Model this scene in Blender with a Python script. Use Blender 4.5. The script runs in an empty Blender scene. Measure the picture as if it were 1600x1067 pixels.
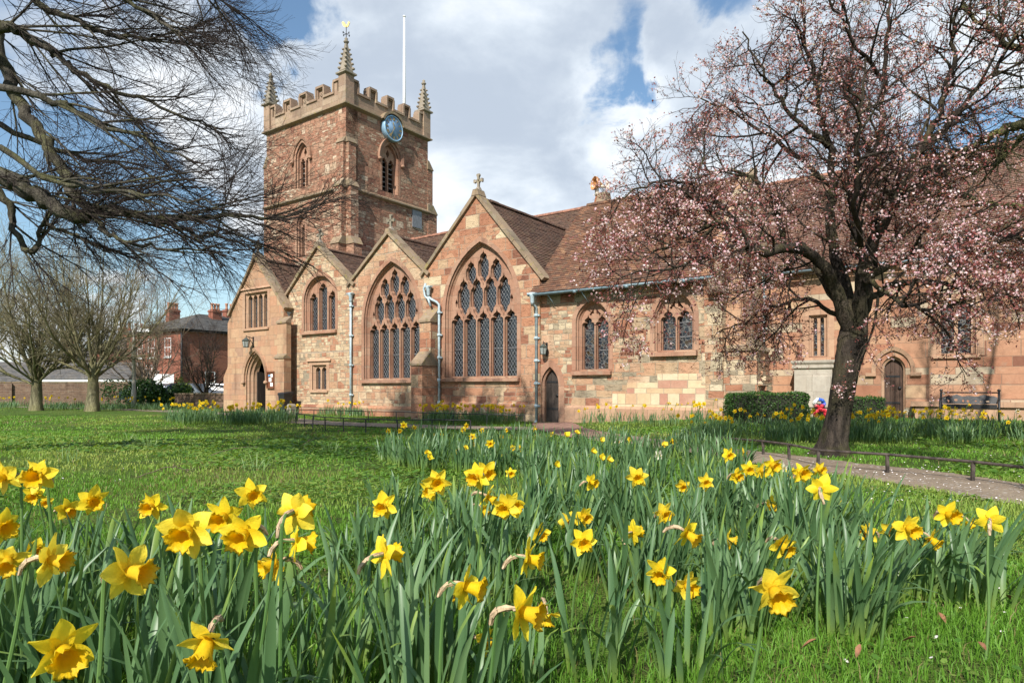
import bpy, math, random
import numpy as np
from mathutils import Vector, Matrix, geometry
random.seed(7); rng = np.random.default_rng(7)
scene = bpy.context.scene
COL = scene.collection
R = math.radians

# ------------------------------------------------------------------ camera
CAMZ, F, CX, HY = 1.17, 1030.0, 800.0, 605.0        # eye height, focal length and horizon in photo pixels
cam_d = bpy.data.cameras.new('camera'); cam = bpy.data.objects.new('camera', cam_d); COL.objects.link(cam)
cam.location = (0, 0, CAMZ); cam.rotation_euler = (R(90), 0, 0)
cam_d.sensor_width = 36; cam_d.lens = F / 1600 * 36
cam_d.shift_y = (HY - 533.5) / 1600
cam_d.clip_start = 0.05; cam_d.clip_end = 3000
scene.camera = cam

# ------------------------------------------------------------------ sun, sky
SUN_AZ = (-0.371, -0.929)          # horizontal direction towards the sun
SUN_EL = R(40)
sd = bpy.data.lights.new('sun', 'SUN'); sd.energy = 5.0; sd.angle = R(0.5); sd.color = (1, 0.95, 0.87)
sun = bpy.data.objects.new('sun', sd); COL.objects.link(sun)
to_sun = Vector((SUN_AZ[0]*math.cos(SUN_EL), SUN_AZ[1]*math.cos(SUN_EL), math.sin(SUN_EL))).normalized()
sun.rotation_euler = to_sun.to_track_quat('Z', 'Y').to_euler(); sun.location = to_sun*60

scene.view_settings.view_transform = 'Standard'; scene.view_settings.look = 'None'
scene.view_settings.gamma = 1; scene.view_settings.exposure = 0.42
scene.cycles.max_bounces = 6; scene.cycles.transparent_max_bounces = 8
scene.cycles.caustics_reflective = False; scene.cycles.caustics_refractive = False

class NT:
    """small helper for node trees"""
    def __init__(s, tree): s.t = tree; s.n = tree.nodes; s.l = tree.links
    def add(s, typ, **kw):
        n = s.n.new(typ)
        for k, v in kw.items():
            if k.startswith('i_'):
                key = k[2:]; key = int(key) if key.isdigit() else key.replace('_', ' ')
                s.put(v, n.inputs[key])
            else: setattr(n, k, v)
        return n
    def put(s, v, sock):
        if isinstance(v, bpy.types.NodeSocket): s.l.new(v, sock)
        elif hasattr(sock, 'default_value'):
            if isinstance(v, (tuple, list)) and len(v) == 3 and sock.type == 'RGBA': v = (*v, 1)
            sock.default_value = v
    def math(s, op, a, b=0.0, c=0.0, clamp=False):
        n = s.n.new('ShaderNodeMath'); n.operation = op; n.use_clamp = clamp
        for i, v in enumerate((a, b, c)): s.put(v, n.inputs[i])
        return n.outputs[0]
    def vmath(s, op, a, b=(0, 0, 0)):
        n = s.n.new('ShaderNodeVectorMath'); n.operation = op
        s.put(a, n.inputs[0])
        if op == 'SCALE': s.put(b, n.inputs['Scale'])
        else: s.put(b, n.inputs[1])
        return n.outputs['Value'] if op in ('DOT_PRODUCT', 'LENGTH') else n.outputs[0]
    def mix(s, fac, a, b, mode='MIX'):
        n = s.n.new('ShaderNodeMix'); n.data_type = 'RGBA'; n.blend_type = mode; n.clamp_factor = True
        s.put(fac, n.inputs['Factor']); s.put(a, n.inputs[6]); s.put(b, n.inputs[7])
        return n.outputs[2]
    def ramp(s, fac, stops, interp='LINEAR'):
        n = s.n.new('ShaderNodeValToRGB'); n.color_ramp.interpolation = interp
        e = n.color_ramp.elements
        while len(e) < len(stops): e.new(0.5)
        for el, (p, c) in zip(e, stops):
            el.position = p
            el.color = (c, c, c, 1) if isinstance(c, (int, float)) else (*c, 1)
        s.put(fac, n.inputs[0]); return n.outputs[0]
    def noise(s, vec, scale, detail=4, rough=.55, dist=0.0, out=0):
        n = s.n.new('ShaderNodeTexNoise'); s.put(vec, n.inputs['Vector'])
        n.inputs['Scale'].default_value = scale; n.inputs['Detail'].default_value = detail
        n.inputs['Roughness'].default_value = rough; n.inputs['Distortion'].default_value = dist
        return n.outputs[out]
    def maprange(s, v, a, b, c=0.0, d=1.0, smooth=True):
        n = s.n.new('ShaderNodeMapRange'); n.interpolation_type = 'SMOOTHSTEP' if smooth else 'LINEAR'
        for i, x in enumerate((v, a, b, c, d)): s.put(x, n.inputs[i])
        return n.outputs[0]

world = bpy.data.worlds.new('World'); scene.world = world; world.use_nodes = True
wt = NT(world.node_tree); wt.n.clear()
sky = wt.add('ShaderNodeTexSky', sky_type='NISHITA', sun_disc=False)
sky.sun_elevation = SUN_EL; sky.sun_rotation = math.atan2(SUN_AZ[0], SUN_AZ[1])
sky.air_density = 1.15; sky.dust_density = 0.6; sky.ozone_density = 2.2
tc = wt.add('ShaderNodeTexCoord').outputs['Generated']
sx = wt.add('ShaderNodeSeparateXYZ'); wt.put(tc, sx.inputs[0])
el = wt.math('ARCSINE', sx.outputs[2])
wv = wt.vmath('SUBTRACT', wt.noise(tc, 4.0, 3, .55, 0, 1), (.5, .5, .5)); wv2 = wt.vmath('SUBTRACT', wt.noise(tc, 13.0, 5, .6, 0, 1), (.5, .5, .5))
tw_ = wt.vmath('ADD', tc, wt.vmath('ADD', wt.vmath('SCALE', wv, .34), wt.vmath('SCALE', wv2, .13)))
sw = wt.add('ShaderNodeSeparateXYZ', i_0=tw_)
az = wt.math('ARCTAN2', sw.outputs[0], sw.outputs[1]); el_w = wt.math('ARCSINE', sw.outputs[2])
# cloud layer seen in perspective
den = wt.math('ADD', wt.math('MAXIMUM', sx.outputs[2], 0.0), 0.22)
cxy = wt.add('ShaderNodeCombineXYZ', i_0=wt.math('DIVIDE', sx.outputs[0], den), i_1=wt.math('DIVIDE', sx.outputs[1], den)).outputs[0]
n_big = wt.noise(cxy, 1.7, 7, .58, .25)
n_det = wt.noise(cxy, 4.2, 8, .62, .4)
n_fine = wt.noise(tc, 9.0, 6, .65, .5)
cover = wt.math('ADD', wt.math('MULTIPLY', n_big, .62), wt.math('MULTIPLY', n_det, .38))
def skyblob(px, py, rx, ry, amp):
    """a wider gap (amp < 0) or bank (amp > 0) of cloud in a given compass direction and elevation"""
    global cover
    a0 = math.atan2(px-CX, F); e0 = math.atan2((HY-py)*math.cos(a0), F)
    da = wt.math('DIVIDE', wt.math('SUBTRACT', az, a0), rx/F); de = wt.math('DIVIDE', wt.math('SUBTRACT', el_w, e0), ry/F)
    wob = wt.math('MULTIPLY', wt.math('SUBTRACT', n_fine, .5), .8)
    d = wt.math('ADD', wt.math('SQRT', wt.math('ADD', wt.math('MULTIPLY', da, da), wt.math('MULTIPLY', de, de))), wob)
    cover = wt.math('ADD', cover, wt.math('MULTIPLY', wt.maprange(d, 1.25, 0.1), amp))
for b in ((968, 150, 80, 120, -.37), (440, 50, 150, 95, -.26), (130, 270, 270, 190, -.24), (330, 450, 220, 110, -.16),
          (240, 100, 240, 130, .24), (420, 230, 150, 150, .24), (800, 120, 380, 300, .30), (1090, 140, 140, 150, .28),
          (1350, 60, 340, 200, .22), (760, 280, 340, 180, .22), (1560, 210, 120, 80, -.12), (60, 560, 300, 60, .1)):
    skyblob(*b)
cloud = wt.maprange(cover, .46, .63)
shade_n = wt.noise(wt.vmath('ADD', cxy, (3.1, 1.7, .4)), 2.3, 6, .55, .3)
lo = wt.math('ADD', shade_n, wt.math('MULTIPLY', wt.maprange(el, .12, .52), -.24))
edge = wt.maprange(cover, .9, .52)
lo = wt.math('ADD', lo, wt.math('MULTIPLY', edge, .12))
ccol = wt.ramp(wt.maprange(lo, .22, .62), [(0, (4.9, 5.6, 6.6)), (.5, (6.9, 7.6, 8.4)), (1, (9.4, 9.7, 10.0))])
skyc = wt.mix(1.0, sky.outputs[0], (1.25, 1.36, 1.36), 'MULTIPLY')
haze_lo = wt.maprange(el, .22, 0.0)
skyc = wt.mix(wt.math('MULTIPLY', haze_lo, .35), skyc, (5.4, 6.4, 7.4))
bg = wt.add('ShaderNodeBackground', i_0=wt.mix(wt.math('MULTIPLY', cloud, .96), skyc, ccol), i_1=0.088)
wo = wt.add('ShaderNodeOutputWorld'); wt.l.new(bg.outputs[0], wo.inputs[0])

# ------------------------------------------------------------------ object helpers
def tag(o, label=None, cat=None, group=None, kind=None):
    if label: o['label'] = label
    if cat: o['category'] = cat
    if group: o['group'] = group
    if kind: o['kind'] = kind
    return o
def empty(name, loc=(0, 0, 0), rz=0.0):
    o = bpy.data.objects.new(name, None); COL.objects.link(o)
    o.location = loc; o.rotation_euler = (0, 0, rz); o.empty_display_size = .2
    return o
def link(name, me, parent=None, loc=(0, 0, 0), rz=0.0):
    o = bpy.data.objects.new(name, me); COL.objects.link(o); o.location = loc; o.rotation_euler = (0, 0, rz)
    if parent: o.parent = parent
    return o
def copy_tree(o, parent=None):
    c = o.copy(); COL.objects.link(c); c.parent = parent
    for ch in o.children: copy_tree(ch, c)
    return c

def np_mesh(name, V, faces, mats, attrs=None, uv=None, smooth=False, midx=None):
    """faces: list of (M,k) int arrays; attrs: {name: per-vertex float array}; uv: per-vertex (N,2)"""
    me = bpy.data.meshes.new(name)
    V = np.asarray(V, np.float32); faces = [np.asarray(f, np.int64) for f in faces if len(f)]
    me.vertices.add(len(V)); me.vertices.foreach_set('co', V.ravel())
    li = np.concatenate([f.ravel() for f in faces]); tot = np.concatenate([np.full(len(f), f.shape[1]) for f in faces])
    me.loops.add(len(li)); me.loops.foreach_set('vertex_index', li.astype(np.int32))
    st = np.concatenate([[0], np.cumsum(tot)[:-1]])
    me.polygons.add(len(tot)); me.polygons.foreach_set('loop_start', st.astype(np.int32)); me.polygons.foreach_set('loop_total', tot.astype(np.int32))
    if midx is not None: me.polygons.foreach_set('material_index', np.asarray(midx, np.int32))
    if smooth: me.polygons.foreach_set('use_smooth', np.ones(len(tot), bool))
    for k, a in (attrs or {}).items():
        at = me.attributes.new(k, 'FLOAT', 'POINT'); at.data.foreach_set('value', np.asarray(a, np.float32))
    if uv is not None:
        ul = me.uv_layers.new(name='UVMap'); ul.data.foreach_set('uv', np.asarray(uv, np.float32)[li].ravel())
    for m in (mats if isinstance(mats, (list, tuple)) else [mats]): me.materials.append(m)
    me.update(calc_edges=True); return me

class MB:
    """collects faces, links them as ONE mesh object"""
    def __init__(s): s.v = []; s.f = []; s.uv = []; s.m = []; s.sm = []
    def face(s, pts, uvs=None, m=0, smooth=False):
        b = len(s.v); s.v.extend([tuple(p) for p in pts]); s.f.append(tuple(range(b, b+len(pts))))
        if uvs is None: uvs = [(p[0]+p[1], p[2]) for p in pts]
        s.uv.extend(uvs); s.m.append(m); s.sm.append(smooth)
    def box(s, x0, x1, y0, y1, z0, z1, m=0):
        P = [(x0, y0, z0), (x1, y0, z0), (x1, y1, z0), (x0, y1, z0), (x0, y0, z1), (x1, y0, z1), (x1, y1, z1), (x0, y1, z1)]
        s.hexa(P, m)
    def hexa(s, P, m=0):
        for q in ((0, 3, 2, 1), (4, 5, 6, 7), (0, 1, 5, 4), (1, 2, 6, 5), (2, 3, 7, 6), (3, 0, 4, 7)):
            pts = [P[i] for i in q]
            n = (Vector(pts[1])-Vector(pts[0])).cross(Vector(pts[2])-Vector(pts[1]))
            if abs(n.z) >= max(abs(n.x), abs(n.y)): uv = [(p[0], p[1]) for p in pts]
            elif abs(n.x) > abs(n.y): uv = [(p[1], p[2]) for p in pts]
            else: uv = [(p[0], p[2]) for p in pts]
            s.face(pts, uv, m)
    def loft(s, rings, closed=False, m=0, smooth=False, cap0=False, cap1=False):
        n = len(rings[0])
        for a, b in zip(rings[:-1], rings[1:]):
            for i in range(n if closed else n-1):
                j = (i+1) % n
                s.face([a[i], a[j], b[j], b[i]], None, m, smooth)
        if cap0: s.face(list(reversed(rings[0])), None, m)
        if cap1: s.face(rings[-1], None, m)
    def tube(s, pts, rad, n=8, m=0, caps=True, smooth=True):
        pts = [Vector(p) for p in pts]
        if not isinstance(rad, (list, tuple)): rad = [rad]*len(pts)
        rings = []; prev = None
        for i, p in enumerate(pts):
            t = (pts[min(i+1, len(pts)-1)] - pts[max(i-1, 0)]).normalized()
            if prev is None:
                ref = Vector((0, 0, 1)) if abs(t.z) < .9 else Vector((1, 0, 0))
                a = t.cross(ref).normalized()
            else: a = (prev - t*prev.dot(t)).normalized()
            prev = a; b = t.cross(a)
            rings.append([tuple(p + (a*math.cos(2*math.pi*k/n) + b*math.sin(2*math.pi*k/n))*rad[i]) for k in range(n)])
        s.loft(rings, True, m, smooth, caps, caps)
    def lathe(s, prof, c=(0, 0, 0), n=16, m=0, smooth=True, axis='z'):
        rings = []
        for r, z in prof:
            ring = []
            for k in range(n):
                a = 2*math.pi*k/n; q = (r*math.cos(a), r*math.sin(a), z)
                if axis == 'y': q = (q[0], q[2], q[1])
                if axis == 'x': q = (q[2], q[0], q[1])
                ring.append((c[0]+q[0], c[1]+q[1], c[2]+q[2]))
            rings.append(ring)
        s.loft(rings, True, m, smooth, True, True)
    def tess(s, outer, holes, fmap, d=0.0, m=0, flip=False):
        loops = [[Vector((a, b, 0)) for a, b in outer]] + [[Vector((a, b, 0)) for a, b in h] for h in holes]
        flat = [p for l in loops for p in l]
        for tri in geometry.tessellate_polygon(loops):
            p = [flat[i] for i in tri]
            if ((p[1]-p[0]).cross(p[2]-p[0]).z < 0) != flip: p.reverse()
            s.face([fmap(q.x, q.y, d) for q in p], [(q.x, q.y) for q in p], m)
    def rim(s, loop, fmap, d0, d1, m=0):
        n = len(loop)
        for i in range(n):
            p, q = loop[i], loop[(i+1) % n]
            horiz = abs(q[0]-p[0]) > abs(q[1]-p[1])
            uv = [(p[0], d0), (q[0], d0), (q[0], d1), (p[0], d1)] if horiz else [(d0, p[1]), (d0, q[1]), (d1, q[1]), (d1, p[1])]
            s.face([fmap(*p, d0), fmap(*q, d0), fmap(*q, d1), fmap(*p, d1)], uv, m)
    def plate(s, outer, holes, fmap, d0, d1, m=0, back=True):
        """flat plate with holes and thickness d0 (front) .. d1 (back)"""
        s.tess(outer, holes, fmap, d0, m)
        if back: s.tess(outer, holes, fmap, d1, m, flip=True)
        s.rim(outer, fmap, d0, d1, m)
        for h in holes: s.rim(h, fmap, d0, d1, m)
    def build(s, name, mats, parent=None, loc=(0, 0, 0), rz=0.0, merge=True):
        me = bpy.data.meshes.new(name)
        me.from_pydata(s.v, [], s.f)
        ul = me.uv_layers.new(name='UVMap')
        ul.data.foreach_set('uv', np.asarray([s.uv[i] for f in s.f for i in f], np.float32).ravel())
        me.polygons.foreach_set('material_index', np.asarray(s.m, np.int32)); me.polygons.foreach_set('use_smooth', np.asarray(s.sm, bool))
        for m in (mats if isinstance(mats, (list, tuple)) else [mats]): me.materials.append(m)
        if merge and any(s.sm):
            import bmesh
            bm = bmesh.new(); bm.from_mesh(me); bmesh.ops.remove_doubles(bm, verts=bm.verts, dist=1e-5); bm.to_mesh(me); bm.free()
        me.update()
        return link(name, me, parent, loc, rz)

def ss(a, b, x): t = np.clip((np.asarray(x, float)-a)/(b-a), 0, 1); return t*t*(3-2*t)
def gz(x, y):
    """ground height"""
    x = np.asarray(x, float); y = np.asarray(y, float)
    return 0.27*(1-ss(7, 19, y)) + 0.26*ss(1.2, 6, x)*ss(9, 18, y)*(1-ss(60, 90, y))
def at(px, py, Y):
    """point at depth Y that the photo shows at (px, py)"""
    return Vector(((px-CX)/F*Y, Y, CAMZ-(py-HY)/F*Y))
def on_ground(px, py):
    Y = 10.0
    for _ in range(40): Y = .5*Y + .5*(CAMZ-float(gz((px-CX)/F*Y, Y)))*F/max(py-HY, 4)
    return ((px-CX)/F*Y, Y, float(gz((px-CX)/F*Y, Y)))
# ------------------------------------------------------------------ materials
def new_mat(name):
    m = bpy.data.materials.new(name); m.use_nodes = True; t = NT(m.node_tree); t.n.clear()
    b = t.add('ShaderNodeBsdfPrincipled'); o = t.add('ShaderNodeOutputMaterial'); t.l.new(b.outputs[0], o.inputs[0])
    return m, t, b
def bump(t, b, h, dist=.02, strength=1.0):
    n = t.add('ShaderNodeBump', i_Height=h); n.inputs['Distance'].default_value = dist; n.inputs['Strength'].default_value = strength
    t.l.new(n.outputs[0], b.inputs['Normal'])
def plain(name, col, rough=.6, metal=0.0, var=.18, scale=8, spec=.5, bmp=0.0):
    """a colour with soft mottling"""
    m, t, b = new_mat(name); g = t.add('ShaderNodeTexCoord').outputs['Object']
    n = t.noise(g, scale, 5, .6)
    c = t.mix(t.maprange(n, .3, .7), tuple(x*(1-var) for x in col), tuple(min(1, x*(1+var)) for x in col))
    t.put(c, b.inputs['Base Color']); b.inputs['Roughness'].default_value = rough; b.inputs['Metallic'].default_value = metal
    b.inputs['Specular IOR Level'].default_value = spec
    if bmp: bump(t, b, t.noise(g, scale*3, 5, .6), bmp)
    return m

def stone(name, pal, bw=.55, rh=.27, mortar=(.36, .29, .22), msize=.012, stain=.35, rough_edges=.035, lichen=0.0, seed=0.0, small=.35, relief=.035):
    """coursed sandstone: every block its own tint, courses of uneven height, patches of smaller rubble"""
    if rough_edges < .012: relief = .012
    m, t, b = new_mat(name)
    uv = t.add('ShaderNodeUVMap').outputs[0]
    obj = t.add('ShaderNodeTexCoord').outputs['Object']
    uv = t.vmath('ADD', uv, (seed*3.7, seed*1.9, 0))
    nd = t.noise(obj, 3.2, 4, .6, 0, 1)
    wob = t.vmath('SCALE', t.vmath('SUBTRACT', nd, (.5, .5, .5)), rough_edges*2)
    s = t.add('ShaderNodeSeparateXYZ', i_0=t.vmath('ADD', uv, wob))
    u, v = s.outputs[0], s.outputs[1]
    v2 = t.math('ADD', v, t.math('ADD', t.math('MULTIPLY', t.math('SINE', t.math('MULTIPLY', v, 5.3)), .075), t.math('MULTIPLY', t.math('SINE', t.math('MULTIPLY', v, 13.1)), .028)))
    row = t.math('FLOOR', t.math('DIVIDE', v2, rh))
    u2 = t.math('ADD', u, t.math('MULTIPLY', t.math('SINE', t.math('ADD', t.math('MULTIPLY', u, 2.3/bw), t.math('MULTIPLY', row, 2.7))), .16*bw))
    P = t.add('ShaderNodeCombineXYZ', i_0=u2, i_1=v2).outputs[0]
    def bricks(w, h, ms, off):
        n = t.add('ShaderNodeTexBrick', offset=.47, offset_frequency=2, squash=.66, squash_frequency=3)
        t.put(t.vmath('ADD', P, off), n.inputs['Vector']); n.inputs['Color1'].default_value = (0, 0, 0, 1); n.inputs['Color2'].default_value = (1, 1, 1, 1)
        n.inputs['Mortar'].default_value = (.5, .5, .5, 1); n.inputs['Scale'].default_value = 1; n.inputs['Mortar Size'].default_value = ms
        n.inputs['Mortar Smooth'].default_value = .3; n.inputs['Brick Width'].default_value = w; n.inputs['Row Height'].default_value = h
        return n.outputs['Color'], n.outputs['Fac']
    c1, f1 = bricks(bw, rh, msize, (0, 0, 0)); c2, f2 = bricks(bw*.56, rh*.5, msize*.9, (1.3, 0, 0))
    patch = t.maprange(t.noise(t.vmath('ADD', obj, (seed, 0, 0)), .55, 2, .5), .62-small*.25, .625-small*.25)
    rnd = t.mix(patch, c1, c2); mor = t.add('ShaderNodeMix'); t.put(patch, mor.inputs[0]); t.put(f1, mor.inputs[2]); t.put(f2, mor.inputs[3]); mor = mor.outputs[0]
    # tint: per block, drifting over the wall
    drift = t.noise(obj, .35, 3, .5)
    key = t.math('ADD', t.math('MULTIPLY', rnd, .98), t.math('MULTIPLY', t.math('SUBTRACT', drift, .5), .6)); key = t.math('ADD', key, .02, clamp=True)
    n = len(pal); col = t.ramp(key, [(i/(n-1) if n > 1 else 0, c) for i, c in enumerate(pal)])
    n1 = t.noise(obj, 7, 6, .65); n2 = t.noise(obj, 40, 4, .6)
    col = t.mix(t.maprange(n1, .25, .75, .0, .45), col, t.mix(1, col, (.66, .60, .58), 'MULTIPLY'))
    col = t.mix(t.maprange(n2, .3, .7, 0, .25), col, t.mix(1, col, (1.25, 1.2, 1.15), 'MULTIPLY'))
    bw_ = t.add('ShaderNodeRGBToBW'); t.put(col, bw_.inputs[0]); gv = t.math('MULTIPLY', bw_.outputs[0], 1.12); col = t.mix(.05, col, t.add('ShaderNodeCombineColor', i_0=gv, i_1=gv, i_2=gv).outputs[0])
    col = t.mix(t.math('MULTIPLY', mor, .8), col, mortar)
    st = t.maprange(t.noise(t.vmath('MULTIPLY', obj, (1, 1, .35)), .9, 5, .62), .5, .74, 0, stain)
    col = t.mix(st, col, t.mix(1, col, (.42, .40, .40), 'MULTIPLY'))
    sk = t.maprange(t.noise(t.vmath('MULTIPLY', obj, (2.6, 2.6, .22)), 1.0, 4, .6), .54, .72, 0, stain*.9); col = t.mix(sk, col, t.mix(1, col, (.52, .48, .46), 'MULTIPLY'))
    bs_ = t.maprange(t.noise(obj, 2.2, 5, .65), .58, .70, 0, stain*.7); col = t.mix(bs_, col, (.30, .27, .20))
    if lichen:
        lm = t.maprange(t.noise(obj, 5.5, 6, .7), .56, .66, 0, lichen)
        col = t.mix(lm, col, (.30, .24, .06))
        lm2 = t.maprange(t.noise(t.vmath('ADD', obj, (9, 4, 2)), 3.5, 5, .7), .55, .68, 0, lichen)
        col = t.mix(lm2, col, (.16, .15, .07))
    t.put(col, b.inputs['Base Color']); b.inputs['Roughness'].default_value = .92; b.inputs['Specular IOR Level'].default_value = .2
    h = t.math('ADD', t.math('MULTIPLY', mor, -1.0), t.math('ADD', t.math('MULTIPLY', n1, .8), t.math('ADD', t.math('MULTIPLY', n2, .25), t.math('MULTIPLY', rnd, .5))))
    h = t.math('ADD', h, t.math('MULTIPLY', t.maprange(t.noise(t.vmath('MULTIPLY', obj, (1, 1, 2.6)), 4.5, 5, .65), .52, .66), -relief*11))
    bump(t, b, h, relief, 1.0)
    return m
RED, DRED, SAL, TAN, CRM, GRY = (.37, .165, .095), (.225, .098, .062), (.47, .255, .15), (.47, .32, .19), (.60, .48, .31), (.29, .245, .17)
M = {}
M['stone_tower'] = stone('tower sandstone', [(.27, .12, .08), (.36, .17, .105), (.42, .20, .125), (.34, .20, .13), (.44, .24, .155), (.40, .19, .12), (.47, .32, .21), (.60, .46, .33)], .6, .27, stain=.48, small=.6, seed=1, relief=.058, mortar=(.27, .19, .13))
M['stone_gable_pale'] = stone('pale mixed sandstone', [GRY, TAN, CRM, SAL, CRM, TAN, SAL, RED], .5, .25, stain=.22, small=.8, seed=2)
M['stone_gable'] = stone('pink sandstone', [DRED, SAL, TAN, RED, CRM, SAL, (.52, .35, .22), RED, CRM], .6, .3, stain=.35, seed=3)
M['stone_gable_red'] = stone('red sandstone', [DRED, RED, SAL, RED, (.43, .20, .11), SAL, TAN, CRM], .66, .34, stain=.35, seed=4, small=.2, mortar=(.42, .33, .24))
M['stone_chapel'] = stone('cream and red sandstone', [DRED, RED, SAL, TAN, GRY, CRM, SAL, (.60, .50, .34)], .62, .27, stain=.3, seed=5, small=.3, mortar=(.40, .33, .24))
M['stone_new'] = stone('new cream ashlar', [SAL, (.60, .47, .28), (.62, .50, .33), (.64, .52, .35), (.45, .23, .16)], .52, .26, stain=.06, rough_edges=.006, msize=.007, seed=5, small=-.6)
M['stone_chancel'] = stone('smooth salmon ashlar', [DRED, SAL, (.42, .215, .13), RED, (.44, .25, .155), SAL, TAN, (.42, .34, .24), CRM], .85, .3, stain=.4, rough_edges=.010, msize=.010, mortar=(.30, .20, .14), seed=6, small=-.6)
M['stone_porch'] = stone('porch sandstone', [SAL, (.41, .24, .14), (.44, .265, .16), TAN, SAL, (.36, .225, .15)], .7, .32, stain=.75, rough_edges=.008, msize=.006, seed=7, small=-.6)
M['dressed'] = stone('dressed window stone', [(.34, .175, .11), (.39, .215, .14), (.41, .245, .16), (.31, .17, .115)], .5, .42, stain=.5, rough_edges=.004, msize=.004, seed=8, small=-.6)
M['dressed_pale'] = stone('dressed pale stone', [(.43, .26, .165), (.47, .30, .19), (.40, .235, .15)], .5, .42, stain=.25, rough_edges=.004, msize=.004, seed=9, small=-.6)
M['coping'] = stone('lichened coping stone', [(.27, .20, .13), (.32, .23, .15), (.24, .19, .13)], .8, .8, stain=.6, lichen=.75, rough_edges=.01, msize=.006, seed=10, small=-.6)
M['pinnacle'] = stone('weathered pinnacle stone', [(.27, .235, .185), (.33, .28, .22), (.22, .2, .15)], .6, .5, stain=.6, lichen=.35, msize=.005, rough_edges=.004, seed=11, small=-.6)
M['parapet'] = stone('parapet stone', [(.33, .22, .155), (.38, .27, .185), (.28, .19, .135), (.40, .30, .21)], .8, .36, stain=.6, lichen=.25, msize=.006, rough_edges=.006, seed=12, small=-.6)
M['memorial'] = stone('pale memorial stone', [(.43, .39, .32), (.47, .43, .36), (.40, .36, .29)], .9, .5, stain=.35, msize=.004, rough_edges=.003, seed=13, small=-.6)
M['brick_wall'] = stone('old garden brick', [(.16, .095, .062), (.21, .13, .085), (.14, .085, .06), (.24, .155, .105)], .23, .08, stain=.5, rough_edges=.006, msize=.006, seed=14, small=-.6)
M['brick_house'] = stone('red house brick', [(.28, .095, .06), (.33, .12, .072), (.25, .085, .058), (.37, .15, .095)], .23, .08, stain=.25, rough_edges=.004, msize=.006, seed=15, small=-.6, mortar=(.36, .2, .14))
M['brick_orange'] = stone('orange house brick', [(.45, .17, .085), (.50, .21, .11), (.40, .14, .08)], .23, .08, stain=.2, rough_edges=.004, msize=.006, seed=16, small=-.6, mortar=(.45, .28, .18))

def tiles(name, pal, tw=.17, rh=.11, moss=.35, seed=0.0):
    m, t, b = new_mat(name)
    uv = t.vmath('ADD', t.add('ShaderNodeUVMap').outputs[0], (seed*2.3, 0, 0)); obj = t.add('ShaderNodeTexCoord').outputs['Object']
    n = t.add('ShaderNodeTexBrick', offset=.5, offset_frequency=2, squash=1.0)
    t.put(uv, n.inputs['Vector']); n.inputs['Color1'].default_value = (0, 0, 0, 1); n.inputs['Color2'].default_value = (1, 1, 1, 1); n.inputs['Mortar'].default_value = (.3, .3, .3, 1)
    n.inputs['Scale'].default_value = 1; n.inputs['Mortar Size'].default_value = .004; n.inputs['Brick Width'].default_value = tw; n.inputs['Row Height'].default_value = rh
    dr = t.noise(obj, .8, 4, .6)
    key = t.math('ADD', t.math('MULTIPLY', n.outputs['Color'], .8), t.math('MULTIPLY', t.math('SUBTRACT', dr, .42), .9), clamp=True)
    k = len(pal); col = t.ramp(key, [(i/(k-1), c) for i, c in enumerate(pal)])
    col = t.mix(t.math('MULTIPLY', n.outputs['Fac'], .8), col, (.03, .022, .018))
    col = t.mix(t.maprange(t.noise(obj, 30, 4, .6), .3, .7, 0, .4), col, t.mix(1, col, (.55, .55, .55), 'MULTIPLY'))
    col = t.mix(t.maprange(t.noise(obj, 2.6, 6, .7), .56, .70, 0, moss), col, (.17, .135, .05))
    t.put(col, b.inputs['Base Color']); b.inputs['Roughness'].default_value = .85; b.inputs['Specular IOR Level'].default_value = .3
    bump(t, b, t.math('ADD', t.math('MULTIPLY', n.outputs['Fac'], -1), t.math('ADD', t.noise(obj, 25, 4), n.outputs['Color'])), .012, .8)
    return m
M['tiles'] = tiles('clay roof tiles', [(.10, .058, .042), (.16, .082, .054), (.22, .105, .062), (.17, .105, .072), (.28, .14, .08), (.36, .21, .12)])
M['tiles_dark'] = tiles('dark roof tiles', [(.09, .056, .044), (.14, .08, .057), (.19, .105, .07), (.15, .097, .07), (.24, .145, .09)], moss=.4, seed=3)
M['tiles_chancel'] = tiles('chancel roof tiles', [(.15, .087, .062), (.20, .11, .078), (.24, .13, .09), (.18, .115, .088), (.29, .17, .115)], moss=.15, seed=5)
M['ridge'] = plain('red ridge tile', (.27, .125, .08), .8, var=.35, scale=5)
M['slate'] = tiles('slate', [(.10, .097, .095), (.13, .125, .12), (.17, .155, .14), (.12, .11, .10)], .3, .2, moss=.3, seed=8)

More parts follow.
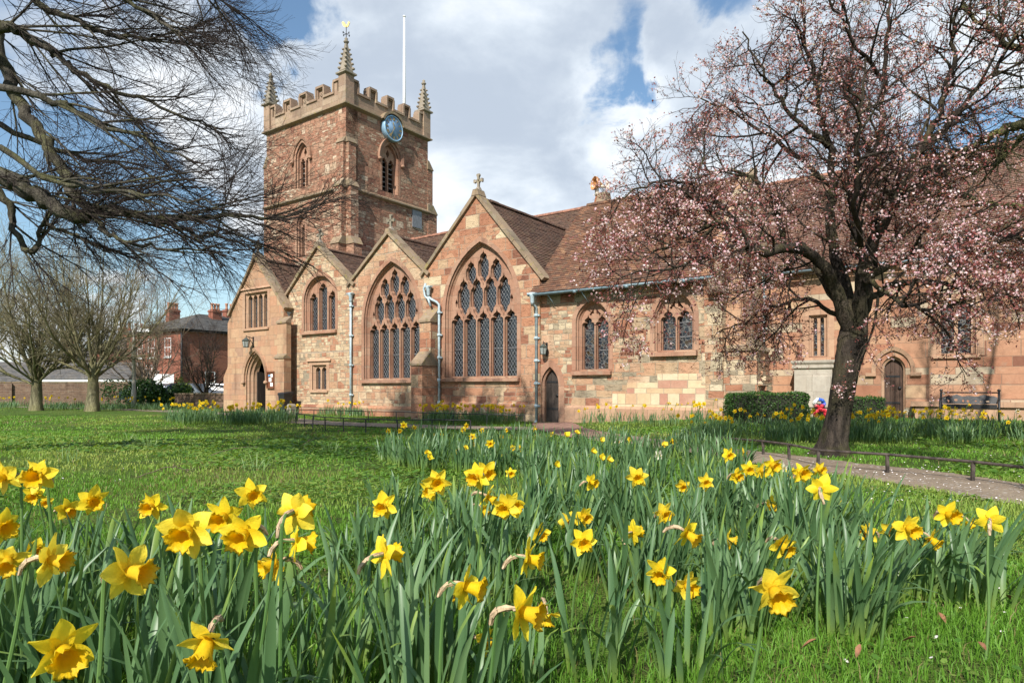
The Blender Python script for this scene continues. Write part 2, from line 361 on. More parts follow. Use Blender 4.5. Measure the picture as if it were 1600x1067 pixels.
def lattice(name, w=.13, h=.19, lead=(.17, .18, .19), glassc=(.006, .007, .009), coloured=False):
    """leaded lights: a diamond lattice of small panes, each pane set at its own slight tilt"""
    m, t, b = new_mat(name); uv = t.add('ShaderNodeUVMap').outputs[0]; s = t.add('ShaderNodeSeparateXYZ', i_0=uv)
    a = t.math('ADD', t.math('DIVIDE', s.outputs[0], w), t.math('DIVIDE', s.outputs[1], h)); c = t.math('SUBTRACT', t.math('DIVIDE', s.outputs[0], w), t.math('DIVIDE', s.outputs[1], h))
    fa = t.math('ABSOLUTE', t.math('SUBTRACT', t.math('FRACT', a), .5)); fc = t.math('ABSOLUTE', t.math('SUBTRACT', t.math('FRACT', c), .5))
    lm = t.math('MAXIMUM', t.maprange(fa, .425, .455), t.maprange(fc, .425, .455))
    cell = t.add('ShaderNodeCombineXYZ', i_0=t.math('FLOOR', a), i_1=t.math('FLOOR', c)).outputs[0]
    wn = t.add('ShaderNodeTexWhiteNoise', i_0=cell)
    g = t.mix(t.maprange(wn.outputs[0], .0, 1.0), glassc, tuple(x*3.2 for x in glassc))
    if coloured:
        vo = t.add('ShaderNodeTexVoronoi', feature='F1'); t.put(uv, vo.inputs['Vector']); vo.inputs['Scale'].default_value = 9
        ve = t.add('ShaderNodeTexVoronoi', feature='DISTANCE_TO_EDGE'); t.put(uv, ve.inputs['Vector']); ve.inputs['Scale'].default_value = 9
        lm = t.math('MULTIPLY', t.maprange(ve.outputs[0], .09, .05), .8)
        sv = t.add('ShaderNodeSeparateColor'); t.put(vo.outputs['Color'], sv.inputs[0])
        g = t.ramp(sv.outputs[0], [(0, (.012, .014, .02)), (.4, (.03, .012, .012)), (.6, (.015, .02, .03)), (.8, (.04, .025, .012)), (1, (.05, .045, .03))], 'CONSTANT')
    t.put(t.mix(lm, g, lead), b.inputs['Base Color'])
    t.put(t.math('ADD', t.math('MULTIPLY', lm, .45), .12), b.inputs['Roughness']); b.inputs['Specular IOR Level'].default_value = .55
    h_ = t.math('ADD', t.math('MULTIPLY', lm, .6), t.math('MULTIPLY', t.math('MULTIPLY', t.math('SUBTRACT', wn.outputs[0], .5), s.outputs[0]), .0))
    nz = t.noise(t.vmath('ADD', uv, t.vmath('SCALE', wn.outputs['Color'], 7.0)), 3.0, 1, .5)
    bump(t, b, t.math('ADD', h_, t.math('MULTIPLY', nz, 1.6)), .012, 1)
    return m
M['lattice'] = lattice('leaded lattice glass'); M['lattice_small'] = lattice('fine leaded glass', .1, .15)
M['stained'] = lattice('dark stained glass', coloured=True, lead=(.12, .12, .115))
M['wood_door'] = None
def planks(name, col, w=.14, rough=.7):
    m, t, b = new_mat(name); uv = t.add('ShaderNodeUVMap').outputs[0]; obj = t.add('ShaderNodeTexCoord').outputs['Object']; s = t.add('ShaderNodeSeparateXYZ', i_0=uv)
    q = t.math('DIVIDE', s.outputs[0], w); fr = t.math('ABSOLUTE', t.math('SUBTRACT', t.math('FRACT', q), .5))
    g = t.maprange(fr, .455, .49); wn = t.add('ShaderNodeTexWhiteNoise', noise_dimensions='1D'); t.put(t.math('FLOOR', q), wn.inputs['W'])
    n = t.noise(t.vmath('MULTIPLY', obj, (14, 14, 1.2)), 3, 6, .65)
    c = t.mix(t.maprange(n, .3, .7), tuple(x*.55 for x in col), tuple(x*1.35 for x in col)); c = t.mix(t.math('MULTIPLY', wn.outputs[0], .4), c, tuple(x*.5 for x in col))
    t.put(t.mix(g, c, tuple(x*.2 for x in col)), b.inputs['Base Color']); b.inputs['Roughness'].default_value = rough
    bump(t, b, t.math('ADD', t.math('MULTIPLY', g, -1), t.math('MULTIPLY', n, .4)), .01); return m
M['door'] = planks('dark oak planks', (.05, .036, .028)); M['door_brown'] = planks('brown oak planks', (.085, .045, .028), .12)
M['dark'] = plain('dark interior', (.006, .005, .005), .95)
M['pipe'] = plain('pale blue pipe paint', (.37, .455, .49), .5, var=.22, scale=9)
M['gutter'] = plain('blue grey gutter paint', (.20, .28, .32), .5, var=.15, scale=5)
M['iron'] = plain('black iron', (.022, .021, .022), .5, .2, var=.4, scale=20)
M['rust_rail'] = plain('worn black rail paint', (.075, .058, .048), .55, .2, var=.6, scale=12)
M['gold'] = plain('gilding', (.50, .34, .10), .5, .35, var=.1)
M['dial'] = plain('blue clock dial', (.17, .28, .42), .4, var=.25, scale=3); M['dial_rim'] = plain('pale blue clock rim', (.26, .43, .58), .4, var=.1)
M['white'] = plain('white paint', (.78, .78, .76), .5, var=.06); M['lead_grey'] = plain('lead', (.20, .20, .21), .55, .2, var=.2)
M['lamp_glass'] = plain('lamp glass', (.30, .32, .30), .12, var=.2); M['lamp_green'] = plain('verdigris lamp metal', (.07, .085, .075), .5, .3, var=.3)
M['louvre'] = plain('grey louvre slate', (.23, .20, .18), .8, var=.25)
# ------------------------------------------------------------------ the church (local frame: x along the south front, y into the building)
U = Vector((.8116, -.5846)); N_ = Vector((.5846, .8116)); P0 = (0.71, 22.3)
church = empty('church', (P0[0], P0[1], 0), math.atan2(U.y, U.x))
tag(church, 'red sandstone church with clock tower and row of gables behind the daffodil lawn', 'church')
def fs(px, t=0.0):
    k = (px-CX)/F; return (k*(P0[1]+N_.y*t)-P0[0]-N_.x*t)/(U.x-U.y*k)
def ft(px, s):
    k = (px-CX)/F; return (k*(P0[1]+U.y*s)-P0[0]-U.x*s)/(N_.x-N_.y*k)
def fz(px, py, t=0.0, s=None):
    if s is None: s = fs(px, t)
    return CAMZ+(HY-py)*(P0[1]+U.y*s+N_.y*t)/F
SOUTH = lambda t: (lambda a, b, d: (a, t+d, b))
EAST = lambda s: (lambda a, b, d: (s-d, a, b))

def arch(cx, z0, zs, w, h, n=10):
    """pointed opening outline, counter-clockwise from the lower left; same point count for every width"""
    Rr = (h*h+w*w)/(2*w); c = Rr-w; th = math.atan2(h, c); pts = [(cx-w, z0), (cx+w, z0)]
    for i in range(n+1):
        a = th*i/n; pts.append((cx-c+Rr*math.cos(a), zs+Rr*math.sin(a)))
    for i in range(n-1, -1, -1):
        a = th*i/n; pts.append((cx+c-Rr*math.cos(a), zs+Rr*math.sin(a)))
    return pts
HEAD = [(1, 0), (1, .2), (.93, .42), (.72, .56), (.50, .55), (.60, .72), (.56, .95), (.36, 1.12), (.17, 1.22), (.07, 1.42), (0, 1.75)]
def light(cx, z0, zs, w, hs=1.0):
    """one cusped ogee-headed light"""
    r = [(cx+w*x, zs+w*y*hs) for x, y in HEAD]; l = [(cx-w*x, zs+w*y*hs) for x, y in reversed(HEAD[:-1])]
    return [(cx-w, z0), (cx+w, z0)] + r + l
def panel_light(cx, zc, w, h):
    """upper tracery light, pointed below and cusped above"""
    low = [(0, -1.02), (.17, -.82), (.50, -.68), (.58, -.52), (.90, -.40), (1, -.1)]
    up = [(1, .2), (.92, .42), (.68, .50), (.60, .56), (.62, .70), (.44, .82), (.20, .88), (.08, .95), (0, 1.1)]
    r = [(cx+w*x, zc+h*y) for x, y in low+up]; l = [(cx-w*x, zc+h*y) for x, y in reversed((low+up)[1:-1])]
    return r+l
def inside(p, poly):
    x, y = p; c = False; n = len(poly)
    for i in range(n):
        (x1, y1), (x2, y2) = poly[i], poly[i-1]
        if (y1 > y) != (y2 > y) and x < (x2-x1)*(y-y1)/(y2-y1)+x1: c = not c
    return c
def fits(shape, poly): return all(inside(p, poly) for p in shape)

def opening(mb, cx, z0, zs, w, h, fmap, prof=((0, 0), (0, .04), (.04, .08), (.04, .13), (.09, .19), (.09, .3)), m=0, rect=False, zi=0.0):
    """moulded reveal of an opening: steps inward; returns the inner outline"""
    rings = []
    for ins, d in prof:
        o = [(cx-w+ins, z0+ins*zi), (cx+w-ins, z0+ins*zi), (cx+w-ins, zs-ins), (cx-w+ins, zs-ins)] if rect else arch(cx, z0+ins*zi, zs, w-ins, h-ins*1.25)
        rings.append((o, d))
    for (o0, d0), (o1, d1) in zip(rings[:-1], rings[1:]):
        n = len(o0)
        for i in range(n):
            j = (i+1) % n
            mb.face([fmap(*o0[i], d0), fmap(*o0[j], d0), fmap(*o1[j], d1), fmap(*o1[i], d1)], [(o0[i][0]+d0, o0[i][1]), (o0[j][0]+d0, o0[j][1]), (o1[j][0]+d1, o1[j][1]), (o1[i][0]+d1, o1[i][1])], m)
    return rings[-1][0], rings[-1][1]
def hood(mb, cx, zs, w, h, fmap, wid=.12, proj=.09, drop=.15, m=0):
    """hood mould following the arch, standing out from the wall"""
    a = arch(cx, zs-drop, zs, w+.02, h+.02)[1:]; b = arch(cx, zs-drop, zs, w+.02+wid, h+.02+wid*1.15)[1:]
    a = a[:]+[(cx-w-.02, zs-drop)]; b = b[:]+[(cx-w-.02-wid, zs-drop)]
    r = [[fmap(*p, .01) for p in a], [fmap(*p, -proj*.6) for p in a], [fmap(*p, -proj) for p in b], [fmap(*p, .01) for p in b]]
    mb.loft(r, False, m)
    for k in (0, -1): mb.face([q[k] for q in r], None, m)
def ring_stones(mb, cx, z0, zs, w, h, fmap, wid=.16, proj=.012, m=0):
    """flush dressed surround of an opening, 12 mm proud of the rubble"""
    a = arch(cx, z0, zs, w, h); b = arch(cx, z0, zs, w+wid, h+wid*1.15)
    A = a[1:]+[a[0]]; B = b[1:]+[b[0]]
    for i in range(len(A)-1):
        mb.face([fmap(*A[i], -proj), fmap(*B[i], -proj), fmap(*B[i+1], -proj), fmap(*A[i+1], -proj)], [(A[i][0], A[i][1]), (B[i][0], B[i][1]), (B[i+1][0], B[i+1][1]), (A[i+1][0], A[i+1][1])], m)
        mb.face([fmap(*B[i], -proj), fmap(*B[i], .01), fmap(*B[i+1], .01), fmap(*B[i+1], -proj)], None, m)

def wall(name, outer, holes, fmap, depth, mat, label=None):
    mb = MB(); mb.plate(outer, holes, fmap, 0, depth); o = mb.build(name, mat, church)
    return o
def sill(mb, cx, z, w, fmap, proj=.14, h=.16, m=0, ext=.12):
    a, b = cx-w-ext, cx+w+ext
    mb.hexa([fmap(a, z-h, -proj), fmap(b, z-h, -proj), fmap(b, z-h, .1), fmap(a, z-h, .1), fmap(a, z-h*.35, -proj), fmap(b, z-h*.35, -proj), fmap(b, z+.04, .3), fmap(a, z+.04, .3)], m)

def window(name, cx, z0, zs, w, h, fmap, kind, glass='lattice', dress='dressed', hoodm=False, ring=.16, sillm=True, label=None):
    """church window = window (the stone frame) > tracery, glass"""
    fr = MB(); inner, dep = opening(fr, cx, z0, zs, w, h, fmap)
    ring_stones(fr, cx, z0, zs, w, h, fmap, ring)
    if sillm: sill(fr, cx, z0, w, fmap)
    if hoodm: hood(fr, cx, zs, w+ring*.9, h+ring, fmap)
    o = fr.build(name, M[dress], church)
    wi = w-.09; hi = h-.11; tr = MB(); holes = []; shrink = arch(cx, z0-.5, zs, wi-.05, hi-.07)
    if kind == 'five':
        n = 5; pitch = 2*(wi-.01)/n; lw = pitch/2-.027; zl = zs-pitch*.35
        for i in range(n): holes.append(light(cx+(i-2)*pitch, z0+.02, zl-lw*.9, lw, .95))
        def put(c, z, a, hh):
            k = 1.0; s_ = panel_light(c, z, a, hh)
            while not fits(s_, shrink) and k > .45: k -= .05; s_ = panel_light(cx+(c-cx)*(.75+.25*k), z-(1-k)*hh*.75, a*(.3+.7*k), hh*k)
            if k > .45: holes.append(s_)
        ph = pitch*1.22; pz = zl+ph*.98-lw*.35; pz2 = pz+ph*1.42
        for i in range(4): put(cx+(i-1.5)*pitch, pz, pitch*.475, ph)
        for i in range(3): put(cx+(i-1)*pitch, pz2+(.1 if i == 1 else -.06), pitch*.475, ph*(1.05 if i == 1 else .85))
        for sg in (-1, 1):
            e = [(cx+sg*pitch*.5+dx, pz2+ph*.62+dz) for dx, dz in ((0, -.16), (.06, 0), (0, .16), (-.06, 0))]
            if fits(e, shrink): holes.append(e)
            e = [(cx+sg*pitch*2.06+dx, zl+pitch*.85+dz) for dx, dz in ((0, -.17), (.06, 0), (0, .15), (-.06, 0))]
            if fits(e, shrink): holes.append(e)
    elif kind == 'three':
        pitch = 2*(wi-.01)/3; lw = pitch/2-.045
        for i in range(3): holes.append(light(cx+(i-1)*pitch, z0+.02, zs+(hi*.50 if i == 1 else hi*.10), lw, .8))
    elif kind == 'two':
        pitch = wi; lw = pitch/2-.022
        for sg in (-1, 1):
            holes.append(light(cx+sg*pitch/2, z0+.02, zs-lw*.5, lw))
            s_ = [(cx+sg*.045, zs+lw*1.25), (cx+sg*.05, zs+hi*.82), (cx+sg*lw*.55, zs+hi*.62), (cx+sg*lw*.95, zs+lw*1.15), (cx+sg*lw*.6, zs+lw*.95), (cx+sg*lw*.5, zs+lw*1.3)]
            if sg < 0: s_.reverse()
            k = 0
            while not fits(s_, shrink) and k < 6: s_ = [(cx+(p[0]-cx)*.93, zs+lw*1.1+(p[1]-zs-lw*1.1)*.93) for p in s_]; k += 1
            holes.append(s_)
    tr.plate(inner, holes, fmap, dep-.1, dep+.06)
    # a second, slimmer order behind the first gives the mullions their stepped profile
    holes2 = [[(c0[0]+(p[0]-c0[0])*.93, c0[1]+(p[1]-c0[1])*(.985 if len(hh) == 23 else .94)) for p in hh] for hh in holes for c0 in [(sum(p[0] for p in hh)/len(hh), (max(p[1] for p in hh)+min(p[1] for p in hh))/2)]]
    tr.plate(inner, holes2, fmap, dep+.0, dep+.10)
    tr.build('tracery', M[dress], o)
    g = MB(); g.tess(inner, [], fmap, dep+.085)
    if kind in ('five',):   # saddle bars
        pass
    g.build('glass', M[glass], o)
    b = MB(); nb = max(2, int((zs-z0)/.85))
    for i in range(1, nb+1):
        z = z0+(zs-z0)*i/(nb+.4); b.tube([fmap(cx-wi+.03, z, dep+.07), fmap(cx+wi-.03, z, dep+.07)], .012, 5)
    b.build('saddle_bar', M['lead_grey'], o)
    return o

def rect_window(name, x0, x1, z0, z1, n, fmap, lab=True, dress='dressed_pale', glass='lattice_small'):
    cx, w = (x0+x1)/2, (x1-x0)/2; fr = MB(); inner, dep = opening(fr, cx, z0, z1, w, 0, fmap, ((0, 0), (.0, .04), (.07, .12), (.07, .22)), rect=True)
    for (a, b, c, d) in ((x0-.2, x0, z0-.05, z1+.16), (x1, x1+.2, z0-.05, z1+.16), (x0, x1, z1, z1+.16)):
        fr.hexa([fmap(a, c, -.014), fmap(b, c, -.014), fmap(b, c, .02), fmap(a, c, .02), fmap(a, d, -.014), fmap(b, d, -.014), fmap(b, d, .02), fmap(a, d, .02)])
    if lab:
        a, b, z = x0-.32, x1+.32, z1+.16
        fr.hexa([fmap(a, z, -.09), fmap(b, z, -.09), fmap(b, z, .02), fmap(a, z, .02), fmap(a, z+.1, -.03), fmap(b, z+.1, -.03), fmap(b, z+.1, .02), fmap(a, z+.1, .02)])
    sill(fr, cx, z0, w, fmap, .08, .12)
    o = fr.build(name, M[dress], church)
    wi = w-.07; pitch = 2*wi/n; lw = pitch/2-.045; tr = MB(); hl = []
    for i in range(n):
        c = cx-wi+pitch*(i+.5); zz = z1-.07-lw*1.25
        hl.append([(c-lw, z0+.03), (c+lw, z0+.03)]+[(c+lw*math.cos(a), zz+lw*1.05*math.sin(a)) for a in np.linspace(0, math.pi, 9)])
    tr.plate(inner, hl, fmap, dep-.12, dep+.04); tr.build('tracery', M[dress], o)
    g = MB(); g.tess(inner, [], fmap, dep+.02); g.build('glass', M[glass], o)
    return o

def tiled_roof(mb, e0, e1, r0, r1, rh=.11, m=0, seg=.4, lift=.034):
    """courses of tiles as real overlapping steps; e = eave ends, r = ridge ends (left, right)"""
    e0, e1, r0, r1 = map(Vector, (e0, e1, r0, r1)); L = ((r0-e0).length+(r1-e1).length)/2; n = max(2, int(L/rh)); k = max(1, int((e1-e0).length/seg))
    nrm = (e1-e0).cross(r0-e0).normalized()
    for i in range(n):
        v0, v1 = i/n, (i+1)/n
        low = []; top = []; base = []
        for j in range(k+1):
            u = j/k; a = e0.lerp(e1, u); b = r0.lerp(r1, u); jit = lift+random.uniform(-.009, .009)
            p = a.lerp(b, v0-random.uniform(0, .12)/n); low.append(p+nrm*jit); base.append(p-nrm*.004); top.append(a.lerp(b, min(1, v1+.3/n))+nrm*.006)
        W = (e1-e0).length
        for j in range(k):
            u0, u1 = j/k*W, (j+1)/k*W
            mb.face([low[j], low[j+1], top[j+1], top[j]], [(u0, v0*L), (u1, v0*L), (u1, v1*L-.001), (u0, v1*L-.001)], m)
            mb.face([base[j], base[j+1], low[j+1], low[j]], [(u0, v0*L+.01), (u1, v0*L+.01), (u1, v0*L+.02), (u0, v0*L+.02)], m)
def ridge_tiles(p0, p1, parent, mat='ridge', r=.13):
    mb = MB(); p0, p1 = Vector(p0), Vector(p1); L = (p1-p0).length; n = int(L/.45); d = (p1-p0)/n; side = d.normalized().cross(Vector((0, 0, 1)))
    for i in range(n):
        a, b = p0+d*i, p0+d*(i+.97); rr = r*random.uniform(.93, 1.07); dz = random.uniform(-.012, .012)
        rings = [[tuple(q+side*rr*math.cos(t)+Vector((0, 0, rr*.8*math.sin(t)-.05+dz))) for t in np.linspace(-.3, math.pi+.3, 8)] for q in (a, b)]
        mb.loft(rings, False); mb.face(rings[0]); mb.face(rings[1])
    return mb.build('ridge_tiles', M[mat], parent)

def slab(mb, a, b, y0, y1, th, m=0, up=0.0):
    """coping slab from a=(x,z) to b=(x,z), depth range y0..y1, thickness th above the line"""
    a, b = Vector(a), Vector(b); d = (b-a).normalized(); n = Vector((-d.y, d.x))
    if n.y < 0: n = -n
    a0, b0 = a+n*up, b+n*up; a1, b1 = a0+n*th, b0+n*th
    mb.hexa([(a0.x, y0, a0.y), (b0.x, y0, b0.y), (b0.x, y1, b0.y), (a0.x, y1, a0.y), (a1.x, y0, a1.y), (b1.x, y0, b1.y), (b1.x, y1, b1.y), (a1.x, y1, a1.y)], m)
def gable_cross(x, y, z, parent, s=1.0, name='stone_cross'):
    mb = MB(); mb.hexa([(x-.16*s, y-.13*s, z), (x+.16*s, y-.13*s, z), (x+.16*s, y+.13*s, z), (x-.16*s, y+.13*s, z), (x-.08*s, y-.07*s, z+.2*s), (x+.08*s, y-.07*s, z+.2*s), (x+.08*s, y+.07*s, z+.2*s), (x-.08*s, y+.07*s, z+.2*s)])
    t = .055*s
    def flare(p, q):      # arm widening to its end
        p, q = Vector(p), Vector(q); d = (q-p).normalized(); w = Vector((-d.z, 0, d.x)); f = Vector((0, 1, 0))*t
        pts = []
        for k, wd in ((0, .05), (.55, .055), (.8, .10), (1, .075)):
            c = p+(q-p)*k; pts.append([tuple(c+w*wd*s-f), tuple(c-w*wd*s-f), tuple(c-w*wd*s+f), tuple(c+w*wd*s+f)])
        mb.loft(pts, True, 0, False, True, True)
    c = (x, y, z+.52*s)
    flare(c, (x, y, z+.85*s)); flare(c, (x-.28*s, y, z+.52*s)); flare(c, (x+.28*s, y, z+.52*s)); flare((x, y, z+.18*s), (x, y, z+.56*s))
    return mb.build(name, M['pinnacle'], parent)

ZB = -.4
def gable(xl, xr, zl, zr, apex, holes, mat, y=0.0, thick=.6, roof_back=5.6, rmat='tiles_dark', cross=True, name='gable_wall', kneel=True, roof_left=True):
    mb = MB(); mb.plate([(xl, ZB), (xr, ZB), (xr, zr), apex, (xl, zl)], holes, SOUTH(y), 0, thick)
    g = mb.build(name, M[mat], church)
    cp = MB(); rnd = random.Random(int(abs(xl*10)))
    for (a, b) in (((xl, zl), apex), ((xr, zr), apex)):      # coping laid stone by stone
        A, B = Vector(a), Vector(b); d = (B-A); n = max(3, int(d.length/.75)); ext = -d.normalized()*.22
        for i in range(n):
            p = A+d*(i/n)+(ext if i == 0 else Vector((0, 0))); q = A+d*((i+.985)/n)
            slab(cp, p, q, y-.10-rnd.uniform(0, .02), y+.34, .12+rnd.uniform(-.012, .02), up=.01)
    cp.hexa([(apex[0]-.17, y-.12, apex[1]+.02), (apex[0]+.17, y-.12, apex[1]+.02), (apex[0]+.17, y+.34, apex[1]+.02), (apex[0]-.17, y+.34, apex[1]+.02), (apex[0]-.1, y-.11, apex[1]+.24), (apex[0]+.1, y-.11, apex[1]+.24), (apex[0]+.1, y+.3, apex[1]+.24), (apex[0]-.1, y+.3, apex[1]+.24)])
    cp.build('coping', M['coping'], g)
    if cross: gable_cross(apex[0], y+.1, apex[1]+.2, g, .74)
    rf = MB()
    yr = y+.3; dz = -.05
    tiled_roof(rf, (xr, yr, zr+dz), (xr, roof_back, zr+dz), (apex[0], yr, apex[1]+dz), (apex[0], roof_back, apex[1]+dz))
    tiled_roof(rf, (xl, roof_back, zl+dz), (xl, yr, zl+dz), (apex[0], roof_back, apex[1]+dz), (apex[0], yr, apex[1]+dz))
    ro = rf.build('gable_roof', M[rmat], church)
    ridge_tiles((apex[0], yr, apex[1]+.02), (apex[0], roof_back, apex[1]+.02), ro, 'tiles_dark', .11)
    return g

# bay limits along the front
TP = -.4
b0, b1 = fs(362, TP), fs(443, TP)             # western bay (with the south door) stands 0.4 m forward
b2, b3, b4 = fs(549), fs(665), fs(843)
x_g2l = fs(451)
# --- western bay
ap1 = (fs(400, TP), fz(400, 404, TP)); zl1, zr1 = fz(361, 489, TP), fz(446, 478, TP)
d_c, d_w = fs(399.5, TP), .62
door_h = dict(cx=d_c, z0=ZB, zs=fz(399, 592, TP), w=.78, h=fz(399, 553, TP)-fz(399, 592, TP)+.05)
w4 = (fs(383, TP), fs(418, TP), fz(400, 512, TP), fz(400, 457, TP))
holes = [arch(door_h['cx'], ZB+.01, door_h['zs'], door_h['w'], door_h['h']), [(w4[0], w4[2]), (w4[1], w4[2]), (w4[1], w4[3]), (w4[0], w4[3])]]
gable(b0, b1, zl1, zr1, ap1, holes, 'stone_porch', TP, .55, 4.5, cross=True, name='gable_wall')
rect_window('window', *w4, 4, SOUTH(TP), dress='dressed_pale')
mb = MB(); inner, dep = opening(mb, door_h['cx'], ZB+.01, door_h['zs'], door_h['w'], door_h['h'], SOUTH(TP), ((0, 0), (0, .06), (.07, .12), (.07, .2), (.15, .28), (.15, .36), (.21, .5)))
hood(mb, door_h['cx'], door_h['zs'], door_h['w']+.05, door_h['h']+.06, SOUTH(TP), .13, .13, .12)
for sg in (-1, 1): mb.lathe([(.02, -.09), (.1, -.06), (.12, 0), (.08, .07), (.02, .09)], (door_h['cx']+sg*(door_h['w']+.14), TP-.08, door_h['zs']-.16), 8)
dw = mb.build('doorway', M['dressed_pale'], church)
mb = MB(); x = door_h['cx']   # dark passage behind the open door, and the leaf standing ajar
mb.box(x-1.0, x+1.0, TP+1.6, TP+1.65, ZB, 3.4); mb.box(x-1.02, x-.99, TP+.56, TP+1.6, ZB, 3.4); mb.box(x+.99, x+1.02, TP+.56, TP+1.6, ZB, 3.4); mb.box(x-1, x+1, TP+.56, TP+1.6, 3.35, 3.4)
mb.build('passage', M['dark'], dw)
mb = MB(); mb.box(x-.56, x-.5, TP+.42, TP+1.05, .03, door_h['zs']+.35); mb.build('door', M['door'], dw)
# notice board and lantern are things of their own (built with the small objects)
# --- three aisle gables
def big(pxl, pxr, pys, pysp, pya):
    cx = (fs(pxl)+fs(pxr))/2; w = (fs(pxr)-fs(pxl))/2; pc = (pxl+pxr)/2
    return cx, fz(pc, pys), fz(pc, pysp), w, fz(pc, pya)-fz(pc, pysp)
w2 = big(475, 524, 516, 470, 431); w2 = (w2[0], w2[1], w2[2], w2[3], max(w2[4], w2[3]*1.02))
s2 = (fs(488), fs(510), fz(499, 609), fz(499, 570))
holes = [arch(*w2), [(s2[0], s2[2]), (s2[1], s2[2]), (s2[1], s2[3]), (s2[0], s2[3])]]
ap2 = (fs(497), fz(497, 387)); zv = fz(549, 443)
gable(x_g2l, b2, zv-.1, zv, ap2, holes, 'stone_gable_pale')
window('window', *w2, SOUTH(0), 'three'); rect_window('window', *s2, 2, SOUTH(0), lab=True)
w3 = big(569, 656, 592, 500, 408)
ap3 = (fs(608), fz(608, 367)); zv3 = fz(665, 426)
gable(b2, b3, zv, zv3, ap3, [arch(*w3)], 'stone_gable')
window('window', *w3, SOUTH(0), 'five')
w4b = big(696, 808, 589, 482, 377)
ap4 = (fs(745), fz(745, 307)); zr4 = fz(838, 432)
gable(b3, b4, zv3, zr4, ap4, [arch(*w4b)], 'stone_gable_red', roof_back=6.3)
window('window', *w4b, SOUTH(0), 'five')
# plinth / string under the big windows
mb = MB()
for a, b, z in ((x_g2l+.1, -4.85, .32), (-4.2, b4-.1, .55)): mb.hexa([(a, -.1, ZB), (b, -.1, ZB), (b, .05, ZB), (a, .05, ZB), (a, -.1, z), (b, -.1, z), (b, -.004, z+.1), (a, -.004, z+.1)])
mb.build('plinth', M['stone_gable_red'], church)

# --- buttresses
def buttress(x0, x1, yf, yb, stages, mat='stone_gable_red', name='buttress', cap=.35):
    """stages: list of (z_top, front y) upwards; every stage ends in a sloping weathering stone"""
    mb = MB(); z = ZB; caps = []
    for i, (zt, y) in enumerate(stages):
        mb.box(x0, x1, y, yb, z, zt)
        yn = stages[i+1][1] if i+1 < len(stages) else yb
        hh = min(1.0, abs(yn-y)*1.1)+.05; cpm = MB(); caps.append(cpm)
        cpm.hexa([(x0-.03, y-.05, zt), (x1+.03, y-.05, zt), (x1+.03, yb, zt), (x0-.03, yb, zt), (x0-.03, y-.05, zt+.07), (x1+.03, y-.05, zt+.07), (x1+.03, yn+.001, zt+hh), (x0-.03, yn+.001, zt+hh)])
        z = zt
    o = mb.build(name, M[mat], church)
    for c in caps: c.build('weathering', M['coping'], o)
    return o
bz = lambda px, py, t: fz(px, py, t)
buttress(-4.83, -4.27, -.9, .02, [(fz(652, 571, -.9), -.9), (fz(668, 503, -.45), -.45)])
buttress(fs(429, TP-.35), fs(443.5, TP-.35), TP-.35, TP+.02, [(fz(436, 560, TP-.35), TP-.35), (fz(436, 505, TP-.3), TP-.22)], 'stone_porch')
mb = MB(); xa = fs(347, TP); # stepped buttress on the west corner, facing west
zt1, zt2 = fz(352, 578, TP), fz(356, 505, TP)
mb.hexa([(b0-.75, TP+.02, ZB), (b0+.01, TP+.02, ZB), (b0+.01, TP+.6, ZB), (b0-.75, TP+.6, ZB), (b0-.75, TP+.02, zt1-.35), (b0+.01, TP+.02, zt1-.35), (b0+.01, TP+.6, zt1-.35), (b0-.75, TP+.6, zt1-.35)])
mb.hexa([(b0-.75, TP+.02, zt1-.35), (b0+.01, TP+.02, zt1-.35), (b0+.01, TP+.6, zt1-.35), (b0-.75, TP+.6, zt1-.35), (b0-.4, TP+.03, zt1+.15), (b0+.01, TP+.03, zt1+.15), (b0+.01, TP+.6, zt1+.15), (b0-.4, TP+.6, zt1+.15)])
mb.hexa([(b0-.4, TP+.03, zt1+.15), (b0+.01, TP+.03, zt1+.15), (b0+.01, TP+.6, zt1+.15), (b0-.4, TP+.6, zt1+.15), (b0-.4, TP+.03, zt2), (b0+.01, TP+.03, zt2), (b0+.01, TP+.6, zt2), (b0-.4, TP+.6, zt2)])
mb.hexa([(b0-.4, TP+.03, zt2), (b0+.01, TP+.03, zt2), (b0+.01, TP+.6, zt2), (b0-.4, TP+.6, zt2), (b0-.05, TP+.035, zt2+.45), (b0+.01, TP+.035, zt2+.45), (b0+.01, TP+.6, zt2+.45), (b0-.05, TP+.6, zt2+.45)])
mb.build('buttress', M['stone_porch'], church)

# --- chapel: the long low wall with two windows and the little door
TC = .08; c0, c1 = b4+.0, fs(1130, TC); zg0 = 4.28; CR = (3.3, 8.0)       # ridge (depth, height)
pd = dict(cx=(fs(846, TC)+fs(873, TC))/2, z0=ZB+.01, zs=fz(860, 602, TC), w=(fs(873, TC)-fs(846, TC))/2, h=fz(860, 573, TC)-fz(860, 602, TC))
pd['h'] = max(pd['h'], pd['w']*1.15)
def med(pxl, pxr, pys, pysp, pya):
    cx = (fs(pxl, TC)+fs(pxr, TC))/2; w = (fs(pxr, TC)-fs(pxl, TC))/2; pc = (pxl+pxr)/2
    h = fz(pc, pya, TC)-fz(pc, pysp, TC); return cx, fz(pc, pys, TC), fz(pc, pysp, TC), w, max(h, w*1.05)
wa = med(900, 951, 578, 503, 470); wb = med(1023, 1084, 548, 494, 455)
ztop = zg0+.1
mb = MB(); mb.plate([(c0, ZB), (c1, ZB), (c1, ztop), (c0, ztop)], [arch(pd['cx'], pd['z0'], pd['zs'], pd['w'], pd['h']), arch(*wa), arch(*wb)], SOUTH(TC), 0, .6)
cw = mb.build('chapel_wall', M['stone_chapel'], church)
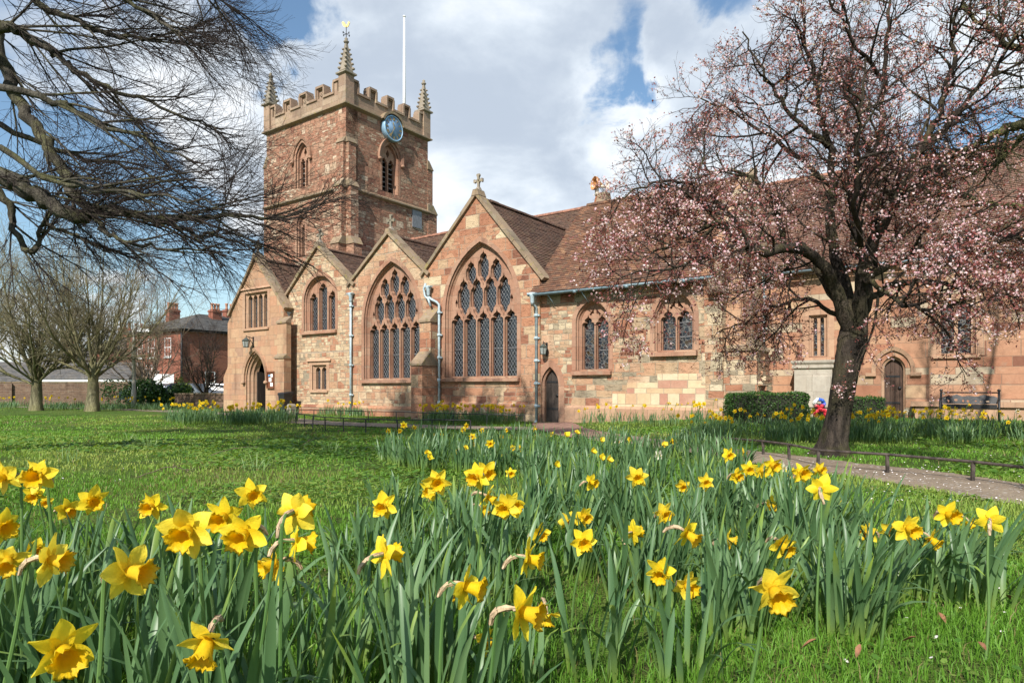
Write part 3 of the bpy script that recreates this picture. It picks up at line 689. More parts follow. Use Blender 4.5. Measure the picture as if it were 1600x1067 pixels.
window('window', *wa, SOUTH(TC), 'two', 'stained', 'dressed', ring=.15); window('window', *wb, SOUTH(TC), 'two', 'stained', 'dressed', ring=.15)
# newer cream ashlar patch low on the wall, set 10 mm proud
mb = MB(); xa, xb = fs(957, TC), fs(1112, TC); za, zb_ = fz(1040, 648, TC), fz(1040, 584, TC)
out = [(xa, za), (xb, za), (xb, zb_-.35), (xb-.3, zb_-.35), (xb-.3, zb_), (xa+1.5, zb_), (xa+1.5, zb_-.26), (xa+.5, zb_-.26), (xa+.5, zb_-.6), (xa, zb_-.6)]
mb.plate(out, [], SOUTH(TC-.01), 0, .02, back=False); mb.build('repair_patch', M['stone_new'], cw)
mb = MB(); a, b = pd['cx']+pd['w']+.28, c1; mb.hexa([(a, TC-.1, ZB), (b, TC-.1, ZB), (b, TC+.05, ZB), (a, TC+.05, ZB), (a, TC-.1, fz(950, 638, TC)), (b, TC-.1, fz(950, 638, TC)), (b, TC-.004, fz(950, 634, TC)), (a, TC-.004, fz(950, 634, TC))])
mb.build('plinth', M['dressed_pale'], cw)
mb = MB(); inner, dep = opening(mb, pd['cx'], pd['z0'], pd['zs'], pd['w'], pd['h'], SOUTH(TC), ((0, 0), (0, .05), (.06, .1), (.06, .22)))
ring_stones(mb, pd['cx'], pd['z0'], pd['zs'], pd['w'], pd['h'], SOUTH(TC), .22)
dwy = mb.build('doorway', M['dressed'], church)
mb = MB(); mb.tess(inner, [], SOUTH(TC), .2); dl = mb.build('door', M['door'], dwy)
def hinges(cx, w, zz, y, parent):
    for z in zz: h = MB(); h.box(cx-w, cx+w*.75, y-.012, y-.002, z-.03, z+.03); h.build('hinge', M['iron'], parent)
    h = MB(); h.lathe([(.0, -.02), (.05, -.012), (.05, 0)], (cx+w*.7, y-.02, zz[0]+.45), 10, axis='y'); h.build('handle', M['iron'], parent)
hinges(pd['cx'], pd['w']-.1, (.45, 1.35), TC+.2, dwy)
# chapel roof, east gable and gutter
rf = MB(); ye = TC-.34; ze = zg0+.02
tiled_roof(rf, (c0-.22, ye, ze), (c1-.02, ye, ze), (c0-.22, CR[0], CR[1]), (c1-.02, CR[0], CR[1]), .105)
rf.face([(c0, CR[0]+2.2, CR[1]-2.4), (c1, CR[0]+2.2, CR[1]-2.4), (c1, CR[0], CR[1]), (c0, CR[0], CR[1])], [(0, 0), (6, 0), (6, 3), (0, 3)])
cr = rf.build('chapel_roof', M['tiles'], church); ridge_tiles((c0, CR[0], CR[1]+.03), (c1, CR[0], CR[1]+.03), cr, 'tiles', .12)
mb = MB(); tb = 4.3
mb.plate([(TC, ZB), (tb+.3, ZB), (tb+.3, 6.6), (CR[0], CR[1]+.15), (TC-.25, ztop+.1)], [[(1.9, 3.4), (2.9, 3.4), (2.9, 4.9), (1.9, 4.9)]], EAST(c1+.02), 0, .5)
ge = mb.build('gable_wall', M['stone_chapel'], church)
mb = MB(); mb.box(c1-.3, c1-.28, 1.85, 2.95, 3.35, 4.95); mb.build('window', M['stained'], ge)
mb = MB()      # coping of the east gable, stone by stone
A, B = Vector((TC-.42, zg0-.05)), Vector((CR[0], CR[1]+.1)); n = 7
for i in range(n):
    p = A+(B-A)*(i/n); q = A+(B-A)*((i+.98)/n); d = (B-A).normalized(); nn = Vector((-d.y, d.x))*.16
    mb.hexa([(c1-.14, p.x, p.y), (c1+.08, p.x, p.y), (c1+.08, q.x, q.y), (c1-.14, q.x, q.y), (c1-.14, p.x+nn.x, p.y+nn.y), (c1+.08, p.x+nn.x, p.y+nn.y), (c1+.08, q.x+nn.x, q.y+nn.y), (c1-.14, q.x+nn.x, q.y+nn.y)])
mb.box(c1-.3, c1+.1, TC-.42, TC+.2, zg0-.5, zg0-.06); mb.build('coping', M['coping'], ge)
# rough corner buttress at the chapel's east end
mb = MB(); x0 = c1-.02; zt = fz(1150, 548, .0)
mb.box(x0, x0+.95, TC-.02, TC+1.2, ZB, zt)
for k in range(14):
    mb.box(x0+.95-.002, x0+.95+random.uniform(.03, .14), TC+.05+random.uniform(0, .8), TC+1.1, .1+k*.14, .1+k*.14+.12)
cb = mb.build('buttress', M['stone_chapel'], church)
mb = MB(); mb.hexa([(x0-.02, TC-.08, zt), (x0+1.0, TC-.08, zt), (x0+1.0, TC+1.2, zt), (x0-.02, TC+1.2, zt), (x0-.02, TC-.08, zt+.06), (x0+.9, TC-.08, zt+.06), (x0+.5, TC+1.0, zt+.75), (x0-.02, TC+1.0, zt+.75)]); mb.build('weathering', M['coping'], cb)
mb = MB(); mb.hexa([(x0, TC+.1, zt+.06), (x0+.62, TC+.1, zt+.06), (x0+.62, TC+1.0, zt+.06), (x0, TC+1.0, zt+.06), (x0, TC+.3, zt+1.9), (x0+.45, TC+.3, zt+1.9), (x0+.3, TC+1.0, zt+2.3), (x0, TC+1.0, zt+2.3)]); mb.build('buttress', M['stone_porch'], church)

def gutter(a, b, r=.075, brackets=(), name='gutter', parent=None):
    mb = MB(); a, b = Vector(a), Vector(b); d = (b-a).normalized(); side = Vector((-d.y, d.x, 0)); n = 8
    rings = []
    for q in (a, b):
        rings.append([tuple(q+side*r*math.cos(t)+Vector((0, 0, r*math.sin(t)))) for t in np.linspace(math.pi, 2*math.pi, n)]+[tuple(q+side*(r-.012)*math.cos(t)+Vector((0, 0, (r-.012)*math.sin(t)))) for t in np.linspace(2*math.pi, math.pi, n)])
    mb.loft(rings, True, 0, True, True, True)
    L = (b-a).length; k = int(L/1.8)
    for i in range(1, k+1):
        q = a+d*(L*i/(k+.5)); mb.tube([q, q+Vector((0, 0, -.09))+side*.02], r*1.12, 8)
    for i in range(5):      # iron stays back to the wall
        q = a+d*(L*(i+.6)/5); mb.tube([q+Vector((0, 0, -.05)), q+side*(.3)+Vector((.12, 0, -.42))], .012, 5)
    return mb.build(name, M['gutter'], parent or church)
gutter((c0-.25, ye-.05, ze-.03), (c1-.08, ye-.05, ze-.03))
def downpipe(path, r=.047, brackets=4, hopper=True, name='downpipe', shoe=True):
    mb = MB(); pts = [Vector(p) for p in path]; mb.tube(pts, r, 10)
    a, b = pts[-2], pts[-1]
    for i in range(brackets):
        c = a.lerp(b, (i+.35)/brackets); mb.tube([c+Vector((0, 0, -.05)), c+Vector((0, 0, .05))], r*1.45, 10); mb.box(c.x-.11, c.x+.11, c.y+r*.3, c.y+r+.03, c.z-.025, c.z+.025)
    if shoe: mb.tube([b, b+Vector((0.02, -.12, -.1))], r, 8)
    o = mb.build(name, M['pipe'], church)
    if hopper:
        h = MB(); p = pts[0]; h.lathe([(r, -.28), (r*1.5, -.2), (r*1.6, -.05), (r*2.3, .02), (r*2.3, .12), (r*2.0, .12)], p, 10); h.box(p.x-.16, p.x+.16, p.y-.1, p.y+.06, p.z+.06, p.z+.11); h.build('hopper', M['pipe'], o)
    return o
def gr_c(s, t): w = Vector(P0)+U*s+N_*t; return float(gz(w.x, w.y))
x = fs(450.5, -.1); downpipe([(x, -.12, fz(451, 492, -.1)), (x, -.12, .05)])
x = fs(548, -.1); downpipe([(x, -.1, fz(548, 462, -.1)), (x, -.1, .05)])
x = fs(670, -.12); x2 = fs(686, -.12)
dp = downpipe([(x, -.14, fz(668, 452, -.12)), (x, -.13, fz(668, 464, -.12)), (x+.12, -.13, fz(668, 468, -.12)), (x2-.1, -.13, fz(686, 472, -.12)), (x2, -.12, fz(686, 476, -.12)), (x2, -.12, .05)], brackets=5)
mb = MB(); mb.tube([(x-.14, -.14, fz(666, 444)), (x-.24, -.14, fz(666, 452)), (x-.16, -.16, fz(666, 464)), (x-.0, -.16, fz(668, 468)), (x+.12, -.15, fz(668, 480))], .045, 8); mb.build('overflow', M['pipe'], dp)
x = fs(833, -.25); downpipe([(x, ye-.03, ze-.1), (x, ye-.03, ze-.3), (x, ye+.2, ze-.45), (x, ye+.2, .05)], brackets=5)

# --- nave roof behind the gables
NR = (7.1, 9.1); xE = -1.25; xW = -14.6
rf = MB(); tiled_roof(rf, (xW, 3.5, 5.3), (xE, 3.5, 5.3), (xW, *NR), (xE, *NR)); rf.face([(xE, 10.7, 5.3), (xW, 10.7, 5.3), (xW, *NR), (xE, *NR)])
nr = rf.build('nave_roof', M['tiles_dark'], church); ridge_tiles((xW, NR[0], NR[1]+.04), (xE, NR[0], NR[1]+.04), nr)
mb = MB(); mb.plate([(3.5, 2), (10.7, 2), (10.7, 5.3), (NR[0], NR[1]+.2), (3.5, 5.5)], [], EAST(xE+.3), 0, .4); mb.hexa([(xE-.1, 6.75, NR[1]-.25), (xE+.45, 6.75, NR[1]-.25), (xE+.45, 7.45, NR[1]-.25), (xE-.1, 7.45, NR[1]-.25), (xE+.0, 6.9, NR[1]+.5), (xE+.4, 6.9, NR[1]+.5), (xE+.4, 7.3, NR[1]+.5), (xE+.0, 7.3, NR[1]+.5)])
mb.build('gable_wall', M['coping'], church)
mb = MB(); mb.box(xW, 0, 3.6, 4.0, ZB, 5.3); mb.build('nave_wall', M['stone_gable'], church)

# --- chancel: long wall on the right, set back
TH = 4.27; h0, h1 = c1+.0, 23.0; zgh = 4.9
px_d = 1396; hd = dict(cx=(fs(1377, TH)+fs(1415, TH))/2, z0=.1, zs=fz(px_d, 577, TH), w=(fs(1415, TH)-fs(1377, TH))/2); hd['h'] = max(fz(px_d, 556, TH)-hd['zs'], hd['w']*1.02)
def hwin(pl, pr, pb, pt): return (fs(pl, TH), fs(pr, TH), fz((pl+pr)/2, pb, TH), fz((pl+pr)/2, pt, TH))
hw1 = hwin(1264, 1293, 557, 492); hw2 = hwin(1463, 1525, 553, 468)
rc = lambda r: [(r[0], r[2]), (r[1], r[2]), (r[1], r[3]), (r[0], r[3])]
hw3 = (14.9, 16.3, hw2[2], hw2[3])
mb = MB(); mb.plate([(h0, ZB), (h1, ZB), (h1, zgh), (h0, zgh)], [arch(hd['cx'], hd['z0'], hd['zs'], hd['w'], hd['h']), rc(hw1), rc(hw2), rc(hw3)], SOUTH(TH), 0, .6); chw = mb.build('chancel_wall', M['stone_chancel'], church)
for r in (hw1, hw2, hw3): rect_window('window', *r, 2, SOUTH(TH), lab=False, dress='dressed_pale', glass='stained')
mb = MB(); inner, dep = opening(mb, hd['cx'], hd['z0'], hd['zs'], hd['w'], hd['h'], SOUTH(TH), ((0, 0), (0, .05), (.07, .1), (.07, .22)))
hood(mb, hd['cx'], hd['zs'], hd['w']+.12, hd['h']+.14, SOUTH(TH), .11, .1, .1)
for sg in (-1, 1): mb.box(hd['cx']+sg*(hd['w']+.27)-.14, hd['cx']+sg*(hd['w']+.27)+.14, TH-.1, TH+.01, hd['zs']-.2, hd['zs']-.1)
dwy = mb.build('doorway', M['dressed_pale'], church); mb = MB(); mb.tess(inner, [], SOUTH(TH), .2); mb.build('door', M['door_brown'], dwy); hinges(hd['cx'], hd['w']-.1, (.7, 1.5), TH+.2, dwy)
mb = MB()
for z in (fz(1396, 505, TH)-.6, 1.35): pass
a, b = fs(1425, TH), h1; mb.box(a, b, TH-.42, TH-.02, .62, .76); mb.box(a+.1, b, TH-.34, TH-.02, 0, .62); mb.build('stone_bench', M['dressed_pale'], church)
rf = MB(); HRd = (8.2, 9.05); tiled_roof(rf, (h0-.3, TH-.32, zgh+.02), (h1, TH-.32, zgh+.02), (h0-.3, *HRd), (h1, *HRd), .105)
tiled_roof(rf, (xE+.3, 5.2, 5.9), (h0, 5.2, 5.9), (xE+.3, *HRd), (h0, *HRd), .2); rf.face([(h1, 12.2, zgh), (xE+.3, 12.2, zgh), (xE+.3, *HRd), (h1, *HRd)])
hr = rf.build('chancel_roof', M['tiles_chancel'], church); ridge_tiles((xE+.5, HRd[0], HRd[1]+.03), (h1, HRd[0], HRd[1]+.03), hr)
gutter((h0+.05, TH-.38, zgh-.02), (h1, TH-.38, zgh-.02))
x = fs(1193, TH-.1); downpipe([(x, TH-.2, zgh-.12), (x, TH-.1, zgh-.35), (x, TH-.1, .3)])

# --- tower
Tx0, Tx1, Ty0, Ty1 = -21.3, -14.4, 4.1, 10.25
zc = fz(541, 163, Ty0, Tx1); zs2 = fz(541, 293, Ty0, Tx1); zmer = zc+1.34; zcre = zc+.74
tw_s = dict(cx=fs(472, Ty0), z0=fz(472, 293, Ty0), zs=fz(472, 247, Ty0), w=.55); tw_s['h'] = .85
cxe = ft(610, Tx1); tw_e = dict(cx=cxe, z0=fz(610, 302, cxe, Tx1), zs=fz(610, 250, cxe, Tx1), w=.62, h=.9)
slit = dict(cx=fs(470, Ty0), z0=fz(470, 402, Ty0), zs=fz(470, 350, Ty0), w=.35, h=.5)
tw = MB()
tw.plate([(Tx0, ZB), (Tx1, ZB), (Tx1, zc), (Tx0, zc)], [arch(**tw_s), arch(**slit)], SOUTH(Ty0), 0, .8)
tw.plate([(Ty0+.01, ZB), (Ty1, ZB), (Ty1, zc), (Ty0+.01, zc)], [arch(**tw_e)], EAST(Tx1), 0, .8)
tw.box(Tx0, Tx0+.8, Ty0+.81, Ty1, ZB, zc); tw.box(Tx0+.81, Tx1-.81, Ty1-.8, Ty1, ZB, zc); tw.box(Tx0+.8, Tx1-.8, Ty0+.8, Ty1-.8, zc-.6, zc-.1)
tower = tw.build('tower', M['stone_tower'], church)
def louvred(d, fmap, name='belfry_window', hd_=True):
    mb = MB(); inner, dep = opening(mb, d['cx'], d['z0'], d['zs'], d['w'], d['h'], fmap, ((0, 0), (0, .06), (.06, .1), (.06, .2), (.1, .34)))
    ring_stones(mb, d['cx'], d['z0'], d['zs'], d['w'], d['h'], fmap, .15)
    if hd_: hood(mb, d['cx'], d['zs'], d['w']+.13, d['h']+.15, fmap, .15, .14, .1)
    if hd_:
        for sg in (-1, 1): c = fmap(d['cx']+sg*(d['w']+.24), d['zs']-.16, -.1); mb.lathe([(.01, -.1), (.1, -.05), (.12, .02), (.02, .1)], c, 7)
    wi = d['w']-.1; lw = wi/2-.04 if hd_ else wi-.03
    holes = [light(d['cx']+sg*wi/2, d['z0']+.02, d['zs']-lw, lw) for sg in (-1, 1)] if hd_ else [light(d['cx'], d['z0']+.02, d['zs']-lw, lw, .8)]
    if hd_:
        e = [(d['cx'], d['zs']+.12), (d['cx']+.13, d['zs']+.34), (d['cx'], d['zs']+.62), (d['cx']-.13, d['zs']+.34)]
        holes.append(e)
    mb.plate(inner, holes, fmap, dep-.12, dep+.03)
    o = mb.build(name, [M['dressed']], tower)
    lv = MB(); z = d['z0']+.1
    while z < d['zs']+.3:
        lv.hexa([fmap(d['cx']-wi, z, dep+.06), fmap(d['cx']+wi, z, dep+.06), fmap(d['cx']+wi, z+.1, dep+.26), fmap(d['cx']-wi, z+.1, dep+.26), fmap(d['cx']-wi, z+.045, dep+.06), fmap(d['cx']+wi, z+.045, dep+.06), fmap(d['cx']+wi, z+.145, dep+.26), fmap(d['cx']-wi, z+.145, dep+.26)]); z += .27
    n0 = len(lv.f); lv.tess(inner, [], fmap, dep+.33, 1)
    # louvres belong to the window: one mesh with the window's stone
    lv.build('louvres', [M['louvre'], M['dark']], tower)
louvred(tw_s, SOUTH(Ty0)); louvred(tw_e, EAST(Tx1)); louvred(slit, SOUTH(Ty0), hd_=False)
def band(z, h, pr, mat='coping', name='string_course', top=True):
    mb = MB(); a, b, c, d = Tx0, Tx1, Ty0, Ty1
    prof = [(0.005, 0), (pr, h*.35), (pr, h*.6), (0.005, h)]
    mb.loft([[(a-o, c-o, z+k), (b+o, c-o, z+k), (b+o, d+o, z+k), (a-o, d+o, z+k)] for o, k in prof], True); return mb.build(name, M[mat], tower)
band(zc-.1, .28, .2); band(zs2-.1, .26, .16)
# parapet with battlements: merlons framed by a moulding, sunk panel with a small quatrefoil
pp = MB(); cop = MB()
def parapet(fmap, a0, a1, nm):
    L = a1-a0; out = [(a0, zc+.15), (a1, zc+.15)]; merl = []
    u = L/(nm*2-1+.0); ends = .95
    gaps = nm-1; mw = (L-2*ends*.55-gaps*.72)/(nm); 
    # build as merlon boxes on a continuous wall
    pp.plate([(a0, zc+.1), (a1, zc+.1), (a1, zcre), (a0, zcre)], [], fmap, -.02, .33)
    xs = a0; pitch = (L+.78)/nm; mw = pitch-.78
    for i in range(nm):
        x0 = a0+i*pitch; x1 = x0+mw
        q = [(x0, zcre+.002), (x1, zcre+.002), (x1, zmer), (x0, zmer)]; xm, zm = (x0+x1)/2, (zcre+zmer)/2+.02
        ph = [(xm-.2, zm-.26), (xm+.2, zm-.26), (xm+.2, zm+.22), (xm-.2, zm+.22)] if 0 < i < nm-1 else [(x0+.3, zm-.26), (x1-.2, zm-.26), (x1-.2, zm+.22), (x0+.3, zm+.22)]
        pp.plate(q, [ph], fmap, -.02, .33); pp.tess(ph, [], fmap, .08)
        if 0 < i < nm-1:
            for (dx, dz) in ((.07, 0), (-.07, 0), (0, .07), (0, -.07)): c = fmap(xm+dx, zm+dz-.02, .06); pp.lathe([(.0, -.02), (.055, -.02), (.055, .02), (0, .02)], c, 8, axis='y' if fmap(0, 0, 1)[1] != fmap(0, 0, 0)[1] else 'x')
        # moulded coping running over and around the merlon
        t = .1
        def bar(p0, p1, p2, p3): cop.hexa([fmap(p0, p2, -.09), fmap(p1, p2, -.09), fmap(p1, p2, .38), fmap(p0, p2, .38), fmap(p0, p3, -.09), fmap(p1, p3, -.09), fmap(p1, p3, .38), fmap(p0, p3, .38)])
        bar(x0-.02, x1+.02, zmer, zmer+.12)
        if i: bar(x0-.06, x0+.05, zcre+.13, zmer-.002)
        if i < nm-1: bar(x1-.05, x1+.06, zcre+.13, zmer-.002)
        if i < nm-1: bar(x1-.06, x1+.84, zcre+.003, zcre+.125)
parapet(SOUTH(Ty0), Tx0+.3, Tx1-.3, 5); parapet(EAST(Tx1), Ty0+.3, Ty1-.3, 5)
parapet(lambda a, b, d: (a, Ty1-d, b), Tx0+.3, Tx1-.3, 5); parapet(lambda a, b, d: (Tx0+d, a, b), Ty0+.3, Ty1-.3, 5)
po = pp.build('parapet', M['parapet'], tower); cop.build('parapet_coping', M['parapet'], tower)
def pinnacle(x, y, h=1.65, name='pinnacle'):
    mb = MB(); w = .28; mb.box(x-w, x+w, y-w, y+w, zc+.05, zmer+.2)
    z = zmer+.2; mb.loft([[(x+sx*a, y+sy*a, z+k) for sx, sy in ((-1, -1), (1, -1), (1, 1), (-1, 1))] for a, k in ((w, 0), (w+.11, .06), (w+.11, .14), (w-.03, .24))], True, 1, False, False, True)
    zt = z+.26; mb.loft([[(x+sx*a, y+sy*a, zt+k) for sx, sy in ((-1, -1), (1, -1), (1, 1), (-1, 1))] for a, k in ((w-.03, 0), (.055, h*.88))], True, 1, False, False, True)
    for i in range(5):
        k = .1+.17*i; a = (w-.03)*(1-k)+.055*k
        for sx, sy in ((-1, -1), (1, -1), (1, 1), (-1, 1)):
            c = (x+sx*(a+.02), y+sy*(a+.02), zt+h*.88*k); r_ = .1*(1-.4*k)
            mb.lathe([(0, -r_*.9), (r_*.75, -r_*.5), (r_*1.05, r_*.1), (r_*.6, r_*.6), (0, r_*.8)], c, 6, 1)
    mb.lathe([(.05, 0), (.13, .06), (.15, .12), (.06, .2), (.1, .26), (.0, .36)], (x, y, zt+h*.86), 8, 1)
    mb.build(name, [M['parapet'], M['pinnacle']], tower)
    return zt+h*.88+.3
ztip = pinnacle(Tx1-.16, Ty0+.16); pinnacle(Tx0+.18, Ty0+.16); pinnacle(Tx1-.16, Ty1-.18); pinnacle(Tx0+.18, Ty1-.18)
# tower buttresses, stepping out as they go down
def tbut(xa, xb, ya, yb, ztop, zlo, slope, mat='stone_tower', sx=0, sy=0):
    mb = MB(); mb.box(xa, xb, ya, yb, zlo, ztop)
    o = mb.build('buttress', M[mat], tower)
    c = MB(); e = .05
    c.hexa([(xa-e, ya-e, ztop), (xb+e, ya-e, ztop), (xb+e, yb+e, ztop), (xa-e, yb+e, ztop), (xa-e+sx[0], ya-e+sy[0], ztop+slope), (xb+e+sx[1], ya-e+sy[0], ztop+slope), (xb+e+sx[1], yb+e+sy[1], ztop+slope), (xa-e+sx[0], yb+e+sy[1], ztop+slope)])
    c.build('weathering', M['coping'], o)
zA = fz(541, 222, Ty0, Tx1); zB_ = zs2+.1; zD = fz(541, 382, Ty0, Tx1)
zC_ = fz(541, 291, Ty0, Tx1)
tbut(Tx1-.56, Tx1-.02, Ty0-.16, Ty0+.0, zA, zC_+.02, .3, sx=(0, 0), sy=(.19, 0))
tbut(Tx1-.6, Tx1+.0, Ty0-.3, Ty0+.0, zC_, zD, .3, sx=(0, 0), sy=(.16, 0)); tbut(Tx1-.6, Tx1+.02, Ty0-.5, Ty0+.0, zD, ZB, .4, sx=(0, 0), sy=(.25, 0))
tbut(Tx1-.02, Tx1+.2, Ty0+.02, Ty0+.5, zA, zC_+.02, .3, sx=(0, -.2), sy=(0, 0))
tbut(Tx1-.02, Tx1+.36, Ty0+.01, Ty0+.52, zC_, zD, .3, sx=(0, -.18), sy=(0, 0)); tbut(Tx1-.02, Tx1+.6, Ty0+.0, Ty0+.55, zD, ZB, .4, sx=(0, -.25), sy=(0, 0))
tbut(Tx1-.6, Tx1+.02, Ty1-.02, Ty1+.4, fz(667, 265, Ty1, Tx1), fz(667, 335, Ty1, Tx1), .5, sx=(0, 0), sy=(0, -.4)); tbut(Tx1-.65, Tx1+.04, Ty1-.02, Ty1+.75, fz(667, 333, Ty1, Tx1), ZB, .5, sx=(0, 0), sy=(0, -.4))
tbut(Tx0-.35, Tx0+.02, Ty0+.05, Ty0+.75, fz(411, 262, Ty0, Tx0), ZB, .6, sx=(.35, 0), sy=(0, 0))
for px, py in ((441, 0), ): pass
mb = MB(); a = ft(651, Tx1); z = fz(651, 343, a, Tx1); mb.box(Tx1, Tx1+.05, a-.38, a+.38, z-.5, z+.5); mb.build('wall_plate', M['lead_grey'], tower)
# ------------------------------------------------------------------ ground, paths, rails
def attr(t, name): n = t.add('ShaderNodeAttribute'); n.attribute_name = name; return n.outputs['Fac']
m, t, b = new_mat('lawn'); obj = t.add('ShaderNodeTexCoord').outputs['Object']
n1 = t.noise(obj, .45, 5, .6); n2 = t.noise(obj, 6, 6, .7); n3 = t.noise(obj, 60, 3, .6)
c = t.ramp(n1, [(.3, (.07, .14, .02)), (.5, (.12, .21, .034)), (.7, (.21, .22, .065))])
c = t.mix(t.maprange(n2, .42, .68, 0, .75), c, (.055, .05, .024)); c = t.mix(t.maprange(n3, .3, .7, 0, .6), c, t.mix(1, c, (.4, .45, .35), 'MULTIPLY'))
t.put(c, b.inputs['Base Color']); b.inputs['Roughness'].default_value = .95; b.inputs['Specular IOR Level'].default_value = .1
bump(t, b, t.math('ADD', n2, n3), .04, 1); M['lawn'] = m
m, t, b = new_mat('gravel path'); obj = t.add('ShaderNodeTexCoord').outputs['Object']
n1 = t.noise(obj, 1.3, 5, .6); n2 = t.noise(obj, 45, 5, .7); v = t.add('ShaderNodeTexVoronoi'); t.put(obj, v.inputs['Vector']); v.inputs['Scale'].default_value = 38
c = t.ramp(t.math('ADD', t.math('MULTIPLY', n1, .6), t.math('MULTIPLY', t.noise(obj, 5.5, 4, .6), .4)), [(.38, (.21, .155, .105)), (.52, (.29, .22, .15)), (.62, (.35, .27, .185))]); c = t.mix(t.maprange(n2, .35, .7, 0, .6), c, (.075, .06, .05))
sv = t.add('ShaderNodeSeparateColor'); t.put(v.outputs['Color'], sv.inputs[0]); c = t.mix(t.math('GREATER_THAN', sv.outputs[0], .965), c, (.42, .38, .34))
t.put(c, b.inputs['Base Color']); b.inputs['Roughness'].default_value = .9; bump(t, b, t.math('ADD', n2, v.outputs['Distance']), .01, .8); M['path'] = m
M['path_red'] = plain('reddish path', (.24, .135, .10), .9, var=.35, scale=7, bmp=.01)
M['soil'] = plain('bare soil edge', (.06, .045, .03), .95, var=.5, scale=9, bmp=.02)

xs = np.unique(np.concatenate([np.linspace(-45, 45, 181), np.linspace(-900, -45, 24), np.linspace(45, 900, 24)]))
ys = np.unique(np.concatenate([np.linspace(-6, 40, 139), np.linspace(40, 1500, 34), np.linspace(-60, -6, 10)]))
X, Y = np.meshgrid(xs, ys); V = np.stack([X.ravel(), Y.ravel(), gz(X.ravel(), Y.ravel())], 1)
i = np.arange(len(ys)-1)[:, None]*len(xs)+np.arange(len(xs)-1)[None]; i = i.ravel()
lawn = link('lawn', np_mesh('lawn', V, [np.stack([i, i+1, i+1+len(xs), i+len(xs)], 1)], M['lawn'], smooth=True)); tag(lawn, kind='structure')

def smooth_line(pts, n=12):
    pts = [Vector(p) for p in pts]; P = [pts[0]*2-pts[1]]+pts+[pts[-1]*2-pts[-2]]; out = []
    for i in range(1, len(P)-2):
        for k in range(n):
            u = k/n; a, b_, c_, d = P[i-1:i+3]
            out.append(.5*((2*b_)+(c_-a)*u+(2*a-5*b_+4*c_-d)*u*u+(3*b_-a-3*c_+d)*u**3))
    out.append(P[-2]); return out
def strip(name, line, w, mat, dz, kind='structure', cols=5):
    L = smooth_line([(p[0], p[1], 0) for p in line], 10); V = []; n = len(L)
    for i, p in enumerate(L):
        d = (L[min(i+1, n-1)]-L[max(i-1, 0)]).normalized(); s = Vector((-d.y, d.x, 0))
        ww = w if not callable(w) else w(i/(n-1))
        for k in range(cols):
            u = k/(cols-1)*2-1; j = (random.uniform(-.05, .05) if abs(u) == 1 else 0); q = p+s*(ww*.5*u+j); V.append((q.x, q.y, float(gz(q.x, q.y))+dz))
    Fc = [(i*cols+k, i*cols+k+1, (i+1)*cols+k+1, (i+1)*cols+k) for i in range(n-1) for k in range(cols-1)]
    return tag(link(name, np_mesh(name, V, [np.array(Fc)], M[mat])), kind=kind)
g = on_ground
path_r = [(5.3, 3.2), (4.85, 4.4), g(1600, 774)[:2], g(1500, 758)[:2], g(1400, 742)[:2], g(1300, 731)[:2], g(1190, 716)[:2], g(1060, 700)[:2], g(960, 686)[:2], g(885, 672)[:2]]
strip('path', path_r, 1.2, 'path', .016)
path_l = [g(380, 648)[:2], g(440, 656)[:2], g(500, 661)[:2], g(600, 665)[:2], g(700, 668)[:2], g(800, 670)[:2], g(885, 670)[:2]]
strip('path', path_l, 1.5, 'path', .02); strip('path', [g(862, 661)[:2], g(880, 672)[:2], g(930, 684)[:2]], 1.3, 'path_red', .026)
strip('path', [g(380, 648)[:2], g(200, 640)[:2], g(40, 636)[:2], g(-200, 632)[:2]], 1.4, 'path', .014)
PATHS = [(path_r, .57), (path_l, .7), ([g(862, 661)[:2], g(880, 672)[:2], g(930, 684)[:2]], .7)]
def seg_dist(x, y, line):
    d = np.full(np.shape(x), 1e9)
    for (a, b_) in zip(line[:-1], line[1:]):
        ax, ay = a[:2]; bx, by = b_[:2]; vx, vy = bx-ax, by-ay; u = np.clip(((x-ax)*vx+(y-ay)*vy)/(vx*vx+vy*vy), 0, 1)
        d = np.minimum(d, np.hypot(x-ax-u*vx, y-ay-u*vy))
    return d
def off_paths(x, y):
    ok = np.ones(np.shape(x), bool)
    for l, w in PATHS: ok &= seg_dist(x, y, l) > w
    wx, wy = x-P0[0], y-P0[1]; s = wx*U.x+wy*U.y; t_ = wx*N_.x+wy*N_.y
    return ok & ~((t_ > -.05) & (s > -23) & (s < 6.6)) & ~((t_ > 4.1) & (s > 6)) & ~((t_ > -.5) & (s > -17.6) & (s < -13))

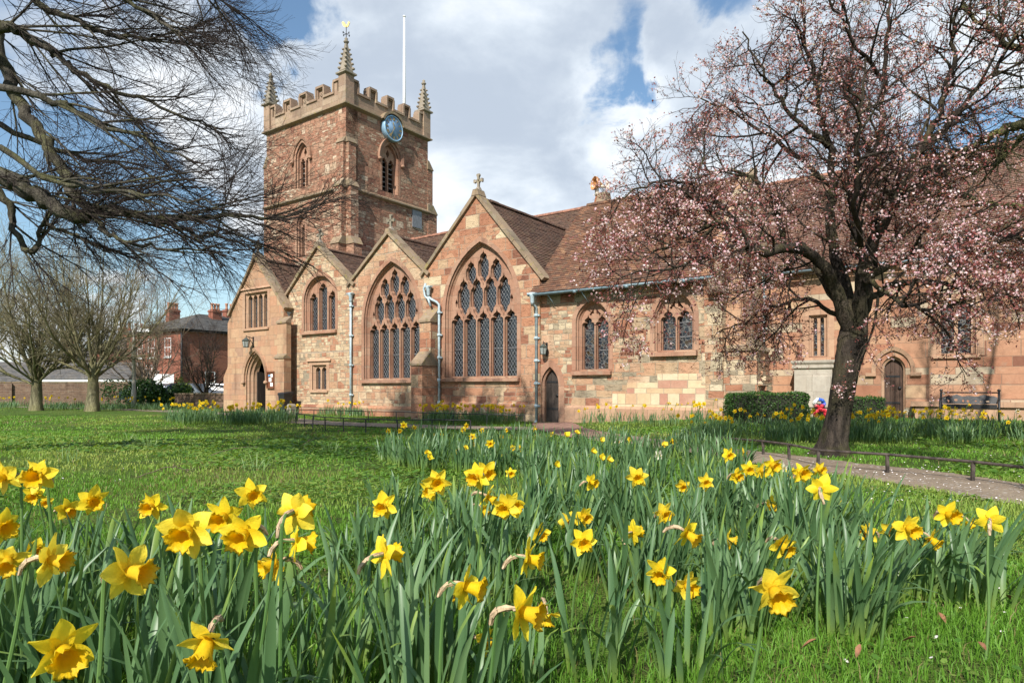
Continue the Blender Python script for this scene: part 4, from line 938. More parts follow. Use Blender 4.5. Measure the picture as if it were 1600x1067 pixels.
def rail(name, pts, h, label, nposts, r=.017, group=None, mat='rust_rail', two=False):
    """low park rail: rail > top_rail, posts"""
    pts = [Vector((p[0], p[1], 0)) for p in pts]; L = [0]
    for a, b_ in zip(pts[:-1], pts[1:]): L.append(L[-1]+(b_-a).length)
    def P(u):
        d = u*L[-1]
        for i in range(len(pts)-1):
            if d <= L[i+1]+1e-6: q = pts[i].lerp(pts[i+1], (d-L[i])/(L[i+1]-L[i])); break
        q.z = float(gz(q.x, q.y)); return q
    root = empty(name, P(0)); tag(root, label, 'rail', group); o0 = P(0)
    zs = [h+random.uniform(-.012, .012) for _ in range(nposts)]
    tr = MB(); tr.tube([P(i/(nposts-1))+Vector((0, 0, zs[i]))-o0 for i in range(nposts)], r, 7); tr.build('top_rail', M[mat], root)
    for i in range(nposts):
        q = P(i/(nposts-1))-o0; p = MB(); lean = Vector((random.uniform(-.02, .02), random.uniform(-.02, .02), 0))
        top = q+Vector((0, 0, zs[i]-r*.3)); p.hexa([tuple(q+Vector(v)+lean) for v in ((-r, -r*.8, -.1), (r, -r*.8, -.1), (r, r*.8, -.1), (-r, r*.8, -.1))]+[tuple(top+Vector(v)) for v in ((-r, -r*.8, 0), (r, -r*.8, 0), (r, r*.8, 0), (-r, r*.8, 0))])
        p.build('post', M[mat], root)
    return root
rail('low_rail', [g(1118, 706), g(1195, 712), g(1293, 735), g(1392, 741), g(1512, 752), g(1640, 771), g(1800, 800)], .205, 'worn black knee-high rail along the path in front of the plum tree', 8, .015)
rail('low_rail', [g(463, 664), g(500, 672), g(560, 677), g(640, 680), g(735, 683)], .36, 'thin black knee rail on the lawn side of the path to the porch', 9, .013, mat='iron')
rail('low_rail', [g(450, 655), g(520, 657), g(610, 660), g(700, 664), g(780, 667), g(820, 668)], .36, 'thin black knee rail between the path and the bed under the gables', 9, .013, mat='iron')

# ------------------------------------------------------------------ grass: individual blades, thinner with distance
def leafy(name, c0, c1, c2, trans=.35, rough=.55, attrn='tint', extra=None):
    """thin leaf: tint runs per blade, some light passes through"""
    m = bpy.data.materials.new(name); m.use_nodes = True; t = NT(m.node_tree); t.n.clear()
    f = attr(t, attrn); c = t.ramp(f, [(0, c0), (.5, c1), (1, c2)])
    if extra: c = t.mix(attr(t, extra[0]), c, extra[1])
    b = t.add('ShaderNodeBsdfPrincipled', i_Base_Color=c, i_Roughness=rough); b.inputs['Specular IOR Level'].default_value = .35
    tr = t.add('ShaderNodeBsdfTranslucent', i_Color=t.mix(1, c, (1.3, 1.25, .55), 'MULTIPLY')); mx = t.add('ShaderNodeMixShader', i_0=trans)
    t.l.new(b.outputs[0], mx.inputs[1]); t.l.new(tr.outputs[0], mx.inputs[2]); o = t.add('ShaderNodeOutputMaterial'); t.l.new(mx.outputs[0], o.inputs[0]); return m
M['grass'] = leafy('grass blades', (.085, .205, .02), (.16, .33, .036), (.36, .41, .10), extra=('base', (.26, .21, .09)))
M['clover'] = leafy('low lawn weeds', (.06, .15, .02), (.12, .24, .035), (.22, .30, .06))
def vnoise(x, y, s, seed=0):
    r = np.random.default_rng(seed); G = r.random((64, 64)); x = np.asarray(x)/s+31; y = np.asarray(y)/s+17
    i, j = np.floor(x).astype(int), np.floor(y).astype(int); u, v = x-i, y-j; u = u*u*(3-2*u); v = v*v*(3-2*v)
    g_ = lambda a, b_: G[a % 64, b_ % 64]
    return (g_(i, j)*(1-u)+g_(i+1, j)*u)*(1-v)+(g_(i, j+1)*(1-u)+g_(i+1, j+1)*u)*v
def scatter(y0, y1, dens, margin=None):
    margin = margin or (1.9 if y0 < 3 else 1.6)
    area = .5*(y1*y1-y0*y0)*1.5534*margin; n = int(area*dens)
    y = np.sqrt(rng.random(n)*(y1*y1-y0*y0)+y0*y0); x = (rng.random(n)-.5)*1.5534*margin*y
    return x, y
def blades(x, y, h, w, lean=.75):
    n = len(x); z = gz(x, y); a = rng.random(n)*6.283; la = rng.random(n)*6.283; ln = h*lean*rng.random(n)**.7*1.3
    dx, dy = np.cos(a)*w*.5, np.sin(a)*w*.5; lx, ly = np.cos(la)*ln, np.sin(la)*ln
    V = np.empty((n, 5, 3), np.float32)
    V[:, 0] = np.stack([x-dx, y-dy, z-.01], 1); V[:, 1] = np.stack([x+dx, y+dy, z-.01], 1)
    V[:, 2] = np.stack([x+dx*.8+lx*.35, y+dy*.8+ly*.35, z+h*.62], 1); V[:, 3] = np.stack([x-dx*.8+lx*.35, y-dy*.8+ly*.35, z+h*.62], 1)
    V[:, 4] = np.stack([x+lx, y+ly, z+h*np.sqrt(np.maximum(.15, 1-(ln/h)**2*.6))], 1)
    return V
Vs, T, B = [], [], []
for (ya, yb, dens, h, w) in ((1.2, 2.6, 6500, .066, .0034), (2.6, 4.2, 4200, .044, .0042), (4.2, 7, 1900, .042, .0062), (7, 11, 700, .042, .010), (11, 17, 280, .042, .016), (17, 27, 95, .045, .026)):
    x, y = scatter(ya, yb, dens); ok = off_paths(x, y) | ((rng.random(len(x)) < .02) & off_paths(x, y))
    lush = vnoise(x, y, .9, 3)*.6+vnoise(x, y, .35, 4)*.4
    ok &= rng.random(len(x)) < (.30+1.0*lush)*(1-.8*np.clip((vnoise(x, y, 1.3, 31)*.65+vnoise(x, y, .4, 32)*.35-.62)*7, 0, 1))
    x, y, lush = x[ok], y[ok], lush[ok]; n = len(x)
    hh = h*(.45+1.0*lush)*(.6+.8*rng.random(n)); Vs.append(blades(x, y, hh, w*(.7+.6*rng.random(n))))
    tint = np.clip(.75*vnoise(x, y, 1.9, 5)+.3*vnoise(x, y, .45, 8)+.22*rng.random(n)+.25*(1-lush)-.2, 0, 1); T.append(tint); B.append((rng.random(n) < .04+.22*np.clip((vnoise(x, y, 2.3, 15)-.58)*4, 0, 1)).astype(float))
V = np.concatenate(Vs); n = len(V); k = np.arange(n)*5
Fq = np.stack([k, k+1, k+2, k+3], 1); Ft = np.stack([k+3, k+2, k+4], 1)
tag(link('grass', np_mesh('grass', V.reshape(-1, 3), [Fq, Ft], M['grass'], {'tint': np.repeat(np.concatenate(T), 5), 'base': np.repeat(np.concatenate(B), 5)})), 'short bright green lawn grass in front of the church', 'grass', kind='stuff')
# clover and other small round-leaved weeds in patches
Vs, T = [], []
for (ya, yb, dens, r) in ((1.6, 3.2, 900, .010), (3.2, 6, 900, .014), (6, 10, 400, .02), (10, 16, 130, .03)):
    x, y = scatter(ya, yb, dens); p = vnoise(x, y, 1.1, 9)
    ok = off_paths(x, y) & (rng.random(len(x)) < np.clip((p-.42)*4, 0, 1)); x, y = x[ok], y[ok]; n = len(x); z = gz(x, y)+rng.random(n)*.04+.012
    a = rng.random(n)*6.283; rr = r*(.6+.9*rng.random(n)); tl = (rng.random((n, 2))-.5)*1.1
    V = np.empty((n, 5, 3), np.float32)
    for q in range(5):
        an = a+q*1.2566; cx_, cy_ = np.cos(an)*rr, np.sin(an)*rr*.8; V[:, q] = np.stack([x+cx_, y+cy_, z+cx_*tl[:, 0]+cy_*tl[:, 1]], 1)
    Vs.append(V); T.append(np.clip(rng.random(n), 0, 1))
V = np.concatenate(Vs); n = len(V)
tag(link('lawn_weeds', np_mesh('lawn_weeds', V.reshape(-1, 3), [np.arange(n*5).reshape(-1, 5)], M['clover'], {'tint': np.repeat(np.concatenate(T), 5)})), 'patches of clover and small round-leaved weeds in the lawn', 'weeds', kind='stuff')
# daisies and fallen petals as tiny pale dots; dead leaves
m_petal = plain('white petals', (.72, .66, .64), .7, var=.1)
def specks(name, pts, r, mat, label, cat, up=.03):
    n = len(pts); x, y = pts[:, 0], pts[:, 1]; z = gz(x, y)+up; a = rng.random(n)*6.28; V = np.empty((n, 6, 3), np.float32); rr = r*(.6+.8*rng.random(n)); tl = (rng.random((n, 2))-.5)*1.2
    for q in range(6):
        cx_, cy_ = np.cos(a+q*1.047)*rr, np.sin(a+q*1.047)*rr*.9; V[:, q] = np.stack([x+cx_, y+cy_, z+cx_*tl[:, 0]+cy_*tl[:, 1]], 1)
    return tag(link(name, np_mesh(name, V.reshape(-1, 3), [np.arange(n*6).reshape(-1, 6)], mat)), label, cat, kind='stuff')
P = []
for (px0, px1, py0, py1, n) in ((880, 1110, 658, 690, 260), (1120, 1600, 690, 745, 260), (1300, 1600, 900, 1060, 14), (1290, 1600, 735, 790, 300), (0, 560, 650, 800, 50)):
    for _ in range(n): P.append(g(random.uniform(px0, px1), random.uniform(py0, py1))[:2])
P = np.array(P); specks('daisies', P, .0062, m_petal, 'white daisies and fallen petals dotted over the lawn and path', 'daisies', .028)
# ------------------------------------------------------------------ trees
class Branches:
    """collects tapering limbs and twigs as polylines, builds them as one mesh of tubes"""
    def __init__(s): s.g = {}; s.tips = []
    def add(s, pts, rad, sides):
        s.g.setdefault((len(pts), sides), []).append((pts, rad))
    def mesh(s, name, mats):
        Vs, Fs, base = [], [], 0; tv = []
        for (n, k), L in s.g.items():
            P = np.array([p for p, _ in L], np.float32); Rr = np.array([r for _, r in L], np.float32); m = len(L)
            T = np.empty_like(P); T[:, 1:-1] = P[:, 2:]-P[:, :-2]; T[:, 0] = P[:, 1]-P[:, 0]; T[:, -1] = P[:, -1]-P[:, -2]
            T /= np.linalg.norm(T, axis=2, keepdims=True)+1e-9
            D = P[:, -1]-P[:, 0]; ref = np.eye(3, dtype=np.float32)[np.argmin(np.abs(D), axis=1)][:, None, :]
            A = np.cross(T, np.broadcast_to(ref, T.shape)); A /= np.linalg.norm(A, axis=2, keepdims=True)+1e-9; Bv = np.cross(T, A)
            an = np.arange(k)*2*np.pi/k
            V = P[:, :, None]+(A[:, :, None]*np.cos(an)[None, None, :, None]+Bv[:, :, None]*np.sin(an)[None, None, :, None])*Rr[:, :, None, None]
            i = np.arange(m)[:, None, None]*n*k+np.arange(n-1)[None, :, None]*k; j = np.arange(k)[None, None, :]; j2 = (j+1) % k
            Fs.append((np.stack([i+j, i+j2, i+k+j2, i+k+j], 3)+base).reshape(-1, 4)); Vs.append(V.reshape(-1, 3)); base += m*n*k
            tv.append(np.repeat(Rr.ravel(), k))
        return np_mesh(name, np.concatenate(Vs), [np.concatenate(Fs)], mats, {'thick': np.concatenate(tv)}, smooth=True)
def rv(rnd): 
    while True:
        v = Vector((rnd.uniform(-1, 1), rnd.uniform(-1, 1), rnd.uniform(-1, 1)))
        if .05 < v.length < 1: return v.normalized()
def deviate(d, ang, rnd):
    p = d.cross(rv(rnd)).normalized(); return (d*math.cos(ang)+p*math.sin(ang)).normalized()
def grow(B, p, d, L, r, lev, cfg, rnd):
    """one branch and, on it, the next level of branches"""
    c = cfg[lev]; n = c.get('n', 5); pts = [tuple(p)]; rad = [r]; p = Vector(p); d = Vector(d); dirs = [d.copy()]; step = L/(n-1)
    for i in range(1, n):
        d = (d+rv(rnd)*c['wob']+Vector(c.get('trop', (0, 0, 0)))*c.get('tk', 1)).normalized(); p = p+d*step; pts.append(tuple(p)); dirs.append(d.copy())
        rad.append(max(r*(1-(1-c.get('tip', .3))*i/(n-1)), c.get('rmin', .0015)))
    B.add(pts, rad, c.get('sides', 3))
    if lev+1 < len(cfg): side(B, [Vector(q) for q in pts], rad, dirs, L, lev+1, cfg, rnd)
    elif c.get('tips', True): B.tips.append((pts, dirs[-1]))
def side(B, pts, rad, dirs, L, lev, cfg, rnd, t0=None):
    c = cfg[lev]; k = c['k']; k = max(1, int(k*rnd.uniform(.75, 1.25)*(L/c['Lref'] if 'Lref' in c else 1))); t0 = c.get('t0', .2) if t0 is None else t0
    for i in range(k):
        t = t0+(1-t0)*(i+rnd.random())/k; f = t*(len(pts)-1); j = min(int(f), len(pts)-2); f -= j
        q = pts[j].lerp(pts[j+1], f); rr = rad[j]*(1-f)+rad[j+1]*f
        dd = deviate(dirs[min(j+1, len(dirs)-1)], R(rnd.uniform(*c['ang'])), rnd)
        if c.get('up'): dd = (dd+Vector((0, 0, c['up']))).normalized()
        if 'pull' in c: dd = (dd+Vector(c['pull'])).normalized()
        ln = c['len']*rnd.uniform(.6, 1.3)*(1-.45*t)
        grow(B, q, dd, ln, min(rr*.75, c['r']*rnd.uniform(.75, 1.2)), lev, cfg, rnd)
def limb(B, pts, r0, r1, cfg, rnd, sides=9, lev=1, sub=5, t0=.15, wob=.03):
    """a main limb along given points, with its side branches"""
    L = smooth_line(pts, sub); L = [p+rv(rnd)*wob*(1 if 0 < i < len(L)-1 else 0) for i, p in enumerate(L)]; n = len(L)
    rad = [r0+(r1-r0)*(i/(n-1))**.85 for i in range(n)]; rad = [x*rnd.uniform(.93, 1.08) for x in rad]
    B.add([tuple(p) for p in L], rad, sides)
    dirs = [(L[min(i+1, n-1)]-L[max(i-1, 0)]).normalized() for i in range(n)]
    ln = sum((b_-a).length for a, b_ in zip(L[:-1], L[1:]))
    if cfg: side(B, L, rad, dirs, ln, lev, cfg, rnd, t0)

def bark(name, c0, c1, moss, mossk=.4, twig=(.09, .07, .06), scale=6):
    """bark: furrowed on thick wood with moss on its upper side, plain on twigs"""
    m, t, b = new_mat(name); obj = t.add('ShaderNodeTexCoord').outputs['Object']; th = attr(t, 'thick')
    n1 = t.noise(t.vmath('MULTIPLY', obj, (1, 1, .3)), scale, 6, .65, .4); n2 = t.noise(obj, scale*.5, 4, .6)
    c = t.mix(t.maprange(n1, .35, .65), c0, c1)
    nz = t.add('ShaderNodeSeparateXYZ', i_0=t.add('ShaderNodeNewGeometry').outputs['Normal']).outputs[2]
    mk = t.math('MULTIPLY', t.math('MULTIPLY', t.maprange(n2, .42, .62), t.maprange(nz, -.3, .8, .35, 1)), mossk)
    c = t.mix(mk, c, moss); c = t.mix(t.maprange(th, .012, .003), c, twig)
    t.put(c, b.inputs['Base Color']); b.inputs['Roughness'].default_value = .9; b.inputs['Specular IOR Level'].default_value = .2
    n3 = t.noise(t.vmath('MULTIPLY', obj, (1, 1, .22)), scale*4, 5, .7, .8); c2 = t.mix(t.maprange(n3, .42, .62, 0, .65), c, t.mix(1, c, (.35, .33, .32), 'MULTIPLY')); t.put(c2, b.inputs['Base Color'])
    bump(t, b, t.math('ADD', n1, t.math('ADD', t.math('MULTIPLY', n3, -.8), t.math('MULTIPLY', t.noise(obj, scale*9, 4), .4))), .05, 1); return m
M['bark_plum'] = bark('plum bark', (.024, .019, .016), (.085, .066, .052), (.11, .105, .035), .5, (.07, .05, .042))
M['bark_beech'] = bark('beech bark', (.06, .052, .042), (.13, .115, .09), (.13, .135, .035), .6, (.055, .04, .036))
M['bark_green'] = bark('green lichened bark', (.06, .055, .035), (.15, .14, .075), (.23, .22, .06), .8, (.13, .125, .06))
M['bark_far'] = bark('grey green bark', (.12, .105, .06), (.26, .235, .14), (.30, .29, .11), .6, (.27, .225, .14), 3)
M['bark_pink'] = bark('pinkish bark', (.22, .16, .11), (.34, .26, .19), (.25, .22, .12), .3, (.22, .16, .12), 4)

def trunk_mesh(pts, rads, rnd, flare=.6, sides=22, ridges=6, lump=.08):
    """trunk with root flare and ridged, lumpy section"""
    L = smooth_line(pts, 8); n = len(L); rr = np.interp(np.linspace(0, 1, n), np.linspace(0, 1, len(rads)), rads); V = []; ph = rnd.random()*6
    for i, p in enumerate(L):
        t = (L[min(i+1, n-1)]-L[max(i-1, 0)]).normalized(); a = t.cross(Vector((0, 1, 0))).normalized(); b_ = t.cross(a); u = i/(n-1)
        fl = flare*math.exp(-i*.24)
        for k in range(sides):
            an = 2*math.pi*k/sides; r = rr[i]*(1+lump*math.sin(3*an+ph+u*5)+lump*.6*math.sin(ridges*an-u*4+ph*2)+fl*(.55+.6*max(0, math.sin(5*an*.8+ph)))+rnd.uniform(-.025, .025))
            V.append(p+a*math.cos(an)*r+b_*math.sin(an)*r)
    Fq = [(i*sides+k, i*sides+(k+1) % sides, (i+1)*sides+(k+1) % sides, (i+1)*sides+k) for i in range(n-1) for k in range(sides)]
    return np.array([tuple(v) for v in V]), np.array(Fq)
def tree(name, label, cat, base, trunk, bmesh_, bark_, group=None, extra=()):
    root = empty(name, base); tag(root, label, cat, group)
    off = Vector(base)
    for nm, me in (('trunk', trunk), ('branches', bmesh_), *extra):
        if me is None: continue
        me.transform(Matrix.Translation(-off)); link(nm, me, root)
    return root

# --- the plum tree in blossom, right foreground
rnd = random.Random(11); B = Branches()
D = 9.0; bs = g(1300, 712); D = bs[1]
def pt(px, py, dy=0.0): return at(px, py, D+dy)
cfg_p = [None,
    dict(k=18, Lref=3.0, len=1.1, ang=(35, 80), r=.018, wob=.30, n=6, tip=.35, sides=5, up=.12, t0=.2),
    dict(k=9, len=.6, ang=(30, 70), r=.0065, wob=.34, n=5, tip=.4, sides=4, t0=.15, up=.05),
    dict(k=6, len=.28, ang=(25, 65), r=.0028, wob=.3, n=4, tip=.5, sides=3, t0=.2, rmin=.0013)]
limbs = [([(1335, 535, 0), (1300, 440, -.2), (1262, 392, -.4), (1188, 394, -.7), (1150, 372, -.9), (1118, 350, -1.0), (1070, 372, -1.1), (1020, 392, -1.1)], .12, .015),
    ([(1310, 470, -.1), (1262, 392, .1), (1226, 382, .3), (1215, 324, .4), (1190, 288, .4), (1152, 268, .5), (1090, 276, .6), (1020, 292, .7)], .075, .01),
    ([(1338, 520, 0), (1310, 420, .1), (1297, 324, .2), (1300, 279, .2), (1294, 211, .1), (1278, 162, 0), (1265, 90, 0), (1252, 10, 0)], .11, .018),
    ([(1340, 520, 0), (1360, 420, .1), (1372, 279, -.1), (1377, 202, -.2), (1385, 90, -.2), (1392, -20, -.2)], .10, .02),
    ([(1342, 520, 0), (1352, 405, -.3), (1390, 324, -.5), (1431, 243, -.7), (1462, 195, -.7), (1486, 105, -.8), (1496, 10, -.9)], .12, .02),
    ([(1352, 440, -.3), (1420, 395, -.6), (1500, 372, -1.0), (1590, 372, -1.3), (1680, 390, -1.5)], .075, .015),
    ([(1345, 470, 0), (1420, 440, .5), (1510, 448, .9), (1600, 440, 1.2), (1700, 455, 1.4)], .07, .015),
    ([(1320, 500, 0), (1262, 470, .4), (1206, 478, .7), (1160, 505, .8), (1125, 520, .9)], .045, .01),
    ([(1188, 392, -.7), (1120, 318, -.7), (1070, 285, -.6), (1010, 290, -.5), (955, 318, -.5)], .045, .009),
    ([(1294, 230, .1), (1230, 170, .3), (1190, 110, .4), (1160, 50, .5)], .05, .012), ([(1300, 290, .2), (1210, 215, .8), (1140, 175, 1.1), (1090, 150, 1.2)], .05, .01),
    ([(1385, 130, -.2), (1330, 60, -.6), (1290, -20, -.8)], .04, .012), ([(1440, 235, -.7), (1520, 150, -.9), (1590, 60, -1.0), (1650, -10, -1.0)], .05, .012),
    ([(1372, 300, -.1), (1420, 300, .9), (1500, 240, 1.4), (1570, 230, 1.7)], .05, .012), ([(1150, 372, -.9), (1085, 410, -1.2), (1010, 425, -1.4), (945, 430, -1.5)], .03, .008),
    ([(1352, 430, -.2), (1400, 470, -1.0), (1470, 480, -1.5), (1560, 470, -1.9)], .045, .01), ([(1262, 392, .1), (1200, 440, 1.0), (1150, 470, 1.3)], .03, .008),
    ([(1340, 400, 0), (1330, 300, 1.2), (1325, 180, 1.7), (1330, 60, 1.9)], .07, .014), ([(1350, 420, 0), (1335, 320, -1.1), (1340, 200, -1.6), (1352, 90, -1.8)], .06, .012)]
for pts, r0, r1 in limbs: limb(B, [pt(*p) for p in pts], r0*.78, r1*.8, cfg_p, rnd, lev=1, wob=.035)
bm_p = B.mesh('branches', M['bark_plum'])
tp = [Vector(bs)+Vector((0, 0, -.1)), pt(1303, 690), pt(1311, 640), pt(1320, 580), pt(1332, 535), pt(1338, 500)]
Vt, Ft = trunk_mesh(tp, [.22, .155, .138, .15, .175, .15], rnd, flare=1.0, lump=.11)
# two stubby forks continue the trunk into the main limbs
tr_p = np_mesh('trunk', Vt, [Ft], M['bark_plum'], {'thick': np.full(len(Vt), .3)}, smooth=True)
# blossom and young leaves, in small clusters along the outer twigs
def rand_frames(n):
    a = rng.normal(size=(n, 3)); a /= np.linalg.norm(a, axis=1, keepdims=True); b_ = np.cross(a, rng.normal(size=(n, 3))); b_ /= np.linalg.norm(b_, axis=1, keepdims=True); return a, b_
def tip_points(tips, per, jit, tmin=.25):
    P = np.array([t_[0] for t_ in tips]); m, k, _ = P.shape; P = np.repeat(P, per, axis=0); u = (tmin+(1-tmin)*rng.random(len(P)))*(k-1); j = np.minimum(u.astype(int), k-2); f = (u-j)[:, None]
    return P[np.arange(len(P)), j]*(1-f)+P[np.arange(len(P)), j+1]*f+rng.normal(size=(len(P), 3))*jit
def leaves_mesh(name, C, size, mat, asp=.55, tint=None):
    n = len(C); a, b_ = rand_frames(n); s = size*(.65+.7*rng.random(n))[:, None]; nn = np.cross(a, b_)*s*.18
    V = np.stack([C, C+a*s*.5+b_*s*asp*.5+nn, C+a*s, C+a*s*.5-b_*s*asp*.5+nn], 1); k = np.arange(n)*4
    tt = rng.random(n) if tint is None else tint
    return np_mesh(name, V.reshape(-1, 3), [np.stack([k, k+1, k+2, k+3], 1)], mat, {'tint': np.repeat(tt, 4)})
def flowers_mesh(name, C, size, mat):
    n = len(C); a, b_ = rand_frames(n); c = np.cross(a, b_); s = size*(.7+.6*rng.random(n))[:, None]; V = np.empty((n, 11, 3)); V[:, 0] = C-c*s*.12
    for q in range(10):
        an = q*math.pi/5; rr = s*(.5 if q % 2 == 0 else .27); V[:, q+1] = C+a*rr*math.cos(an)+b_*rr*math.sin(an)+c*s*(.1 if q % 2 == 0 else 0)
    k = np.arange(n)*11; Fs = [np.stack([k, k+1+(q-1) % 10, k+1+q, k+1+(q+1) % 10], 1) for q in range(0, 10, 2)]
    return np_mesh(name, V.reshape(-1, 3), [np.concatenate(Fs)], mat, {'tint': np.repeat(rng.random(n), 11)})
M['plum_leaf'] = leafy('young copper leaves', (.22, .058, .062), (.33, .105, .105), (.42, .18, .155), .45)
M['blossom'] = leafy('pale pink blossom', (.72, .40, .47), (.82, .58, .63), (.87, .76, .78), .4)
tips = [t_ for t_ in B.tips]
print('plum tips', len(tips))
def zone(P):      # how much blossom grows here: full low and outside, sparse in the upper middle
    px = CX+F*P[:, 0]/P[:, 1]; py = HY-F*(P[:, 2]-CAMZ)/P[:, 1]
    return px, py
P = np.array([t_[0][-1] for t_ in tips])
w_ = np.clip(.35+.55*(P[:, 2]-bs[2] < 3.2)+.35*vnoise(P[:, 0]*2+P[:, 1], P[:, 2]*2+P[:, 1], .8, 21), 0, 1)
sel = [t_ for t_, w, r_ in zip(tips, w_, rng.random(len(tips))) if r_ < w]
C1 = tip_points(sel, 4, .013); C2 = tip_points([t_ for t_, r_ in zip(sel, rng.random(len(sel))*.55+.45*vnoise(np.array([t_[0][-1][0]*3+t_[0][-1][1]*2 for t_ in sel]), np.array([t_[0][-1][2]*3 for t_ in sel]), .9, 77)) if r_ < .46], 7, .021, .45)
lf = leaves_mesh('leaves', C1, .032, M['plum_leaf'], .6); bl = flowers_mesh('blossom', C2, .029, M['blossom'])
print('plum leaves', len(C1), len(C2))
tree('plum_tree', 'purple plum tree with thick leaning trunk, pale pink blossom and copper leaves', 'tree', bs, tr_p, bm_p, None, extra=(('leaves', lf), ('blossom', bl)))

# --- bare mossy tree just outside the frame on the right; its limbs reach in
rnd = random.Random(23); B = Branches(); D = 8.6
cfg_r = [None, dict(k=12, Lref=2.6, len=1.0, ang=(25, 65), r=.02, wob=.26, n=6, tip=.35, sides=5, t0=.15, pull=(-.15, 0, 0)),
    dict(k=5, len=.55, ang=(25, 65), r=.008, wob=.3, n=5, tip=.4, sides=4), dict(k=4, len=.28, ang=(25, 60), r=.0035, wob=.3, n=4, tip=.5, sides=3, rmin=.0017)]
bs = (8.3, 9.3, float(gz(8.3, 9.3))); T0 = lambda z: Vector((bs[0], bs[1], z))
for pts, r0, r1 in (([T0(3.6), pt(1690, 230), pt(1600, 196), pt(1545, 214), pt(1490, 244), pt(1430, 268)], .10, .02), ([T0(3.2), pt(1700, 330), pt(1600, 326), pt(1535, 316), pt(1470, 300)], .075, .012),
        ([T0(4.2), pt(1700, 130), pt(1620, 90), pt(1560, 60), pt(1500, 10)], .09, .02), ([T0(3.9), pt(1690, 180), pt(1610, 205), pt(1560, 250), pt(1500, 280)], .05, .01), ([T0(4.6), pt(1680, 40), pt(1600, -10), pt(1540, -60)], .08, .02), ([T0(4.9), T0(7)+Vector((.15, 0, 0)), T0(9.5)+Vector((-.1, .1, 0)), T0(12)], .12, .03), ([T0(5.6), T0(7.5)+Vector((1.0, .3, 0)), T0(9.5)+Vector((1.6, .4, 0)), T0(11.5)+Vector((1.9, .6, 0))], .10, .03), ([T0(6.2), T0(8)+Vector((-.7, -.4, 0)), T0(10)+Vector((-1.2, -.6, 0)), T0(11.8)+Vector((-1.3, -.8, 0))], .09, .025)):
    limb(B, pts, r0, r1, cfg_r, rnd, lev=1)
Vt, Ft = trunk_mesh([Vector(bs), T0(1.0), T0(2.4), T0(3.8), T0(5.0)], [.27, .22, .2, .17, .11], rnd)
tree('bare_tree', 'bare yellow-green lichened tree reaching in from the right edge behind the blossom', 'tree', bs, np_mesh('trunk', Vt, [Ft], M['bark_green'], {'thick': np.full(len(Vt), .3)}, smooth=True), B.mesh('branches', M['bark_green']), None)

# --- the beech whose long limbs sweep in from the upper left
rnd = random.Random(5); B = Branches(); D = 7.2
cfg_b = [None,
    dict(k=11, Lref=3.0, len=1.35, ang=(12, 42), r=.014, wob=.13, n=8, tip=.3, sides=5, t0=.12, pull=(.22, 0, -.03)),
    dict(k=9, len=.75, ang=(18, 45), r=.0050, wob=.15, n=6, tip=.4, sides=4, t0=.12, pull=(.10, 0, .02)),
    dict(k=8, len=.3, ang=(22, 50), r=.0022, wob=.18, n=4, tip=.5, sides=3, t0=.15, up=.1, rmin=.0010)]
bs = (-8.6, 7.2, float(gz(-8.6, 7.2))); T0 = lambda z: Vector((bs[0], bs[1], z))
bl_ = [([T0(3.6), pt(-120, 240, -.3), (0, 276, -.3), (39, 295, -.3), (79, 319, -.3), (122, 343, -.3), (146, 327, -.2), (197, 331, -.1), (256, 346, 0), (315, 368, .1), (345, 356, .2)], .13, .012),
    ([T0(4.6), pt(-60, 20, .4), (0, 83, .4), (24, 146, .4), (47, 189, .3), (79, 232, .2), (104, 275, .1), (116, 305, 0), (146, 327, -.1)], .085, .045),
    ([(146, 327, -.1), (181, 334, -.2), (252, 340, -.3), (323, 336, -.3), (394, 341, -.3), (455, 335, -.3), (500, 322, -.3)], .05, .006),
    ([T0(4.8), pt(-80, 10, -.3), (0, 43, -.3), (24, 45, -.3), (47, 63, -.2), (83, 83, -.1), (98, 95, 0), (157, 134, .1), (220, 152, .2), (300, 185, .3), (350, 202, .4)], .075, .008),
    ([T0(5.2), pt(-60, -60, .6), (63, 8, .6), (106, 28, .7), (157, 48, .8), (210, 60, .9), (262, 52, 1.0), (312, 46, 1.1)], .06, .006),
    ([T0(3.4), pt(-110, 260, .5), (0, 303, .5), (16, 346, .5), (40, 394, .4), (60, 374, .4), (70, 350, .4), (110, 365, .5), (170, 395, .6)], .06, .008),
    ([(146, 339, -.2), (173, 366, -.4), (220, 382, -.5), (295, 388, -.6), (394, 389, -.7)], .03, .005),
    ([(-40, 170, 1.0), (40, 215, 1.0), (120, 245, 1.1), (200, 262, 1.2), (290, 290, 1.3), (330, 297, 1.3)], .04, .006),
    ([(-60, 120, -.8), (60, 150, -.8), (150, 190, -.8), (240, 225, -.9), (320, 256, -1.0)], .045, .006),
    ([T0(5.4), (40, -60, -.5), (150, -20, -.6), (250, 30, -.7), (290, 60, -.8)], .05, .006),
    ([T0(5.6), (100, -90, .3), (230, -70, .3), (300, -30, .3), (340, 10, .3), (366, 52, .3)], .045, .005),
    ([(0, 230, -1.0), (90, 285, -1.1), (180, 300, -1.2), (280, 312, -1.3), (350, 318, -1.4)], .03, .005)]
for k in range(15):      # unseen upper crown, added and shaped to shade the lawn
    a_ = k*2.4; z_ = 7.0+k*.42; T1 = T0(z_); e = Vector((math.cos(a_), math.sin(a_), .45)); Lk = 5.6-.15*k; Lk *= .45 if e.y < -.2 else 1
    bl_.append(([T1, T1+e*Lk*.4, T1+e*Lk*.8+Vector((0, 0, -.2)), T1+e*Lk+Vector((0, 0, -.5))], .19, .03))
bl_.append(([T0(6.0), T0(8.5)+Vector((.2, 0, 0)), T0(12), T0(14)+Vector((-.2, .1, 0))], .17, .02))
